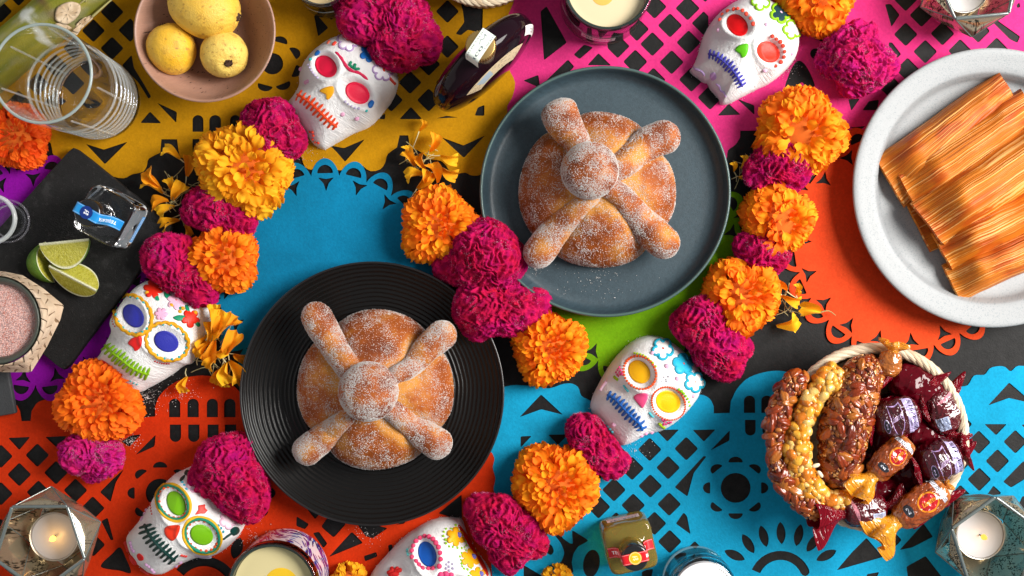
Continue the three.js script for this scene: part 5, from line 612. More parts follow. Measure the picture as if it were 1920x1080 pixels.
{ // thick little glass at the left edge
  const c = P(-14, 411, 0.045), r = 47 * S * 0.955, t = thing('votive_glass', 'thick clear glass cup standing on purple paper at the left edge', 'glass cup', V(c.x, 0.0036, c.z)), pr = [[0.0004, 0.0002], [r * 0.80, 0], [r * 0.84, 0.001], [r * 0.96, 0.03], [r, 0.0430], [r - 0.0006, 0.0446], [r - 0.0018, 0.0450], [r - 0.0032, 0.0444], [r - 0.0040, 0.042], [r * 0.74, 0.012], [r * 0.68, 0.009], [0.0004, 0.008]];
  mesh('glass_body', lathe(new THREE.CatmullRomCurve3(pr.map((p) => V(p[0], p[1], 0)), false, 'centripetal').getPoints(70).map((p) => [Math.max(p.x, 0.0003), p.y]), 96), phys({ color: C(0.96, 0.97, 0.97), roughness: 0.03, transmission: 1, thickness: 0, ior: 1.6, side: THREE.DoubleSide }), t);
  mesh('rim', lathe([[r - 0.0042, 0.0420], [r - 0.0032, 0.0446], [r - 0.0018, 0.0452], [r - 0.0004, 0.0446], [r + 0.0002, 0.0425]], 96), phys({ color: C(0.72, 0.76, 0.76), roughness: 0.12, transmission: 0.45, thickness: 0, side: THREE.DoubleSide }), t);
  for (const [q, y] of [[0.86, 0.012], [0.66, 0.009]]) mesh('glass_ring', new THREE.TorusGeometry(r * q, 0.0011, 8, 96).rotateX(Math.PI / 2).translate(0, y, 0), phys({ color: C(0.8, 0.78, 0.84), roughness: 0.08, transmission: 0.85, thickness: 0, side: THREE.DoubleSide }), t);
}

// ------------------------------------------------------------ miniature square bottles
function ribbonTex(bg, edge, circle, ring, parts) { return canvasTex(1024, 128, (g, w, h) => { g.fillStyle = bg; g.fillRect(0, 0, w, h); g.fillStyle = edge; for (let i = 0; i < 128; i++) { g.fillRect(i * 8, 8, 4, 4); g.fillRect(i * 8, h - 12, 4, 4); } g.font = 'bold 58px sans-serif'; g.textAlign = 'center'; g.textBaseline = 'middle'; g.fillStyle = '#ffffff'; for (const [s, x, flip] of parts) { g.save(); g.translate(x, h / 2 + 2); if (flip) g.rotate(Math.PI); g.fillText(s, 0, 0); g.restore(); } }); }
function sealTex(bg, ring, ink) { return canvasTex(256, 256, (g, w, h) => { g.fillStyle = bg; g.fillRect(0, 0, w, h); g.strokeStyle = ring; g.lineWidth = 10; g.setLineDash([6, 8]); g.beginPath(); g.arc(128, 128, 112, 0, TAU); g.stroke(); g.setLineDash([]); g.strokeStyle = ink; g.lineWidth = 12; g.lineCap = 'round'; g.beginPath(); for (const [x, y, q] of [[80, 96, 0], [92, 84, 1], [106, 104, 1], [124, 90, 1], [124, 112, 1], [150, 92, 1], [172, 108, 1], [80, 150, 0], [100, 132, 1], [98, 164, 1], [120, 150, 1], [132, 134, 1], [140, 162, 1], [166, 132, 1], [168, 164, 1], [184, 148, 1]]) q ? g.lineTo(x, y) : g.moveTo(x, y); g.stroke(); }); }
function miniature(label, base, yaw, y0, { glass, ribbon, seal, sticker, sideLabel }) {
  const c = P(base[0], base[1], 0), t = thing('tequila_bottle', label, 'liquor bottle', V(c.x, y0, c.z)); t.rotation.y = yaw;
  const W = 0.0455, Hb = 0.041;
  // rounded square body drawn in to a round neck, as one skin
  const body = grid(128, 64, (u, v) => { const a = u * TAU, cs = Math.cos(a), sn = Math.sin(a); const sq = (e) => 1 / Math.pow(Math.pow(Math.abs(cs), e) + Math.pow(Math.abs(sn), e), 1 / e); const prof = [[0.001, 0.0022, 7], [0.80, 0.0016, 7], [0.93, 0.0002, 7], [0.985, 0.0012, 7], [1.0, 0.0045, 7], [1.0, 0.018, 7], [0.985, 0.0345, 7], [0.965, 0.0385, 6.5], [0.90, 0.0408, 6], [0.66, 0.0425, 3.4], [0.50, 0.0440, 2.2], [0.455, 0.0475, 2], [0.445, 0.054, 2], [0.445, 0.058, 2], [0.001, 0.0585, 2]]; const x = v * (prof.length - 1), i = Math.min(prof.length - 2, Math.floor(x)), f = smooth(0, 1, x - i) * 0.35 + (x - i) * 0.65, p = prof[i], q = prof[i + 1]; const r = lerp(p[0], q[0], f) * W / 2 * (f < 0.001 && i === 0 ? 1 : 1), e = lerp(p[2], q[2], f); return V(cs * sq(e) * r, lerp(p[1], q[1], f), sn * sq(e) * r); }, { closeU: true });
  mesh('glass_body', body, glass, t);
  const cap = mesh('bottle_cap', lathe([[0.0001, 0.0565], [0.0106, 0.0565], [0.0114, 0.0575], [0.0117, 0.066], [0.0117, 0.0738], [0.0110, 0.0752], [0.0096, 0.0758], [0.0001, 0.0758]], 64), phys({ color: C(0.008, 0.008, 0.009), roughness: 0.25, clearcoat: 0.5 }), t);
  const pth = [[-0.0205, 0.0422], [-0.0150, 0.0436], [-0.0127, 0.0470], [-0.0122, 0.056], [-0.0121, 0.072], [-0.0113, 0.0759], [-0.009, 0.0765], [0, 0.0765], [0.009, 0.0765], [0.0113, 0.0759], [0.0121, 0.072], [0.0122, 0.056], [0.0127, 0.0470], [0.0150, 0.0436], [0.0205, 0.0422]];
  const cv = new THREE.CatmullRomCurve3(pth.map((p) => V(p[0], p[1], 0)), false, 'centripetal'); const rb = grid(60, 4, (u, v) => { const p = cv.getPointAt(u); const z = (v - 0.5) * 0.0092, bend = Math.abs(p.x) > 0.0116 && Math.abs(p.x) < 0.0125 ? Math.sqrt(Math.max(0, 0.0121 ** 2 - z * z)) - 0.0121 : 0; return V(p.x + Math.sign(p.x) * bend, p.y, z); }, { uv: (u, v) => [u, 1 - v], flip: true });
  const tape = mesh('seal_tape', rb, phys({ map: ribbon, roughness: 0.35, side: THREE.DoubleSide }), t);
  mesh('round_seal', new THREE.CircleGeometry(0.0056, 40).rotateX(-Math.PI / 2).translate(0, 0.0769, 0), phys({ map: seal, roughness: 0.35 }), tape);
  if (sticker) mesh('barcode_sticker', new THREE.PlaneGeometry(0.030, 0.0125).rotateY(sticker.a).translate(Math.sin(sticker.a) * (W / 2 + 0.0004), 0.021, Math.cos(sticker.a) * (W / 2 + 0.0004)), phys({ map: sticker.map, roughness: 0.5 }), t);
  if (sideLabel) mesh('side_label', new THREE.PlaneGeometry(0.026, 0.007).rotateY(sideLabel.a).translate(Math.sin(sideLabel.a) * (W / 2 + 0.0004), 0.010, Math.cos(sideLabel.a) * (W / 2 + 0.0004)), phys({ map: sideLabel.map, roughness: 0.5 }), t);
}
const barcodeTex = canvasTex(256, 96, (g, w, h) => { g.fillStyle = '#e9d3cb'; g.fillRect(0, 0, w, h); g.fillStyle = '#222'; const r = rng(4); for (let x = 24; x < 232; x += 3 + r() * 5) g.fillRect(x, 8, 1 + r() * 3, 34); g.fillStyle = '#9c4038'; g.font = '13px sans-serif'; for (let y = 58; y < 92; y += 14) { let x = 12; while (x < 236) { const k = 4 + r() * 14; g.fillRect(x, y, k, 6); x += k + 4; } } });
miniature('clear square tequila bottle with black cap and blue tape on the slate board', [233, 411], -0.50, SL, { glass: phys({ color: C(0.985, 0.99, 0.99), roughness: 0.02, transmission: 1, thickness: 0.02, ior: 1.45 }), ribbon: ribbonTex('#1f8fd6', '#ffffff', '', '', [['TEQUILA', 850, true], ['ATA', 690, true], ['ATA', 330, true], ['TEQUILA', 150, true]]), seal: sealTex('#10307c', '#10307c', '#ffffff'), sideLabel: { a: Math.PI / 2, map: canvasTex(256, 64, (g, w, h) => { g.fillStyle = '#2a8fd8'; g.fillRect(0, 0, w, h); const r = rng(9); g.fillStyle = '#e8f2fb'; for (let y = 10; y < 58; y += 14) { let x = 8; while (x < 244) { const k = 3 + r() * 12; g.fillRect(x, y, k, 6); x += k + 4; } } }) } });
miniature('amber green square tequila bottle with black cap and red tape on cyan paper', [1173, 1007], 0.22, 0.0018, { glass: phys({ color: C(0.62, 0.47, 0.10), roughness: 0.03, transmission: 0.80, thickness: 0.02, ior: 1.45, attenuationColor: C(0.85, 0.60, 0.20), attenuationDistance: 0.06 }), ribbon: ribbonTex('#cf1420', '#ffffff', '', '', [['TEQUILA', 150, false], ['LA', 355, false], ['REPO', 680, false], ['REPO', 860, false]]), seal: sealTex('#f2b10c', '#ffffff', '#fff2c0'), sticker: { a: Math.PI, map: barcodeTex } });

{ // dark round flask
  const c = P(906, 121, 0.054), t = thing('liquor_flask', 'dark purple round flask with a gold cap and paper seal on mustard paper', 'liquor bottle', V(c.x, 0.003, c.z)), yaw = Math.PI / 4 - 0.03; t.rotation.y = yaw; const R = 0.0555, D = 0.0185, cy = 0.0560;
  const body = grid(96, 64, (u, v) => { const a = u * TAU, s = v * Math.PI, e = 0.72; const rr = Math.pow(Math.sin(s), 1), x = Math.cos(a) * rr * R, y = Math.sin(a) * rr * R, z = Math.sign(Math.cos(s)) * Math.pow(Math.abs(Math.cos(s)), e) * D * (1 - 0.1 * 0); return V(x, Math.max(cy + y, 0.0006), z); }, { closeU: true, uv: (u, v) => [u, v] });
  const dark = phys({ color: C(0.010, 0.003, 0.006), roughness: 0.09, specularIntensity: 0.32 }); mesh('flask_body', body, dark, t);
  mesh('neck', lathe([[0.0001, 0.100], [0.0125, 0.100], [0.0112, 0.1075], [0.0108, 0.113], [0.0122, 0.1135], [0.0122, 0.1165], [0.0105, 0.117], [0.0001, 0.117]], 48), phys({ color: C(0.55, 0.42, 0.28), roughness: 0.1, transmission: 0.7, thickness: 0.01, ior: 1.45 }), t);
  const cap = []; for (let i = 0; i < 36; i++) { const a = i / 36 * TAU; cap.push(new THREE.CylinderGeometry(0.0007, 0.0007, 0.0085, 6).translate(Math.cos(a) * 0.0119, 0.1215, Math.sin(a) * 0.0119)); } cap.push(lathe([[0.0001, 0.117], [0.0118, 0.117], [0.0119, 0.1255], [0.0112, 0.1272], [0.0001, 0.1274]], 48)); mesh('gold_cap', mergeGeometries(cap), phys({ color: C(0.55, 0.36, 0.13), metalness: 0.9, roughness: 0.35 }), t);
  const seal = canvasTex(512, 256, (g, w, h) => { g.fillStyle = '#dfe6dd'; g.fillRect(0, 0, w, h); g.fillStyle = '#3a4a52'; g.font = '34px serif'; g.textAlign = 'center'; g.fillText('SELLO DE CALIDAD', w / 2, 48); g.fillText('CALIDAD', w * 0.66, 236); g.font = 'bold 64px serif'; g.fillText('ICO', w * 0.42, 190); g.strokeStyle = '#5b6b73'; g.lineWidth = 6; g.beginPath(); g.moveTo(270, 110); g.lineTo(300, 80); g.lineTo(320, 120); g.lineTo(350, 86); g.lineTo(345, 130); g.stroke(); });
  const sp = new THREE.CatmullRomCurve3([[-0.0135, 0.108], [-0.0134, 0.120], [-0.0124, 0.1272], [-0.008, 0.1281], [0, 0.1283], [0.008, 0.1281], [0.0124, 0.1272], [0.0134, 0.120], [0.0135, 0.112]].map((p) => V(p[0], p[1], 0)), false, 'centripetal');
  const st = mesh('paper_seal', grid(36, 3, (u, v) => { const p = sp.getPointAt(u); return V(p.x, p.y, (v - 0.5) * 0.0125); }, { uv: (u, v) => [u, 1 - v], flip: true }).rotateY(0.22), phys({ map: seal, roughness: 0.6, side: THREE.DoubleSide }), t);
  // curved paper labels on the flask's face and its side
  const shell = (a0, a1, s0, s1, k) => grid(40, 10, (u, v) => { const a = lerp(a0, a1, u), s = lerp(s0, s1, v), rr = Math.sin(s), z = Math.pow(Math.abs(Math.cos(s)), 0.72) * Math.sign(Math.cos(s)); return V(Math.cos(a) * rr * R * k, cy + Math.sin(a) * rr * R * k, z * D * k); }, { uv: (u, v) => [u, v] });
  const print = canvasTex(512, 128, (g, w, h) => { g.fillStyle = '#cdbb98'; g.fillRect(0, 0, w, h); const r = rng(12); g.fillStyle = '#2a211c'; for (let i = 0; i < 90; i++) g.fillRect(r() * w, r() * h, 4 + r() * 22, 3); g.fillStyle = '#9fb0bd'; g.fillRect(300, 20, 120, 90); });
  mesh('front_label', shell(0.55, 2.5, 0.42, 0.80, 1.012), phys({ map: print, roughness: 0.45, side: THREE.DoubleSide }), t);
  mesh('back_label', shell(-0.05, 0.62, 1.0, 1.32, 1.012), phys({ map: canvasTex(256, 128, (g, w, h) => { g.fillStyle = '#d9d2d0'; g.fillRect(0, 0, w, h); const r = rng(13); g.fillStyle = '#333'; for (let y = 20; y < 110; y += 9) g.fillRect(30 + r() * 20, y, 60 + r() * 90, 4); }), roughness: 0.5, side: THREE.DoubleSide }), t);
}
// ------------------------------------------------------------ tamales in corn husks
const huskFibre = tex(1024, (u, v) => { const w = u + 0.004 * Math.sin(v * TAU) + 0.002 * Math.sin(v * TAU * 3 + 1), f = tn2(w, v, 420, 3, 201) * 0.4 + tn2(w, v, 150, 2, 202) * 0.35 + tn2(w, v, 48, 2, 203) * 0.25, bl = 0.6 * tn2(u, v, 7, 5, 204) + 0.4 * tn2(u, v, 22, 12, 209), bright = smooth(0.62, 0.80, tn2(w, v, 130, 2, 205) * 0.85 + 0.15 * tn2(u, v, 200, 40, 206)); let k = [lerp(0.66, 0.90, f), lerp(0.35, 0.55, f), lerp(0.06, 0.15, f)]; k = k.map((x, i) => lerp(x, [0.66, 0.28, 0.05][i], smooth(0.45, 0.75, bl) * 0.8)); k = k.map((x, i) => lerp(x, [0.98, 0.84, 0.62][i], bright * 0.6)); return k; }, true);
const huskBump = tex(1024, (u, v) => { const w = u + 0.004 * Math.sin(v * TAU) + 0.002 * Math.sin(v * TAU * 3 + 1); return 0.6 * tn2(w, v, 130, 2, 205) + 0.25 * tn2(w, v, 300, 3, 207) + 0.15 * tn2(u, v, 64, 9, 208); }, false);
function tamale(label, L0, L1, R0, R1, h, th, seed, { tint = [1, 1, 1], fold = 0.3, bow = 0 } = {}) {
  const c = P((L0[0] + R0[0] + L1[0] + R1[0]) / 4, (L0[1] + R0[1] + L1[1] + R1[1]) / 4, h), t = thing('tamale', label, 'tamale', V(c.x, h, c.z), 'tamales wrapped in corn husk on the pale grey plate');
  const m = huskFibre.clone(); m.offset.set(hash2(seed, 1, 1), hash2(seed, 2, 2)); m.needsUpdate = true; const b = huskBump.clone(); b.offset.copy(m.offset); b.needsUpdate = true;
  const mat = phys({ color: C(...tint), map: m, bumpMap: b, bumpScale: 0.0013, roughness: 0.48, specularIntensity: 0.6, side: THREE.DoubleSide });
  const pt = (u, v, bottom) => { // u along, v across 0..1
    const x0 = lerp(L0[0], L1[0], v) , y0 = lerp(L0[1], L1[1], v), x1 = lerp(R0[0], R1[0], v), y1 = lerp(R0[1], R1[1], v); const sag = bow * Math.sin(Math.PI * u) * (v - 0.5); const px = lerp(x0, x1, u), py = lerp(y0, y1, u) + sag; const e = lerp(0.30, 1, smooth(0, 0.30, u)) * lerp(0.55, 1, smooth(1.05, 0.80, u)), arch2 = Math.sqrt(Math.max(0, 1 - Math.pow(Math.abs(v * 2 - 1), 2.05))); const rid = 0.0007 * noise(v * 22 + seed, u * 0.8, seed) + 0.0011 * noise(v * 7, u * 1.6 + seed, 2), w = 0.0016 * noise(u * 5, v * 2, seed);
    return P(px + 2.2 * noise(u * 7, seed, v * 3), py + 2.2 * noise(seed, u * 6, v * 2), bottom ? h : h + 0.0022 + th * e * arch2 + rid + w); };
  const nu = 90, nv = 64, top = grid(nu, nv, (u, v) => pt(u, v), { uv: (u, v) => [v * 0.46, u * 0.85] });
  part('husk', top, mat, t);
  part('husk_underside', grid(nu, 2, (u, v) => pt(u, clamp(lerp(0.015, 0.985, v)), true), { uv: (u, v) => [v * 0.2, u * 0.8], flip: true }), mat, t);
  // filled end and a folded flap along one side
  part('folded_end', grid(30, 6, (s, k) => { const p = pt(0, s), q = pt(0, s, true), r = lerp(0, 1, k), o = p.clone().lerp(q, r); const d = pt(0, s).sub(pt(0.06, s)).setY(0).normalize(); return o.addScaledVector(d, 0.0016 * Math.sin(Math.PI * r)); }, { uv: (u, v) => [u * 0.2, v * 0.05] }), mat, t);
  part('husk_edge', grid(nu, 5, (u, k) => { const p = pt(u, 0.0), q = pt(u, 1.0), o = fold > 0 ? p : q; return V(o.x, lerp(o.y, h - 0.003, k), o.z); }, { uv: (u, v) => [v * 0.04, u * 0.8] }), mat, t);
  part('husk_edge', grid(nu, 5, (u, k) => { const p = pt(u, 0.0), q = pt(u, 1.0), o = fold > 0 ? q : p; return V(o.x, lerp(o.y, h - 0.003, k), o.z); }, { uv: (u, v) => [v * 0.04, u * 0.8] }), mat, t);
  return t;
}
const TB = 0.0105;
tamale('tamale at the bottom of the pile, only its pointed left end showing', [1690, 360], [1746, 472], [1990, 200], [2040, 330], TB - 0.002, 0.014, 7, { tint: [0.95, 0.86, 0.78] });
tamale('topmost left tamale in the pile, whole end inside the plate rim', [1641, 296], [1697, 388], [1872, 133], [1908, 190], TB + 0.003, 0.024, 1, { tint: [0.95, 0.86, 0.78] });
tamale('lowest tamale on the plate, its corner nearest the sweets basket', [1768, 496], [1801, 565], [1990, 402], [2010, 470], TB + 0.001, 0.026, 5, { tint: [0.99, 0.91, 0.82], fold: -1 });
tamale('second tamale from the top of the plate, with a clean straight end', [1679, 317], [1726, 404], [1914, 166], [1956, 240], TB + 0.007, 0.027, 2, { tint: [0.97, 0.88, 0.79] });
tamale('fourth tamale, tucked under the brightest one and over the lowest', [1748, 436], [1787, 508], [1990, 322], [2006, 396], TB + 0.006, 0.028, 4, { tint: [1, 0.92, 0.83] });
tamale('brightest tamale lying on top in the middle of the pile', [1709, 380], [1772, 460], [1985, 190], [2010, 308], TB + 0.014, 0.031, 3, { tint: [1, 0.94, 0.85] });

// ------------------------------------------------------------ straw baskets
const strawMats = [C(0.60, 0.47, 0.32), C(0.68, 0.56, 0.40), C(0.52, 0.38, 0.24), C(0.40, 0.27, 0.15)].map((k) => phys({ color: k, roughness: 0.6, bumpMap: tex(128, (u, v) => tnoise(u, v * 0.06, 64, 221), false, 1), bumpScale: 0.0004 }));
function basket(label, px, py, r, h, rb, seed) {
  const c = P(px, py, h), R = r * S * (1 - h), t = thing('straw_basket', label, 'basket', V(c.x, 0.0018, c.z)), rnd = rng(seed), hh = h - 0.004;
  const rim = (a, k) => V(Math.cos(a) * (R - 0.004 + 0.0034 * Math.cos(k)), hh + 0.0034 * Math.sin(k), Math.sin(a) * (R - 0.004 + 0.0034 * Math.sin(k + Math.PI / 2)));
  const N = 64; for (let i = 0; i < N; i++) { const a0 = i / N * TAU, span = TAU / N * 4.2, pts = []; for (let k = 0; k <= 8; k++) { const s = k / 8; pts.push(rim(a0 + span * s, 0.2 + 3.2 * s + 0.2 * (rnd() - 0.5))); } part2('rim_strand', sweep(pts, (v) => 0.0023 * (0.75 + 0.5 * Math.sin(Math.PI * v)) * (1 + 0.1 * rnd()), 8, 14, false, 0.12), strawMats[[0, 1, 1, 0, 2][(rnd() * 5) | 0]], t); }
  function part2(n, g, m, p) { return mesh(n, g, m, p); }
  const M = 54; for (let i = 0; i < M; i++) { const a = i / M * TAU, w = TAU / M * 0.43, mat = strawMats[[0, 1, 2, 0, 1][(rnd() * 5) | 0]]; part2('straw_splint', grid(3, 10, (u, v) => { const q = a + (u - 0.5) * 2 * w + 0.05 * Math.sin(v * 3), rr = lerp(R - 0.005, rb * R, Math.pow(v, 1.2)) + 0.0009 * Math.sin(Math.PI * u) + 0.0007 * Math.sin(v * 22 + (i % 2) * Math.PI); return V(Math.cos(q) * rr, lerp(hh - 0.001, 0.0006, v), Math.sin(q) * rr); }, { uv: (u, v) => [u * 0.3, v] }), mat, t); }
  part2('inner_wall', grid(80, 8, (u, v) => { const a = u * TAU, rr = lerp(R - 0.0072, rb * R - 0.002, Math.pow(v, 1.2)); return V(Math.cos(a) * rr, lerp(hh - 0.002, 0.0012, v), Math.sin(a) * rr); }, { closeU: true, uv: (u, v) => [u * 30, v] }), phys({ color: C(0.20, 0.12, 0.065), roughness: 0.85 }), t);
  part2('basket_floor', new THREE.CylinderGeometry(rb * R - 0.001, rb * R - 0.001, 0.003, 48).translate(0, 0.0017, 0), strawMats[3], t);
  return { c, R };
}
basket('round straw basket with twisted rim full of nut brittle and wrapped sweets', 1640, 820, 176, 0.046, 0.80, 31);
basket('pale straw basket just entering the frame at the top edge', 905, -120, 131, 0.045, 0.85, 32);

// nuts and brittle
const rndN = rng(404);
function nutGeo(kind, seed) { const pe = kind === 'pecan'; return grid(20, 14, (u, v) => { const a = u * TAU, s = v * Math.PI, y = Math.cos(s), w = Math.sin(s) * (pe ? 1 : 1 + 0.10 * Math.cos(3 * s)); const gr = pe ? 1 - 0.22 * Math.pow(Math.abs(Math.sin(a * 2 + 0.4 * y + seed)), 6) - 0.16 * Math.exp(-((Math.atan2(Math.sin(a - 1.57), Math.cos(a - 1.57)) / 0.25) ** 2)) + 0.09 * noise(Math.cos(a) * 3, y * 4, Math.sin(a) * 3 + seed) : 1 + 0.05 * noise(Math.cos(a) * 2, y * 2, Math.sin(a) * 2 + seed); return V(Math.cos(a) * w * gr, y * (1 + 0.05 * noise(a, seed, 1)), Math.sin(a) * w * gr); }, { closeU: true, flip: true, uv: (u, v) => [u * 0.01, v * 0.01] }); }
const pecans = [1, 2, 3, 4, 5].map((k) => nutGeo('pecan', k)), peanuts = [1, 2, 3].map((k) => nutGeo('peanut', k * 7));
const glossy = (r, g, b, ro = 0.3) => phys({ color: C(r, g, b), roughness: ro, clearcoat: 0.75, clearcoatRoughness: 0.05, specularIntensity: 0.4, bumpMap: coarseGrain, bumpScale: 0.0006 });
const pecanMats = [glossy(0.22, 0.028, 0.004), glossy(0.30, 0.055, 0.006), glossy(0.13, 0.015, 0.003), glossy(0.40, 0.12, 0.016)], peanutMats = [glossy(0.64, 0.24, 0.012), glossy(0.70, 0.33, 0.03), glossy(0.55, 0.155, 0.008), glossy(0.70, 0.44, 0.12)], syrup = [glossy(0.13, 0.018, 0.003, 0.2), glossy(0.52, 0.15, 0.008, 0.2), glossy(0.20, 0.036, 0.005, 0.2)];
function brittle(label, path, wid, hs, kind, seed, n) {
  const rnd = rng(seed), pts = path.map(([x, y], i) => P(x, y, typeof hs === 'number' ? hs : lerp(hs[0], hs[1], i / (path.length - 1)) + 0.006 * Math.sin(Math.PI * i / (path.length - 1)))), m0 = pts[pts.length >> 1], t = thing('nut_brittle', label, 'nut brittle', V(m0.x, 0.02, m0.z), 'slabs of candied nut brittle standing in the straw basket');
  const g = sweep(pts, (v, u) => { const k = S * 0.94 * wid(v); return k; }, 30, 60, false, 0.10); const ps = g.attributes.position, nm = g.attributes.normal; for (let i = 0; i < ps.count; i++) { const x = ps.getX(i), y = ps.getY(i), z = ps.getZ(i), d = -0.0016 + 0.0045 * fbm(x * 130, y * 130 + seed, z * 130, 3); ps.setXYZ(i, x + nm.getX(i) * d, y + nm.getY(i) * d, z + nm.getZ(i) * d); } metricUV(g); g.computeVertexNormals();
  const core = part('caramel_slab', g, syrup[kind === 'pecan' ? 0 : kind === 'peanut' ? 1 : 2], t);
  const sm = new MeshSurfaceSampler(core).setRandomGenerator(rnd).build(), p = V(), q = V(), done = [], Q = new THREE.Quaternion(), R2 = new THREE.Quaternion();
  const min = kind === 'peanut' ? 0.0043 : kind === 'pecan' ? 0.0047 : 0.0045; const place = (geo, mat, p, q, L, W, T, name) => { const m = mesh(name, geo, mat, t); Q.setFromUnitVectors(V(0, 0, 1), q); R2.setFromAxisAngle(V(0, 0, 1), rnd() * TAU); m.quaternion.copy(Q).multiply(R2); m.scale.set(W, L, T); m.position.copy(p).addScaledVector(q, -T * 0.12); };
  for (let k = 0; k < 6000 && done.length < n; k++) { sm.sample(p, q); if (q.y < -0.05 || done.some((d) => d.distanceTo(p) < min)) continue; done.push(p.clone());
    if (kind === 'peanut') { const L = rnd() < 0.4 ? 0.0052 + 0.0016 * rnd() : 0.0030 + 0.0016 * rnd(); place(peanuts[(rnd() * 3) | 0], peanutMats[(rnd() * 4) | 0], p, q, L, L * 0.72, L * 0.62, 'peanut'); }
    else { const big = rnd() < (kind === 'pecan' ? 0.5 : 0.22), L = big ? 0.0058 + 0.0024 * rnd() : 0.0026 + 0.0022 * rnd(); place(pecans[(rnd() * 5) | 0], pecanMats[(rnd() * 4) | 0], p, q, L, L * (big ? 0.56 : 0.66), L * (0.5 + 0.2 * rnd()), 'pecan'); } }
  const list = [], cols = [], M = new THREE.Matrix4(); for (let k = 0; k < (kind === 'mixed' ? 1300 : kind === 'peanut' ? 420 : 350); k++) { sm.sample(p, q); if (q.y < -0.1) continue; Q.setFromUnitVectors(V(0, 0, 1), q); R2.setFromAxisAngle(V(0, 0, 1), rnd() * TAU); const L = 0.0009 + 0.0009 * rnd() ** 2; list.push(M.compose(p.clone().addScaledVector(q, 0.0008), Q.clone().multiply(R2), V(L * 0.62, L, L * 0.4)).clone()); const c = rnd(); cols.push(c > 0.6 ? C(1.2, 0.75, 0.32) : c > 0.25 ? C(0.8, 0.32, 0.08) : C(0.35, 0.10, 0.03)); }
  stuff('seed_bits', peanuts[0], phys({ color: C(0.66, 0.55, 0.42), roughness: 0.3, clearcoat: 1, clearcoatRoughness: 0.1 }), list, t, cols);
  if (kind === 'mixed' || kind === 'peanut') { const pale = phys({ color: C(0.72, 0.62, 0.42), roughness: 0.4 }); for (const [x, y, a] of kind === 'mixed' ? [[1591, 906, -0.5]] : [[1530, 873, -0.3], [1538, 889, 0.9]]) { const w = P(x, y, 0.066), s = mesh('pumpkin_seed', peanuts[1], pale, t); s.position.copy(w).sub(t.position); s.scale.set(0.0052, 0.0014, 0.0026).multiplyScalar(kind === 'mixed' ? 1 : 0.7); s.rotation.y = -a; } }
}
brittle('dark pecan brittle slab at the outer left of the sweets basket', [[1514, 702], [1482, 728], [1460, 775], [1452, 830], [1460, 880], [1484, 922], [1522, 948], [1552, 956]], (v) => 21 + 3 * Math.sin(v * 9) + 2.5 * Math.sin(v * 23), [0.050, 0.050], 'pecan', 51, 150);
brittle('golden peanut brittle slab, second from the left in the sweets basket', [[1585, 700], [1548, 718], [1516, 762], [1496, 815], [1494, 862], [1512, 905], [1548, 935], [1600, 932]], (v) => 23 + 3 * Math.sin(v * 12 + 1) + 2 * Math.sin(v * 27), [0.052, 0.052], 'peanut', 52, 185);
brittle('wide dark seed and nut brittle slab in the middle of the sweets basket', [[1636, 668], [1614, 710], [1594, 760], [1580, 815], [1574, 865], [1580, 915]], (v) => lerp(20, 49, Math.pow(Math.sin(Math.PI * clamp(v * 0.92 + 0.04)), 0.7)), [0.050, 0.046], 'mixed', 53, 230);

// wrapped sweets
const crinkle = tex(256, (u, v) => { const a = Math.abs(tfbm(u, v, 4, 401, 2) - 0.5) * 2, b = Math.abs(tfbm(u, v, 8, 402, 2) - 0.5) * 2; return 1 - 0.7 * Math.pow(a, 0.5) - 0.3 * b; }, false, 2);
const redWrap = phys({ bumpMap: crinkle, bumpScale: 0.0007, color: C(0.075, 0.001, 0.005), roughness: 0.10, specularIntensity: 0.55, side: THREE.DoubleSide }), redFilm = phys({ bumpMap: crinkle, bumpScale: 0.0013, color: C(0.20, 0.002, 0.010), roughness: 0.10, specularIntensity: 0.6, transmission: 0.25, thickness: 0, side: THREE.DoubleSide });
const amberWrap = phys({ bumpMap: crinkle, bumpScale: 0.0007, color: C(0.36, 0.105, 0.014), roughness: 0.16, clearcoat: 1, clearcoatRoughness: 0.06, side: THREE.DoubleSide }), amberFilm = phys({ bumpMap: crinkle, bumpScale: 0.0013, color: C(0.85, 0.33, 0.010), roughness: 0.2, clearcoat: 1, clearcoatRoughness: 0.1, transmission: 0.25, thickness: 0, side: THREE.DoubleSide });
const wrapPrint = canvasTex(512, 256, (g, w, h) => { g.fillStyle = '#3d0410'; g.fillRect(0, 0, w, h); g.strokeStyle = '#a990c4'; g.lineWidth = 7; g.beginPath(); g.moveTo(150, 40); g.bezierCurveTo(190, 60, 240, 60, 290, 40); g.bezierCurveTo(300, 130, 280, 190, 215, 226); g.bezierCurveTo(150, 190, 140, 120, 150, 40); g.stroke(); g.save(); g.translate(216, 122); g.rotate(-0.15); g.fillStyle = '#c7b1da'; g.font = 'italic bold 40px serif'; g.textAlign = 'center'; g.fillText('Linares', 0, 8); g.restore(); g.fillStyle = '#15101a'; g.beginPath(); g.arc(80, 150, 38, 0, TAU); g.fill(); g.strokeStyle = '#8f7fae'; g.lineWidth = 4; g.stroke(); g.fillStyle = '#b9abd0'; g.font = 'bold 44px serif'; g.textAlign = 'center'; g.fillText('2', 80, 166); g.fillStyle = '#b9acd8'; g.fillRect(340, 20, 130, 216); g.fillStyle = '#2a2140'; const r = rng(77); for (let y = 34; y < 226;) { const k = 2 + r() * 6; g.fillRect(396, y, 64, k); y += k + 3 + r() * 4; } g.font = 'bold 20px sans-serif'; g.save(); g.translate(366, 128); g.rotate(-Math.PI / 2); g.fillText('CONT. NETO', 0, 6); g.restore(); });
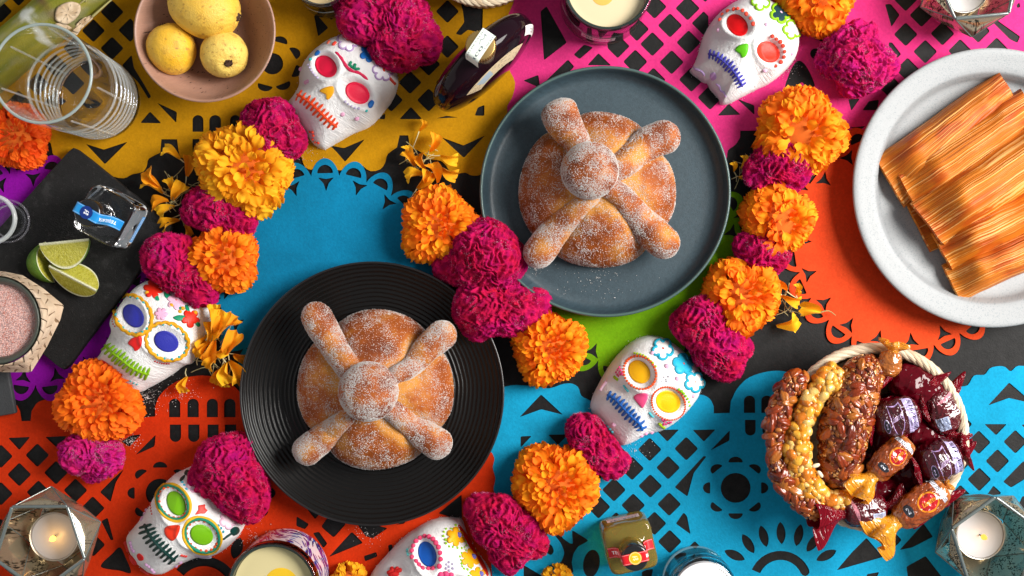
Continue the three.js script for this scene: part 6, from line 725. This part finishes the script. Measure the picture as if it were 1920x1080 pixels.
const wrapPrint2 = canvasTex(512, 256, (g, w, h) => { g.fillStyle = '#520612'; g.fillRect(0, 0, w, h); g.fillStyle = '#d98a98'; g.beginPath(); g.moveTo(40, 30); g.quadraticCurveTo(120, 60, 140, 200); g.quadraticCurveTo(70, 170, 40, 30); g.fill(); g.fillStyle = '#f0e4ea'; g.font = 'bold 92px serif'; g.fillText('SD', 210, 130); g.fillStyle = '#b9c4e0'; g.fillRect(300, 160, 190, 80); g.fillStyle = '#22325c'; for (let i = 0; i < 12; i++) g.fillRect(312 + i * 14, 168, 6, 62); });
const amberPrint = canvasTex(512, 256, (g, w, h) => { g.fillStyle = '#8a3c0c'; g.fillRect(0, 0, w, h); g.fillStyle = '#e8890c'; g.beginPath(); g.ellipse(310, 150, 104, 62, 0, 0, TAU); g.fill(); g.fillStyle = '#b3121a'; g.beginPath(); g.ellipse(310, 150, 92, 50, 0, 0, TAU); g.fill(); g.fillStyle = '#f0b41c'; g.font = 'italic bold 36px serif'; g.textAlign = 'center'; g.fillText('Linares', 310, 162); g.fillStyle = '#23222a'; g.beginPath(); g.arc(110, 128, 46, 0, TAU); g.fill(); g.fillStyle = '#cfd2dc'; g.font = 'bold 58px serif'; g.fillText('2', 110, 148); g.fillStyle = '#dcdce6'; g.fillRect(440, 20, 60, 216); g.fillStyle = '#222'; for (let i = 0; i < 16; i++) g.fillRect(446, 28 + i * 13, 48, 5); });
function sweet(label, px, py, L, W, rot, h, { kind = 'red', print, turn = 0, ends = [1, 1], endLen = 0.55, seed = 1 } = {}) {
  const c = P(px, py, h), a = L * S * (1 - h), b = W * S * (1 - h), t = thing('wrapped_sweet', label, 'wrapped sweet', c, 'sweets in shiny wrappers in the straw basket'), rnd = rng(seed); t.rotation.set(0.12 * (rnd() - 0.5), -rot, 0.16 * (rnd() - 0.5), 'YXZ');
  const wrap = kind === 'red' ? redWrap : amberWrap, film = kind === 'red' ? redFilm : amberFilm;
  const sk = (u, v, k = 1) => { const s = v * Math.PI, y = Math.cos(s), e = kind === 'red' ? 0.62 : 0.5, w = Math.pow(Math.sin(s), e), ang2 = u * TAU, cr = (0.16 + 0.25 * Math.pow(Math.abs(y), 4)) * noise(ang2 * 1.6 + seed, y * 2.2, seed * 3) + 0.10 * noise(Math.cos(ang2) * 5, y * 6, Math.sin(ang2) * 5 + seed); const r = b * w * (1 + cr * 0.75) * k; return V(y * a * (k > 1 ? 1 : 1), Math.sin(ang2) * r * 0.82, Math.cos(ang2) * r); };
  mesh('wrapper_body', grid(72, 44, (u, v) => sk(u, v), { closeU: true, uv: (u, v) => [u, v], flip: true }), wrap, t);
  if (print) mesh('printed_label', grid(40, 26, (u, v) => sk(0.25 + turn + (v - 0.5) * 0.42, lerp(0.80, 0.20, u), 1.018), { uv: (u, v) => [u, v] }), phys({ map: print, bumpMap: crinkle, bumpScale: 0.0015, roughness: 0.18, clearcoat: 1, clearcoatRoughness: 0.05, side: THREE.DoubleSide }), t);
  for (const sg of [-1, 1]) { const on = ends[(sg + 1) / 2]; if (!on) continue; const ph = rnd() * 6; mesh('twisted_end', grid(56, 12, (u, v) => { const q = u * TAU, open = smooth(0.12, 1, v), ruf = 1 + 0.55 * open * Math.sin(q * 4 + ph + v * 1.5) * 0.5 + 0.22 * open * Math.sin(q * 7 + ph * 2), r = b * (kind === 'red' ? lerp(0.30, 1.10, Math.pow(open, 0.8)) : lerp(0.42, 1.0, Math.sin(Math.PI * 0.62 * open))) * ruf * on; return V(sg * (a * 0.93 + v * a * endLen * on * (1 + 0.12 * Math.sin(q * 3 + ph))), Math.sin(q) * r * lerp(1, kind === 'red' ? 0.36 : 0.62, open) + 0.002 * open, Math.cos(q) * r); }, { closeU: true, uv: (u, v) => [u * 2, v] }), film, t); }
  return t;
}
sweet('dark red wrapped sweet filling the back of the basket under the rim', 1716, 724, 52, 38, 0.35, 0.040, { seed: 1 });
sweet('dark red wrapped sweet at the right back, ends against the basket wall', 1764, 770, 44, 32, 1.2, 0.044, { seed: 2, print: wrapPrint2, turn: 0.06 });
sweet('dark red wrapped sweet deep in the middle of the basket', 1712, 890, 54, 40, 0.9, 0.030, { seed: 3 });
sweet('dark red wrapped sweet low beside the wide brittle slab', 1662, 815, 50, 36, 1.5, 0.034, { seed: 4 });
sweet('dark red wrapped sweet low at the right of the basket', 1740, 826, 50, 36, 0.5, 0.034, { seed: 14 });
sweet('dark red wrapped sweet deep behind the lower amber sweets', 1655, 925, 50, 36, 0.2, 0.032, { seed: 15 });
sweet('largest dark red sweet with shield print and barcode near the basket centre', 1680, 782, 44, 37, -0.28, 0.058, { seed: 5, print: wrapPrint, turn: 0, ends: [0.7, 0.6] });
sweet('dark red sweet with lilac print at the right edge of the basket', 1760, 862, 42, 40, -0.35, 0.055, { seed: 6, print: wrapPrint, turn: -0.02, ends: [0.7, 0.7] });
sweet('bright red ended sweet hanging over the front rim of the basket', 1620, 955, 42, 32, -0.15, 0.054, { seed: 7, print: wrapPrint2, turn: 0.02, ends: [1.25, 0.8], endLen: 1.15 });
sweet('amber wrapped sweet with red print lying across the basket centre', 1670, 858, 48, 27, -0.80, 0.062, { kind: 'amber', seed: 8, print: amberPrint, turn: 0.02, ends: [1.15, 0], endLen: 0.95 });
sweet('amber wrapped sweet with oval red print hanging over the front right rim', 1726, 945, 56, 31, -0.62, 0.060, { kind: 'amber', seed: 9, print: amberPrint, turn: 0.05, ends: [1.2, 0.3], endLen: 0.85 });
sweet('amber wrapped sweet sticking up over the back rim of the basket', 1668, 682, 24, 22, -1.35, 0.058, { kind: 'amber', seed: 10, ends: [0, 1.1], endLen: 0.75 });
// ------------------------------------------------------------ candle jars
function jarPrint(kind) { const c = (g, w, h) => { if (kind === 'purple') { g.fillStyle = '#ded4d8'; g.fillRect(0, 0, w, h); const r = rng(61), cs = ['#26318f', '#4a2a86', '#35205a', '#1c4aa8', '#5a2450']; for (let i = 0; i < 430; i++) { const x = r() * w, y = r() * h, l = 30 + r() * 70, b = 7 + r() * 13; g.fillStyle = cs[(r() * 5) | 0]; g.beginPath(); g.ellipse(x, y, l * 0.5, b * 0.5, 0.5 + 0.7 * Math.sin(x * 0.02), 0, TAU); g.fill(); } g.fillStyle = '#15151a'; g.fillRect(1030, 46, 210, 60); g.fillStyle = '#d9cfc8'; g.fillRect(1044, 54, 182, 44); g.fillStyle = '#5b4a42'; for (let i = 0; i < 26; i++) g.fillRect(1050 + i * 6.6, 60 + (i % 3) * 12, 4, 9); }
  else { g.clearRect(0, 0, w, h); const r = rng(62); g.strokeStyle = 'rgba(20,20,24,0.95)'; for (let i = 0; i < 150; i++) { const x = r() * w, y = 20 + r() * (h - 60); g.lineWidth = 2 + r() * 7; g.beginPath(); g.moveTo(x, y); g.bezierCurveTo(x + 20, y - 12 + r() * 24, x + 40, y + 12 - r() * 24, x + 50 + r() * 60, y + r() * 14); g.stroke(); } g.fillStyle = 'rgba(225,220,222,0.95)'; g.fillRect(1150, 110, 260, 62); g.fillStyle = '#1b1b20'; g.font = 'bold 34px sans-serif'; g.fillText('VELA DE SOYA', 1162, 152); g.fillRect(980, 100, 60, 90); } };
  return canvasTex(2048, 256, c); }
function jarCandle(label, px, py, rpx, h, { print, wax, pool, poolR, poolAt = [0, 0], printRot = 0, y0 = 0.002 }) {
  const c = P(px, py, h), R = rpx * S * (1 - h), t = thing('jar_candle', label, 'candle', V(c.x, y0, c.z), 'scented candles in printed glass jars'), H = h - y0;
  const gl = lathe([[0.0005, 0.0002], [R - 0.004, 0.0], [R - 0.001, 0.001], [R, 0.004], [R, H - 0.002], [R - 0.0006, H - 0.0004], [R - 0.0016, H], [R - 0.0034, H - 0.0005], [R - 0.0040, H - 0.002], [R - 0.0040, 0.006], [0.0005, 0.006]], 128); mesh('glass_jar', gl, phys({ color: C(0.86, 0.92, 0.90), roughness: 0.02, transmission: 1, thickness: 0.004, ior: 1.5 }), t);
  mesh('wax', lathe([[0.0002, 0.0065], [R - 0.0044, 0.0065], [R - 0.0044, H - 0.0085], [R - 0.0050, H - 0.0092], [R * 0.7, H - 0.0096], [0.0002, H - 0.0096]], 128), phys({ color: C(...wax), roughness: 0.45, specularIntensity: 0.6 }), t);
  if (print) mesh('inner_rim', lathe([[R - 0.0043, H - 0.0088], [R - 0.0041, H - 0.0016], [R - 0.0030, H - 0.0002], [R - 0.0014, H + 0.0002]], 128), phys({ color: C(0.022, 0.034, 0.031), roughness: 0.12, specularIntensity: 1, side: THREE.DoubleSide }), t);
  mesh('melted_pool', lathe([[0.0002, 0.0003], [poolR * S * 0.9, 0.0003], [poolR * S, 0.0]], 64).translate(poolAt[0] * S, H - 0.0095, poolAt[1] * S), phys({ color: C(...pool), roughness: 0.06, specularIntensity: 1 }), t);
  mesh('wick', sweep([V(poolAt[0] * S, H - 0.010, poolAt[1] * S), V(poolAt[0] * S + 0.001, H - 0.006, poolAt[1] * S), V(poolAt[0] * S + 0.003, H - 0.003, poolAt[1] * S - 0.001)], 0.0007, 8, 10), std({ color: C(0.02, 0.018, 0.016), roughness: 1 }), t);
  if (print) mesh('printed_band', new THREE.CylinderGeometry(R + 0.0003, R + 0.0003, H - 0.013, 128, 1, true, printRot).translate(0, (H - 0.013) / 2 + 0.003, 0), phys({ map: print, roughness: 0.25, transparent: true, alphaTest: 0.4, side: THREE.DoubleSide, clearcoat: 0.6 }), t);
}
jarCandle('cream candle in a clear jar with black print at the top edge on pink paper', 1140, -27, 85, 0.060, { print: jarPrint('black'), wax: [0.68, 0.57, 0.36], pool: [0.78, 0.45, 0.10], poolR: 20, poolAt: [-8, 10], printRot: 2.2 });
jarCandle('cream candle with yellow melted middle in a purple printed jar at the bottom edge', 510, 1104, 86, 0.060, { print: jarPrint('purple'), wax: [0.66, 0.57, 0.30], pool: [0.80, 0.50, 0.02], poolR: 30, poolAt: [12, -2], printRot: 1.2 });
jarCandle('small tan candle in plain glass cut off by the top edge beside the guava bowl', 602, -44, 58, 0.045, { wax: [0.50, 0.38, 0.20], pool: [0.42, 0.28, 0.10], poolR: 16 });
{ const c = P(1322, 1113, 0.05), R = 58 * S * 0.95, t = thing('lidded_jar', 'glass jar with a white printed lid at the bottom edge on cyan paper', 'jar', V(c.x, 0.0018, c.z));
  mesh('glass_jar', lathe([[0.0005, 0.0002], [R * 1.1, 0], [R * 1.14, 0.002], [R * 1.14, 0.034], [R * 1.08, 0.040], [R, 0.042], [R - 0.003, 0.042], [R - 0.003, 0.004], [0.0005, 0.004]], 96), phys({ color: C(0.80, 0.95, 0.97), roughness: 0.03, transmission: 1, thickness: 0.005, ior: 1.5 }), t);
  const lid = canvasTex(512, 512, (g, w, h) => { g.fillStyle = '#e4e2e2'; g.fillRect(0, 0, w, h); g.fillStyle = '#2a2a30'; g.font = '20px monospace'; g.textAlign = 'center'; const s = 'HANDMADE SCENTED CANDLE · '; for (let i = 0; i < s.length * 2; i++) { const a = -2.6 + i * 0.082; g.save(); g.translate(256 + Math.cos(a) * 228, 256 + Math.sin(a) * 228); g.rotate(a + Math.PI / 2); g.fillText(s[i % s.length], 0, 0); g.restore(); } g.strokeStyle = '#b9b6bb'; g.lineWidth = 2; for (let i = 0; i < 6; i++) { g.beginPath(); g.ellipse(256, 256, 190 - i * 26, 120 - i * 16, 0.3 * i, 0, TAU); g.stroke(); } });
  mesh('printed_lid', new THREE.CylinderGeometry(R, R, 0.006, 96).translate(0, 0.0455, 0), [phys({ color: C(0.75, 0.75, 0.75), roughness: 0.4 }), phys({ map: lid, roughness: 0.4 }), phys({ color: C(0.7, 0.7, 0.7), roughness: 0.4 })], t); }

// ------------------------------------------------------------ faceted mirror glass tealight holders
const mirrorSpot = tex(256, (u, v) => { const k = smooth(0.66, 0.70, tnoise(u, v, 60, 301)) * smooth(0.45, 0.6, tfbm(u, v, 5, 302, 3)); return 1 - 0.6 * k; }, true);
const mirror = phys({ color: C(0.60, 0.51, 0.36), map: mirrorSpot, metalness: 0.72, roughness: 0.12, transmission: 1, thickness: 0, specularIntensity: 1, side: THREE.DoubleSide });
const rimGlass = phys({ color: C(0.13, 0.155, 0.15), roughness: 0.10, metalness: 0.2, clearcoat: 1 });
function tealight(label, px, py, rpx, rot, lit, seed) {
  const h = 0.050, T = P(px, py, h), y0 = 0.002, t = thing('tealight_holder', label, 'candle holder', V(T.x, y0, T.z), 'faceted gold mirrored glass tealight holders'), R = rpx * S * (1 - h);
  const ring = (r, y, off) => Array.from({ length: 5 }, (_, i) => { const a = rot + (i + off) * TAU / 5; return V(Math.cos(a) * r, y, Math.sin(a) * r); }), top = ring(R, h - y0, 0), mid = ring(R * 1.13, 0.024, 0.5), bas = ring(R * 0.74, 0.0006, 0);
  const pane = (name, pts) => { const c = pts.reduce((s, p) => s.add(p), V()).multiplyScalar(1 / pts.length), n = V().crossVectors(pts[1].clone().sub(pts[0]), pts[2].clone().sub(pts[0])).normalize(); if (n.dot(V(c.x, c.y - 0.026, c.z)) < 0) n.negate(); const pos = [], uv = [], idx = [], k = pts.length, f = 8; for (let ring = 0; ring <= f; ring++) for (let i = 0; i < k * 6; i++) { const a = pts[(i / 6) | 0], b = pts[(((i / 6) | 0) + 1) % k], e = a.clone().lerp(b, (i % 6) / 6), s = ring / f, q = c.clone().lerp(e, s * 0.985).addScaledVector(n, 0.0024 * (1 - s * s)); pos.push(q.x, q.y, q.z); uv.push(q.x / 0.05 + q.y * 7, q.z / 0.05 + q.y * 5); } const w = k * 6; for (let r2 = 0; r2 < f; r2++) for (let i = 0; i < w; i++) { const a = r2 * w + i, b = r2 * w + (i + 1) % w; idx.push(a, a + w, b, b, a + w, b + w); } mesh(name, geoFrom(pos, idx, uv), mirror, t); };
  for (let i = 0; i < 5; i++) { const j = (i + 1) % 5, p = (i + 4) % 5; pane('glass_pane', [top[i], top[j], mid[i]]); pane('glass_pane', [mid[p], top[i], mid[i], bas[i]]); pane('glass_pane', [bas[i], mid[i], bas[j]]); }
  pane('glass_base', bas);
  const tube = (a, b, r) => sweep([a, a.clone().lerp(b, 0.5), b], r, 8, 10, false, 0.015); mesh('rim', mergeGeometries(top.map((a, i) => tube(a, top[(i + 1) % 5], 0.0016))), rimGlass, t); const ed = []; for (let i = 0; i < 5; i++) ed.push(tube(top[i], mid[i], 0.0006), tube(top[i], mid[(i + 4) % 5], 0.0006), tube(mid[i], bas[i], 0.0005), tube(mid[i], bas[(i + 1) % 5], 0.0005)); mesh('glass_edges', mergeGeometries(ed), rimGlass, t);
  const k = thing('tealight', 'white tealight ' + label.replace('faceted gold glass holder', 'in the gold glass holder'), 'candle', V(0, 0, 0).add(P(px, py, h)).setY(y0 + 0.003), 'white tealights in the gold glass holders'); const r = 44.5 * S;
  mesh('metal_cup', lathe([[0.0002, 0.0], [r - 0.001, 0.0], [r - 0.0003, 0.0008], [r, 0.015], [r + 0.0004, 0.0156], [r - 0.0004, 0.0158], [r - 0.0008, 0.0150], [r - 0.0008, 0.012]], 96), phys({ color: C(0.7, 0.68, 0.64), metalness: 0.9, roughness: 0.3 }), k);
  mesh('wax', lathe([[0.0002, 0.002], [r - 0.0009, 0.002], [r - 0.0009, 0.0142], [r - 0.0016, 0.0148], [r * 0.56, 0.0146], [r * 0.48, 0.0138], [0.0002, 0.0134]], 96), phys({ color: C(0.60, 0.575, 0.57), roughness: 0.35, specularIntensity: 0.7 }), k);
  mesh('wick', sweep([V(0, 0.013, 0), V(0, 0.016, 0), V(0.002, 0.0185, -0.0008)], 0.0006, 8, 10), std({ color: C(0.02, 0.015, 0.012), roughness: 1 }), k);
  if (lit) { const f = lit; mesh('flame', lathe([[0.0001, 0], [0.0018, 0.0012], [0.0027, 0.0035], [0.0021, 0.0065], [0.0007, 0.0095], [0.0001, 0.012]], 20).translate(0.0008, 0.0165, 0.0006), std({ color: 0x000000, emissive: C(1, 0.46, 0.07), emissiveIntensity: 4 * f }), k); const l = new THREE.PointLight(C(1, 0.58, 0.2), 0.00025 * f); l.position.copy(k.position).add(V(0.0008, 0.022, 0.0006)); l.shadow.radius = 0.08; scene.add(l); }
}
tealight('faceted gold glass holder in the lower left corner, candle burning', 75, 1021, 88, 0.31, 1, 1);
tealight('faceted gold glass holder in the lower right corner', 1866, 1018, 86, -1.564, 0.4, 2);
tealight('faceted gold glass holder cut by the top edge above the white plate', 1834, -39, 86, 2.10, 0, 3);
// ------------------------------------------------------------ loose marigold petals on their pale stems
const loose = [0, 1, 2].map((i) => { const r = rng(900 + i); const p1 = r() * 6; return grid(8, 10, (u, v) => { const x = u * 2 - 1, w = 0.05 + 0.27 * Math.pow(Math.sin(Math.PI * clamp(0.04 + v * 0.56)), 1.1), fl = smooth(0.6, 1, v); return V(x * w * (0.72 + 0.4 * fl), v * (1 - 0.06 * Math.abs(Math.sin(x * 4 + p1)) * fl), w * (x * x * (1.9 - 0.9 * fl)) + 0.16 * Math.sin(v * 3.4 + p1) + (0.12 * Math.sin(x * 7 + p1) - 0.16 * x * x) * fl); }, { uv: (u, v) => [u * 0.01, v * 0.01] }); });
const petalMats = [petalMat(0.90, 0.42, 0.008), petalMat(0.88, 0.34, 0.006), petalMat(0.92, 0.50, 0.012)], stemMat = phys({ color: C(0.62, 0.56, 0.30), roughness: 0.7 }), greenStem = phys({ color: C(0.30, 0.28, 0.10), roughness: 0.8 });
let petalCount = 0;
function loosePetal(label, group, px, py, tip, len, h, { roll = 0, stem = 14, mat } = {}) {
  const i = petalCount++, r = rng(700 + i), c = P(px, py, h), L = len * S * 1.05, a = Math.atan2(tip[1], tip[0]), t = thing('loose_petal', label, 'flower petal', V(c.x, h, c.z), group), d = V(Math.cos(a), 0.12 + 0.25 * (r() - 0.3), Math.sin(a)).normalize(), up = V(0.5 * (r() - 0.5) - Math.sin(a) * roll, 1, 0.5 * (r() - 0.5) + Math.cos(a) * roll), X = V().crossVectors(d, up).normalize(), Zv = V().crossVectors(X, d).normalize();
  const m = mesh('petal_blade', loose[i % 3], petalMats[mat ?? (i * 7) % 3], t); m.matrixAutoUpdate = false; m.matrix.makeBasis(X.multiplyScalar(L), d.clone().multiplyScalar(L), Zv.multiplyScalar(L));
  if (stem) { const s = stem * S, e = d.clone().setY(0).multiplyScalar(-s), b = V(-e.z, 0, e.x).multiplyScalar(0.5 * (r() - 0.5)); mesh('petal_stem', sweep([V(0, 0.0008, 0), e.clone().multiplyScalar(0.5).add(b), e.clone().setY(Math.max(-h + 0.003, -0.002))], (v) => 0.00062 * (1 - 0.4 * v), 6, 8), r() < 0.75 ? stemMat : greenStem, t); }
}
const ordinal = ['highest', 'second highest', 'third highest', 'fourth highest', 'fifth highest', 'sixth highest', 'seventh highest', 'eighth highest', 'ninth highest', 'tenth highest', 'eleventh highest', 'twelfth highest', 'thirteenth highest', 'fourteenth highest', 'fifteenth highest', 'sixteenth highest', 'seventeenth highest', 'lowest'];
const clump = (label, group, list) => { const order = [...list].sort((a, b) => a[1] + a[3] / 2 - b[1] - b[3] / 2); for (const q of list) loosePetal((order.indexOf(q) === list.length - 1 ? 'lowest' : ordinal[order.indexOf(q)]) + ' ' + label, group, q[0], q[1], [q[2], q[3]], q[4], 0.003 + (q[5] ?? 0.004), { roll: q[6] ?? 0, stem: q[7] ?? 14, mat: q[8] }); };
clump('loose petal in the clump above the orange marigold, on mustard paper', 'petals between the mustard paper and the slate blue plate', [[786, 246, 8, -20, 22, 0.003, 0.6, 34], [804, 283, 14, -30, 34, 0.005, 0.2, 24], [762, 300, -4, -24, 26, 0.003, 0.7, 6], [778, 312, -14, -22, 34, 0.006, 0.3, 22], [800, 318, -12, -24, 32, 0.006, -0.4, 6], [826, 292, 28, 6, 34, 0.006, 0.5, 30], [826, 314, 30, 14, 36, 0.005, 0.2, 10], [818, 344, -10, -34, 38, 0.008, 0.4, 32], [797, 326, -32, 10, 36, 0.006, 0.3, 14], [782, 354, 22, -32, 40, 0.007, 0.3, 26], [806, 352, 4, -24, 28, 0.008, -0.3, 6]]);
clump('loose petal in the clump beside the clear tequila bottle', 'petals between the slate board and the yellow marigold', [[338, 298, -36, -16, 34, 0.004, 0.4, 24], [306, 362, -34, -16, 40, 0.005, 0.5, 20, 2], [302, 350, -22, -28, 40, 0.006, -0.2, 16], [324, 362, -10, -26, 28, 0.006, 0.2, 24], [322, 376, 22, -30, 40, 0.007, 0.3, 30], [318, 380, -28, 8, 34, 0.006, 0.6, 10], [328, 386, -26, 18, 34, 0.005, 0.2, 14], [336, 412, -26, 18, 36, 0.004, 0.2, 22], [350, 330, 8, -32, 38, 0.004, 0.4, 20], [344, 400, 16, -6, 26, 0.003, 0.2, 30], [352, 362, 20, 4, 30, 0.003, 0.4, 40], [346, 424, 10, 16, 22, 0.003, -0.4, 18]]);
clump('loose petal in the clump between blue eyed skull and black plate', 'petals between the blue eyed skull and the black ribbed plate', [[398, 604, 2, -18, 34, 0.012, 0.3, 20], [400, 628, 16, -42, 52, 0.014, 0.3, 24], [412, 634, 26, -30, 50, 0.012, -0.5, 20], [390, 645, 8, -40, 44, 0.010, 0.5, 18], [392, 640, -10, 34, 34, 0.010, 0.4, 26], [402, 638, -10, 38, 40, 0.010, -0.3, 24], [400, 660, 24, -6, 28, 0.010, 0.2, 30], [412, 664, -18, 24, 34, 0.008, 0.3, 26], [424, 662, 24, -40, 46, 0.006, 0.3, 16], [424, 680, 12, 34, 40, 0.010, 0.4, 32], [430, 676, 20, 40, 46, 0.008, -0.3, 24], [416, 692, -8, 20, 30, 0.006, 0.2, 22], [388, 628, -14, 30, 40, 0.006, 0.6, 12], [374, 668, 8, -26, 32, 0.004, 0.3, 18], [440, 664, 18, 8, 26, 0.004, 0.2, 30], [430, 700, -2, 20, 26, 0.004, 0.3, 12], [446, 700, 10, 14, 24, 0.004, 0.3, 20], [410, 616, 6, -22, 30, 0.012, -0.2, 10]]);
clump('loose petal beside the lowest marigold of the right chain', 'petals at the edge of the orange doily', [[1466, 554, 26, 10, 34, 0.006, 0.3, 18, 0], [1456, 612, 34, -20, 40, 0.004, 0.5, 0, 2], [1536, 586, -32, -6, 38, 0.005, 0.4, 34, 2], [1492, 552, -2, -18, 20, 0.004, 0.3, 26, 2], [1494, 556, 12, -36, 12, 0.004, 0.1, 0, 2], [1474, 546, -10, -6, 26, 0.005, 0.3, 30], [1480, 614, 14, 6, 14, 0.003, 0.2, 16, 2]]);
clump('loose petal in the dark gap below the pink paper', 'petals left of the right marigold chain', [[1390, 316, 0, -22, 24, 0.004, 0.5, 22, 2], [1384, 330, 18, -8, 26, 0.004, 0.3, 14, 2], [1376, 322, -4, -14, 18, 0.003, 0.3, 20, 2]]);
loosePetal('single yellow petal lying on the tip of the orange red paper dome', undefined, 350, 706, [2, 24], 30, 0.0045, { roll: 0.3, stem: 16 });
{ // scattered dry threads of the flowers, and spilled sugar
  const r = rng(88), gs = []; for (const [x, y, w, n] of [[352, 350, 38, 26], [402, 655, 40, 26], [800, 310, 34, 12], [1478, 575, 24, 12], [1392, 312, 22, 8]]) for (let k = 0; k < n; k++) { const px = x + (r() - 0.5) * 2 * w, py = y + (r() - 0.5) * 2 * w, a = r() * TAU, l = 9 + r() * 16, h = 0.0025 + r() * 0.006, q = (s, e) => P(px + Math.cos(a + e) * l * s, py + Math.sin(a + e) * l * s, h + 0.001 * s); gs.push(sweep([q(-1, 0), q(0, 0.4).add(V(0, 0.0015, 0)), q(1, 0.3)], 0.0004, 5, 6)); }
  const m = mesh('dry_flower_threads', mergeGeometries(gs), phys({ color: C(0.42, 0.38, 0.18), roughness: 0.8 })); m.userData = { kind: 'stuff', label: 'fine dry flower threads scattered among the loose petals', category: 'plant litter' };
  const list = [], M = new THREE.Matrix4(), Q = new THREE.Quaternion(); for (const [x, y, w, n, h] of [[275, 745, 60, 260, 0.0016], [345, 735, 60, 120, 0.0016], [245, 828, 28, 120, 0.0016], [560, 283, 60, 160, 0.0018], [1004, 505, 26, 50, 0.0100], [1120, 520, 120, 120, 0.0098], [1475, 130, 40, 90, 0.0016], [480, 1010, 50, 90, 0.0018], [690, 1000, 60, 60, 0.0018], [1190, 845, 50, 60, 0.0014]]) for (let k = 0; k < n; k++) { const a = r() * TAU, d = w * Math.sqrt(r()) * r(), p = P(x + Math.cos(a) * d, y + Math.sin(a) * d * 0.7, h), z = 0.00025 + 0.0005 * r() * r(); Q.setFromEuler(new THREE.Euler(r() * 6, r() * 6, r() * 6)); list.push(M.compose(p, Q, V(z, z, z)).clone()); }
  const s = stuff('spilled_sugar', sugarGeo, sugarMat, list); s.userData = { kind: 'stuff', label: 'white grains of sugar spilled on papers and plates', category: 'sugar grains' };
}
renderer.render(scene, camera);
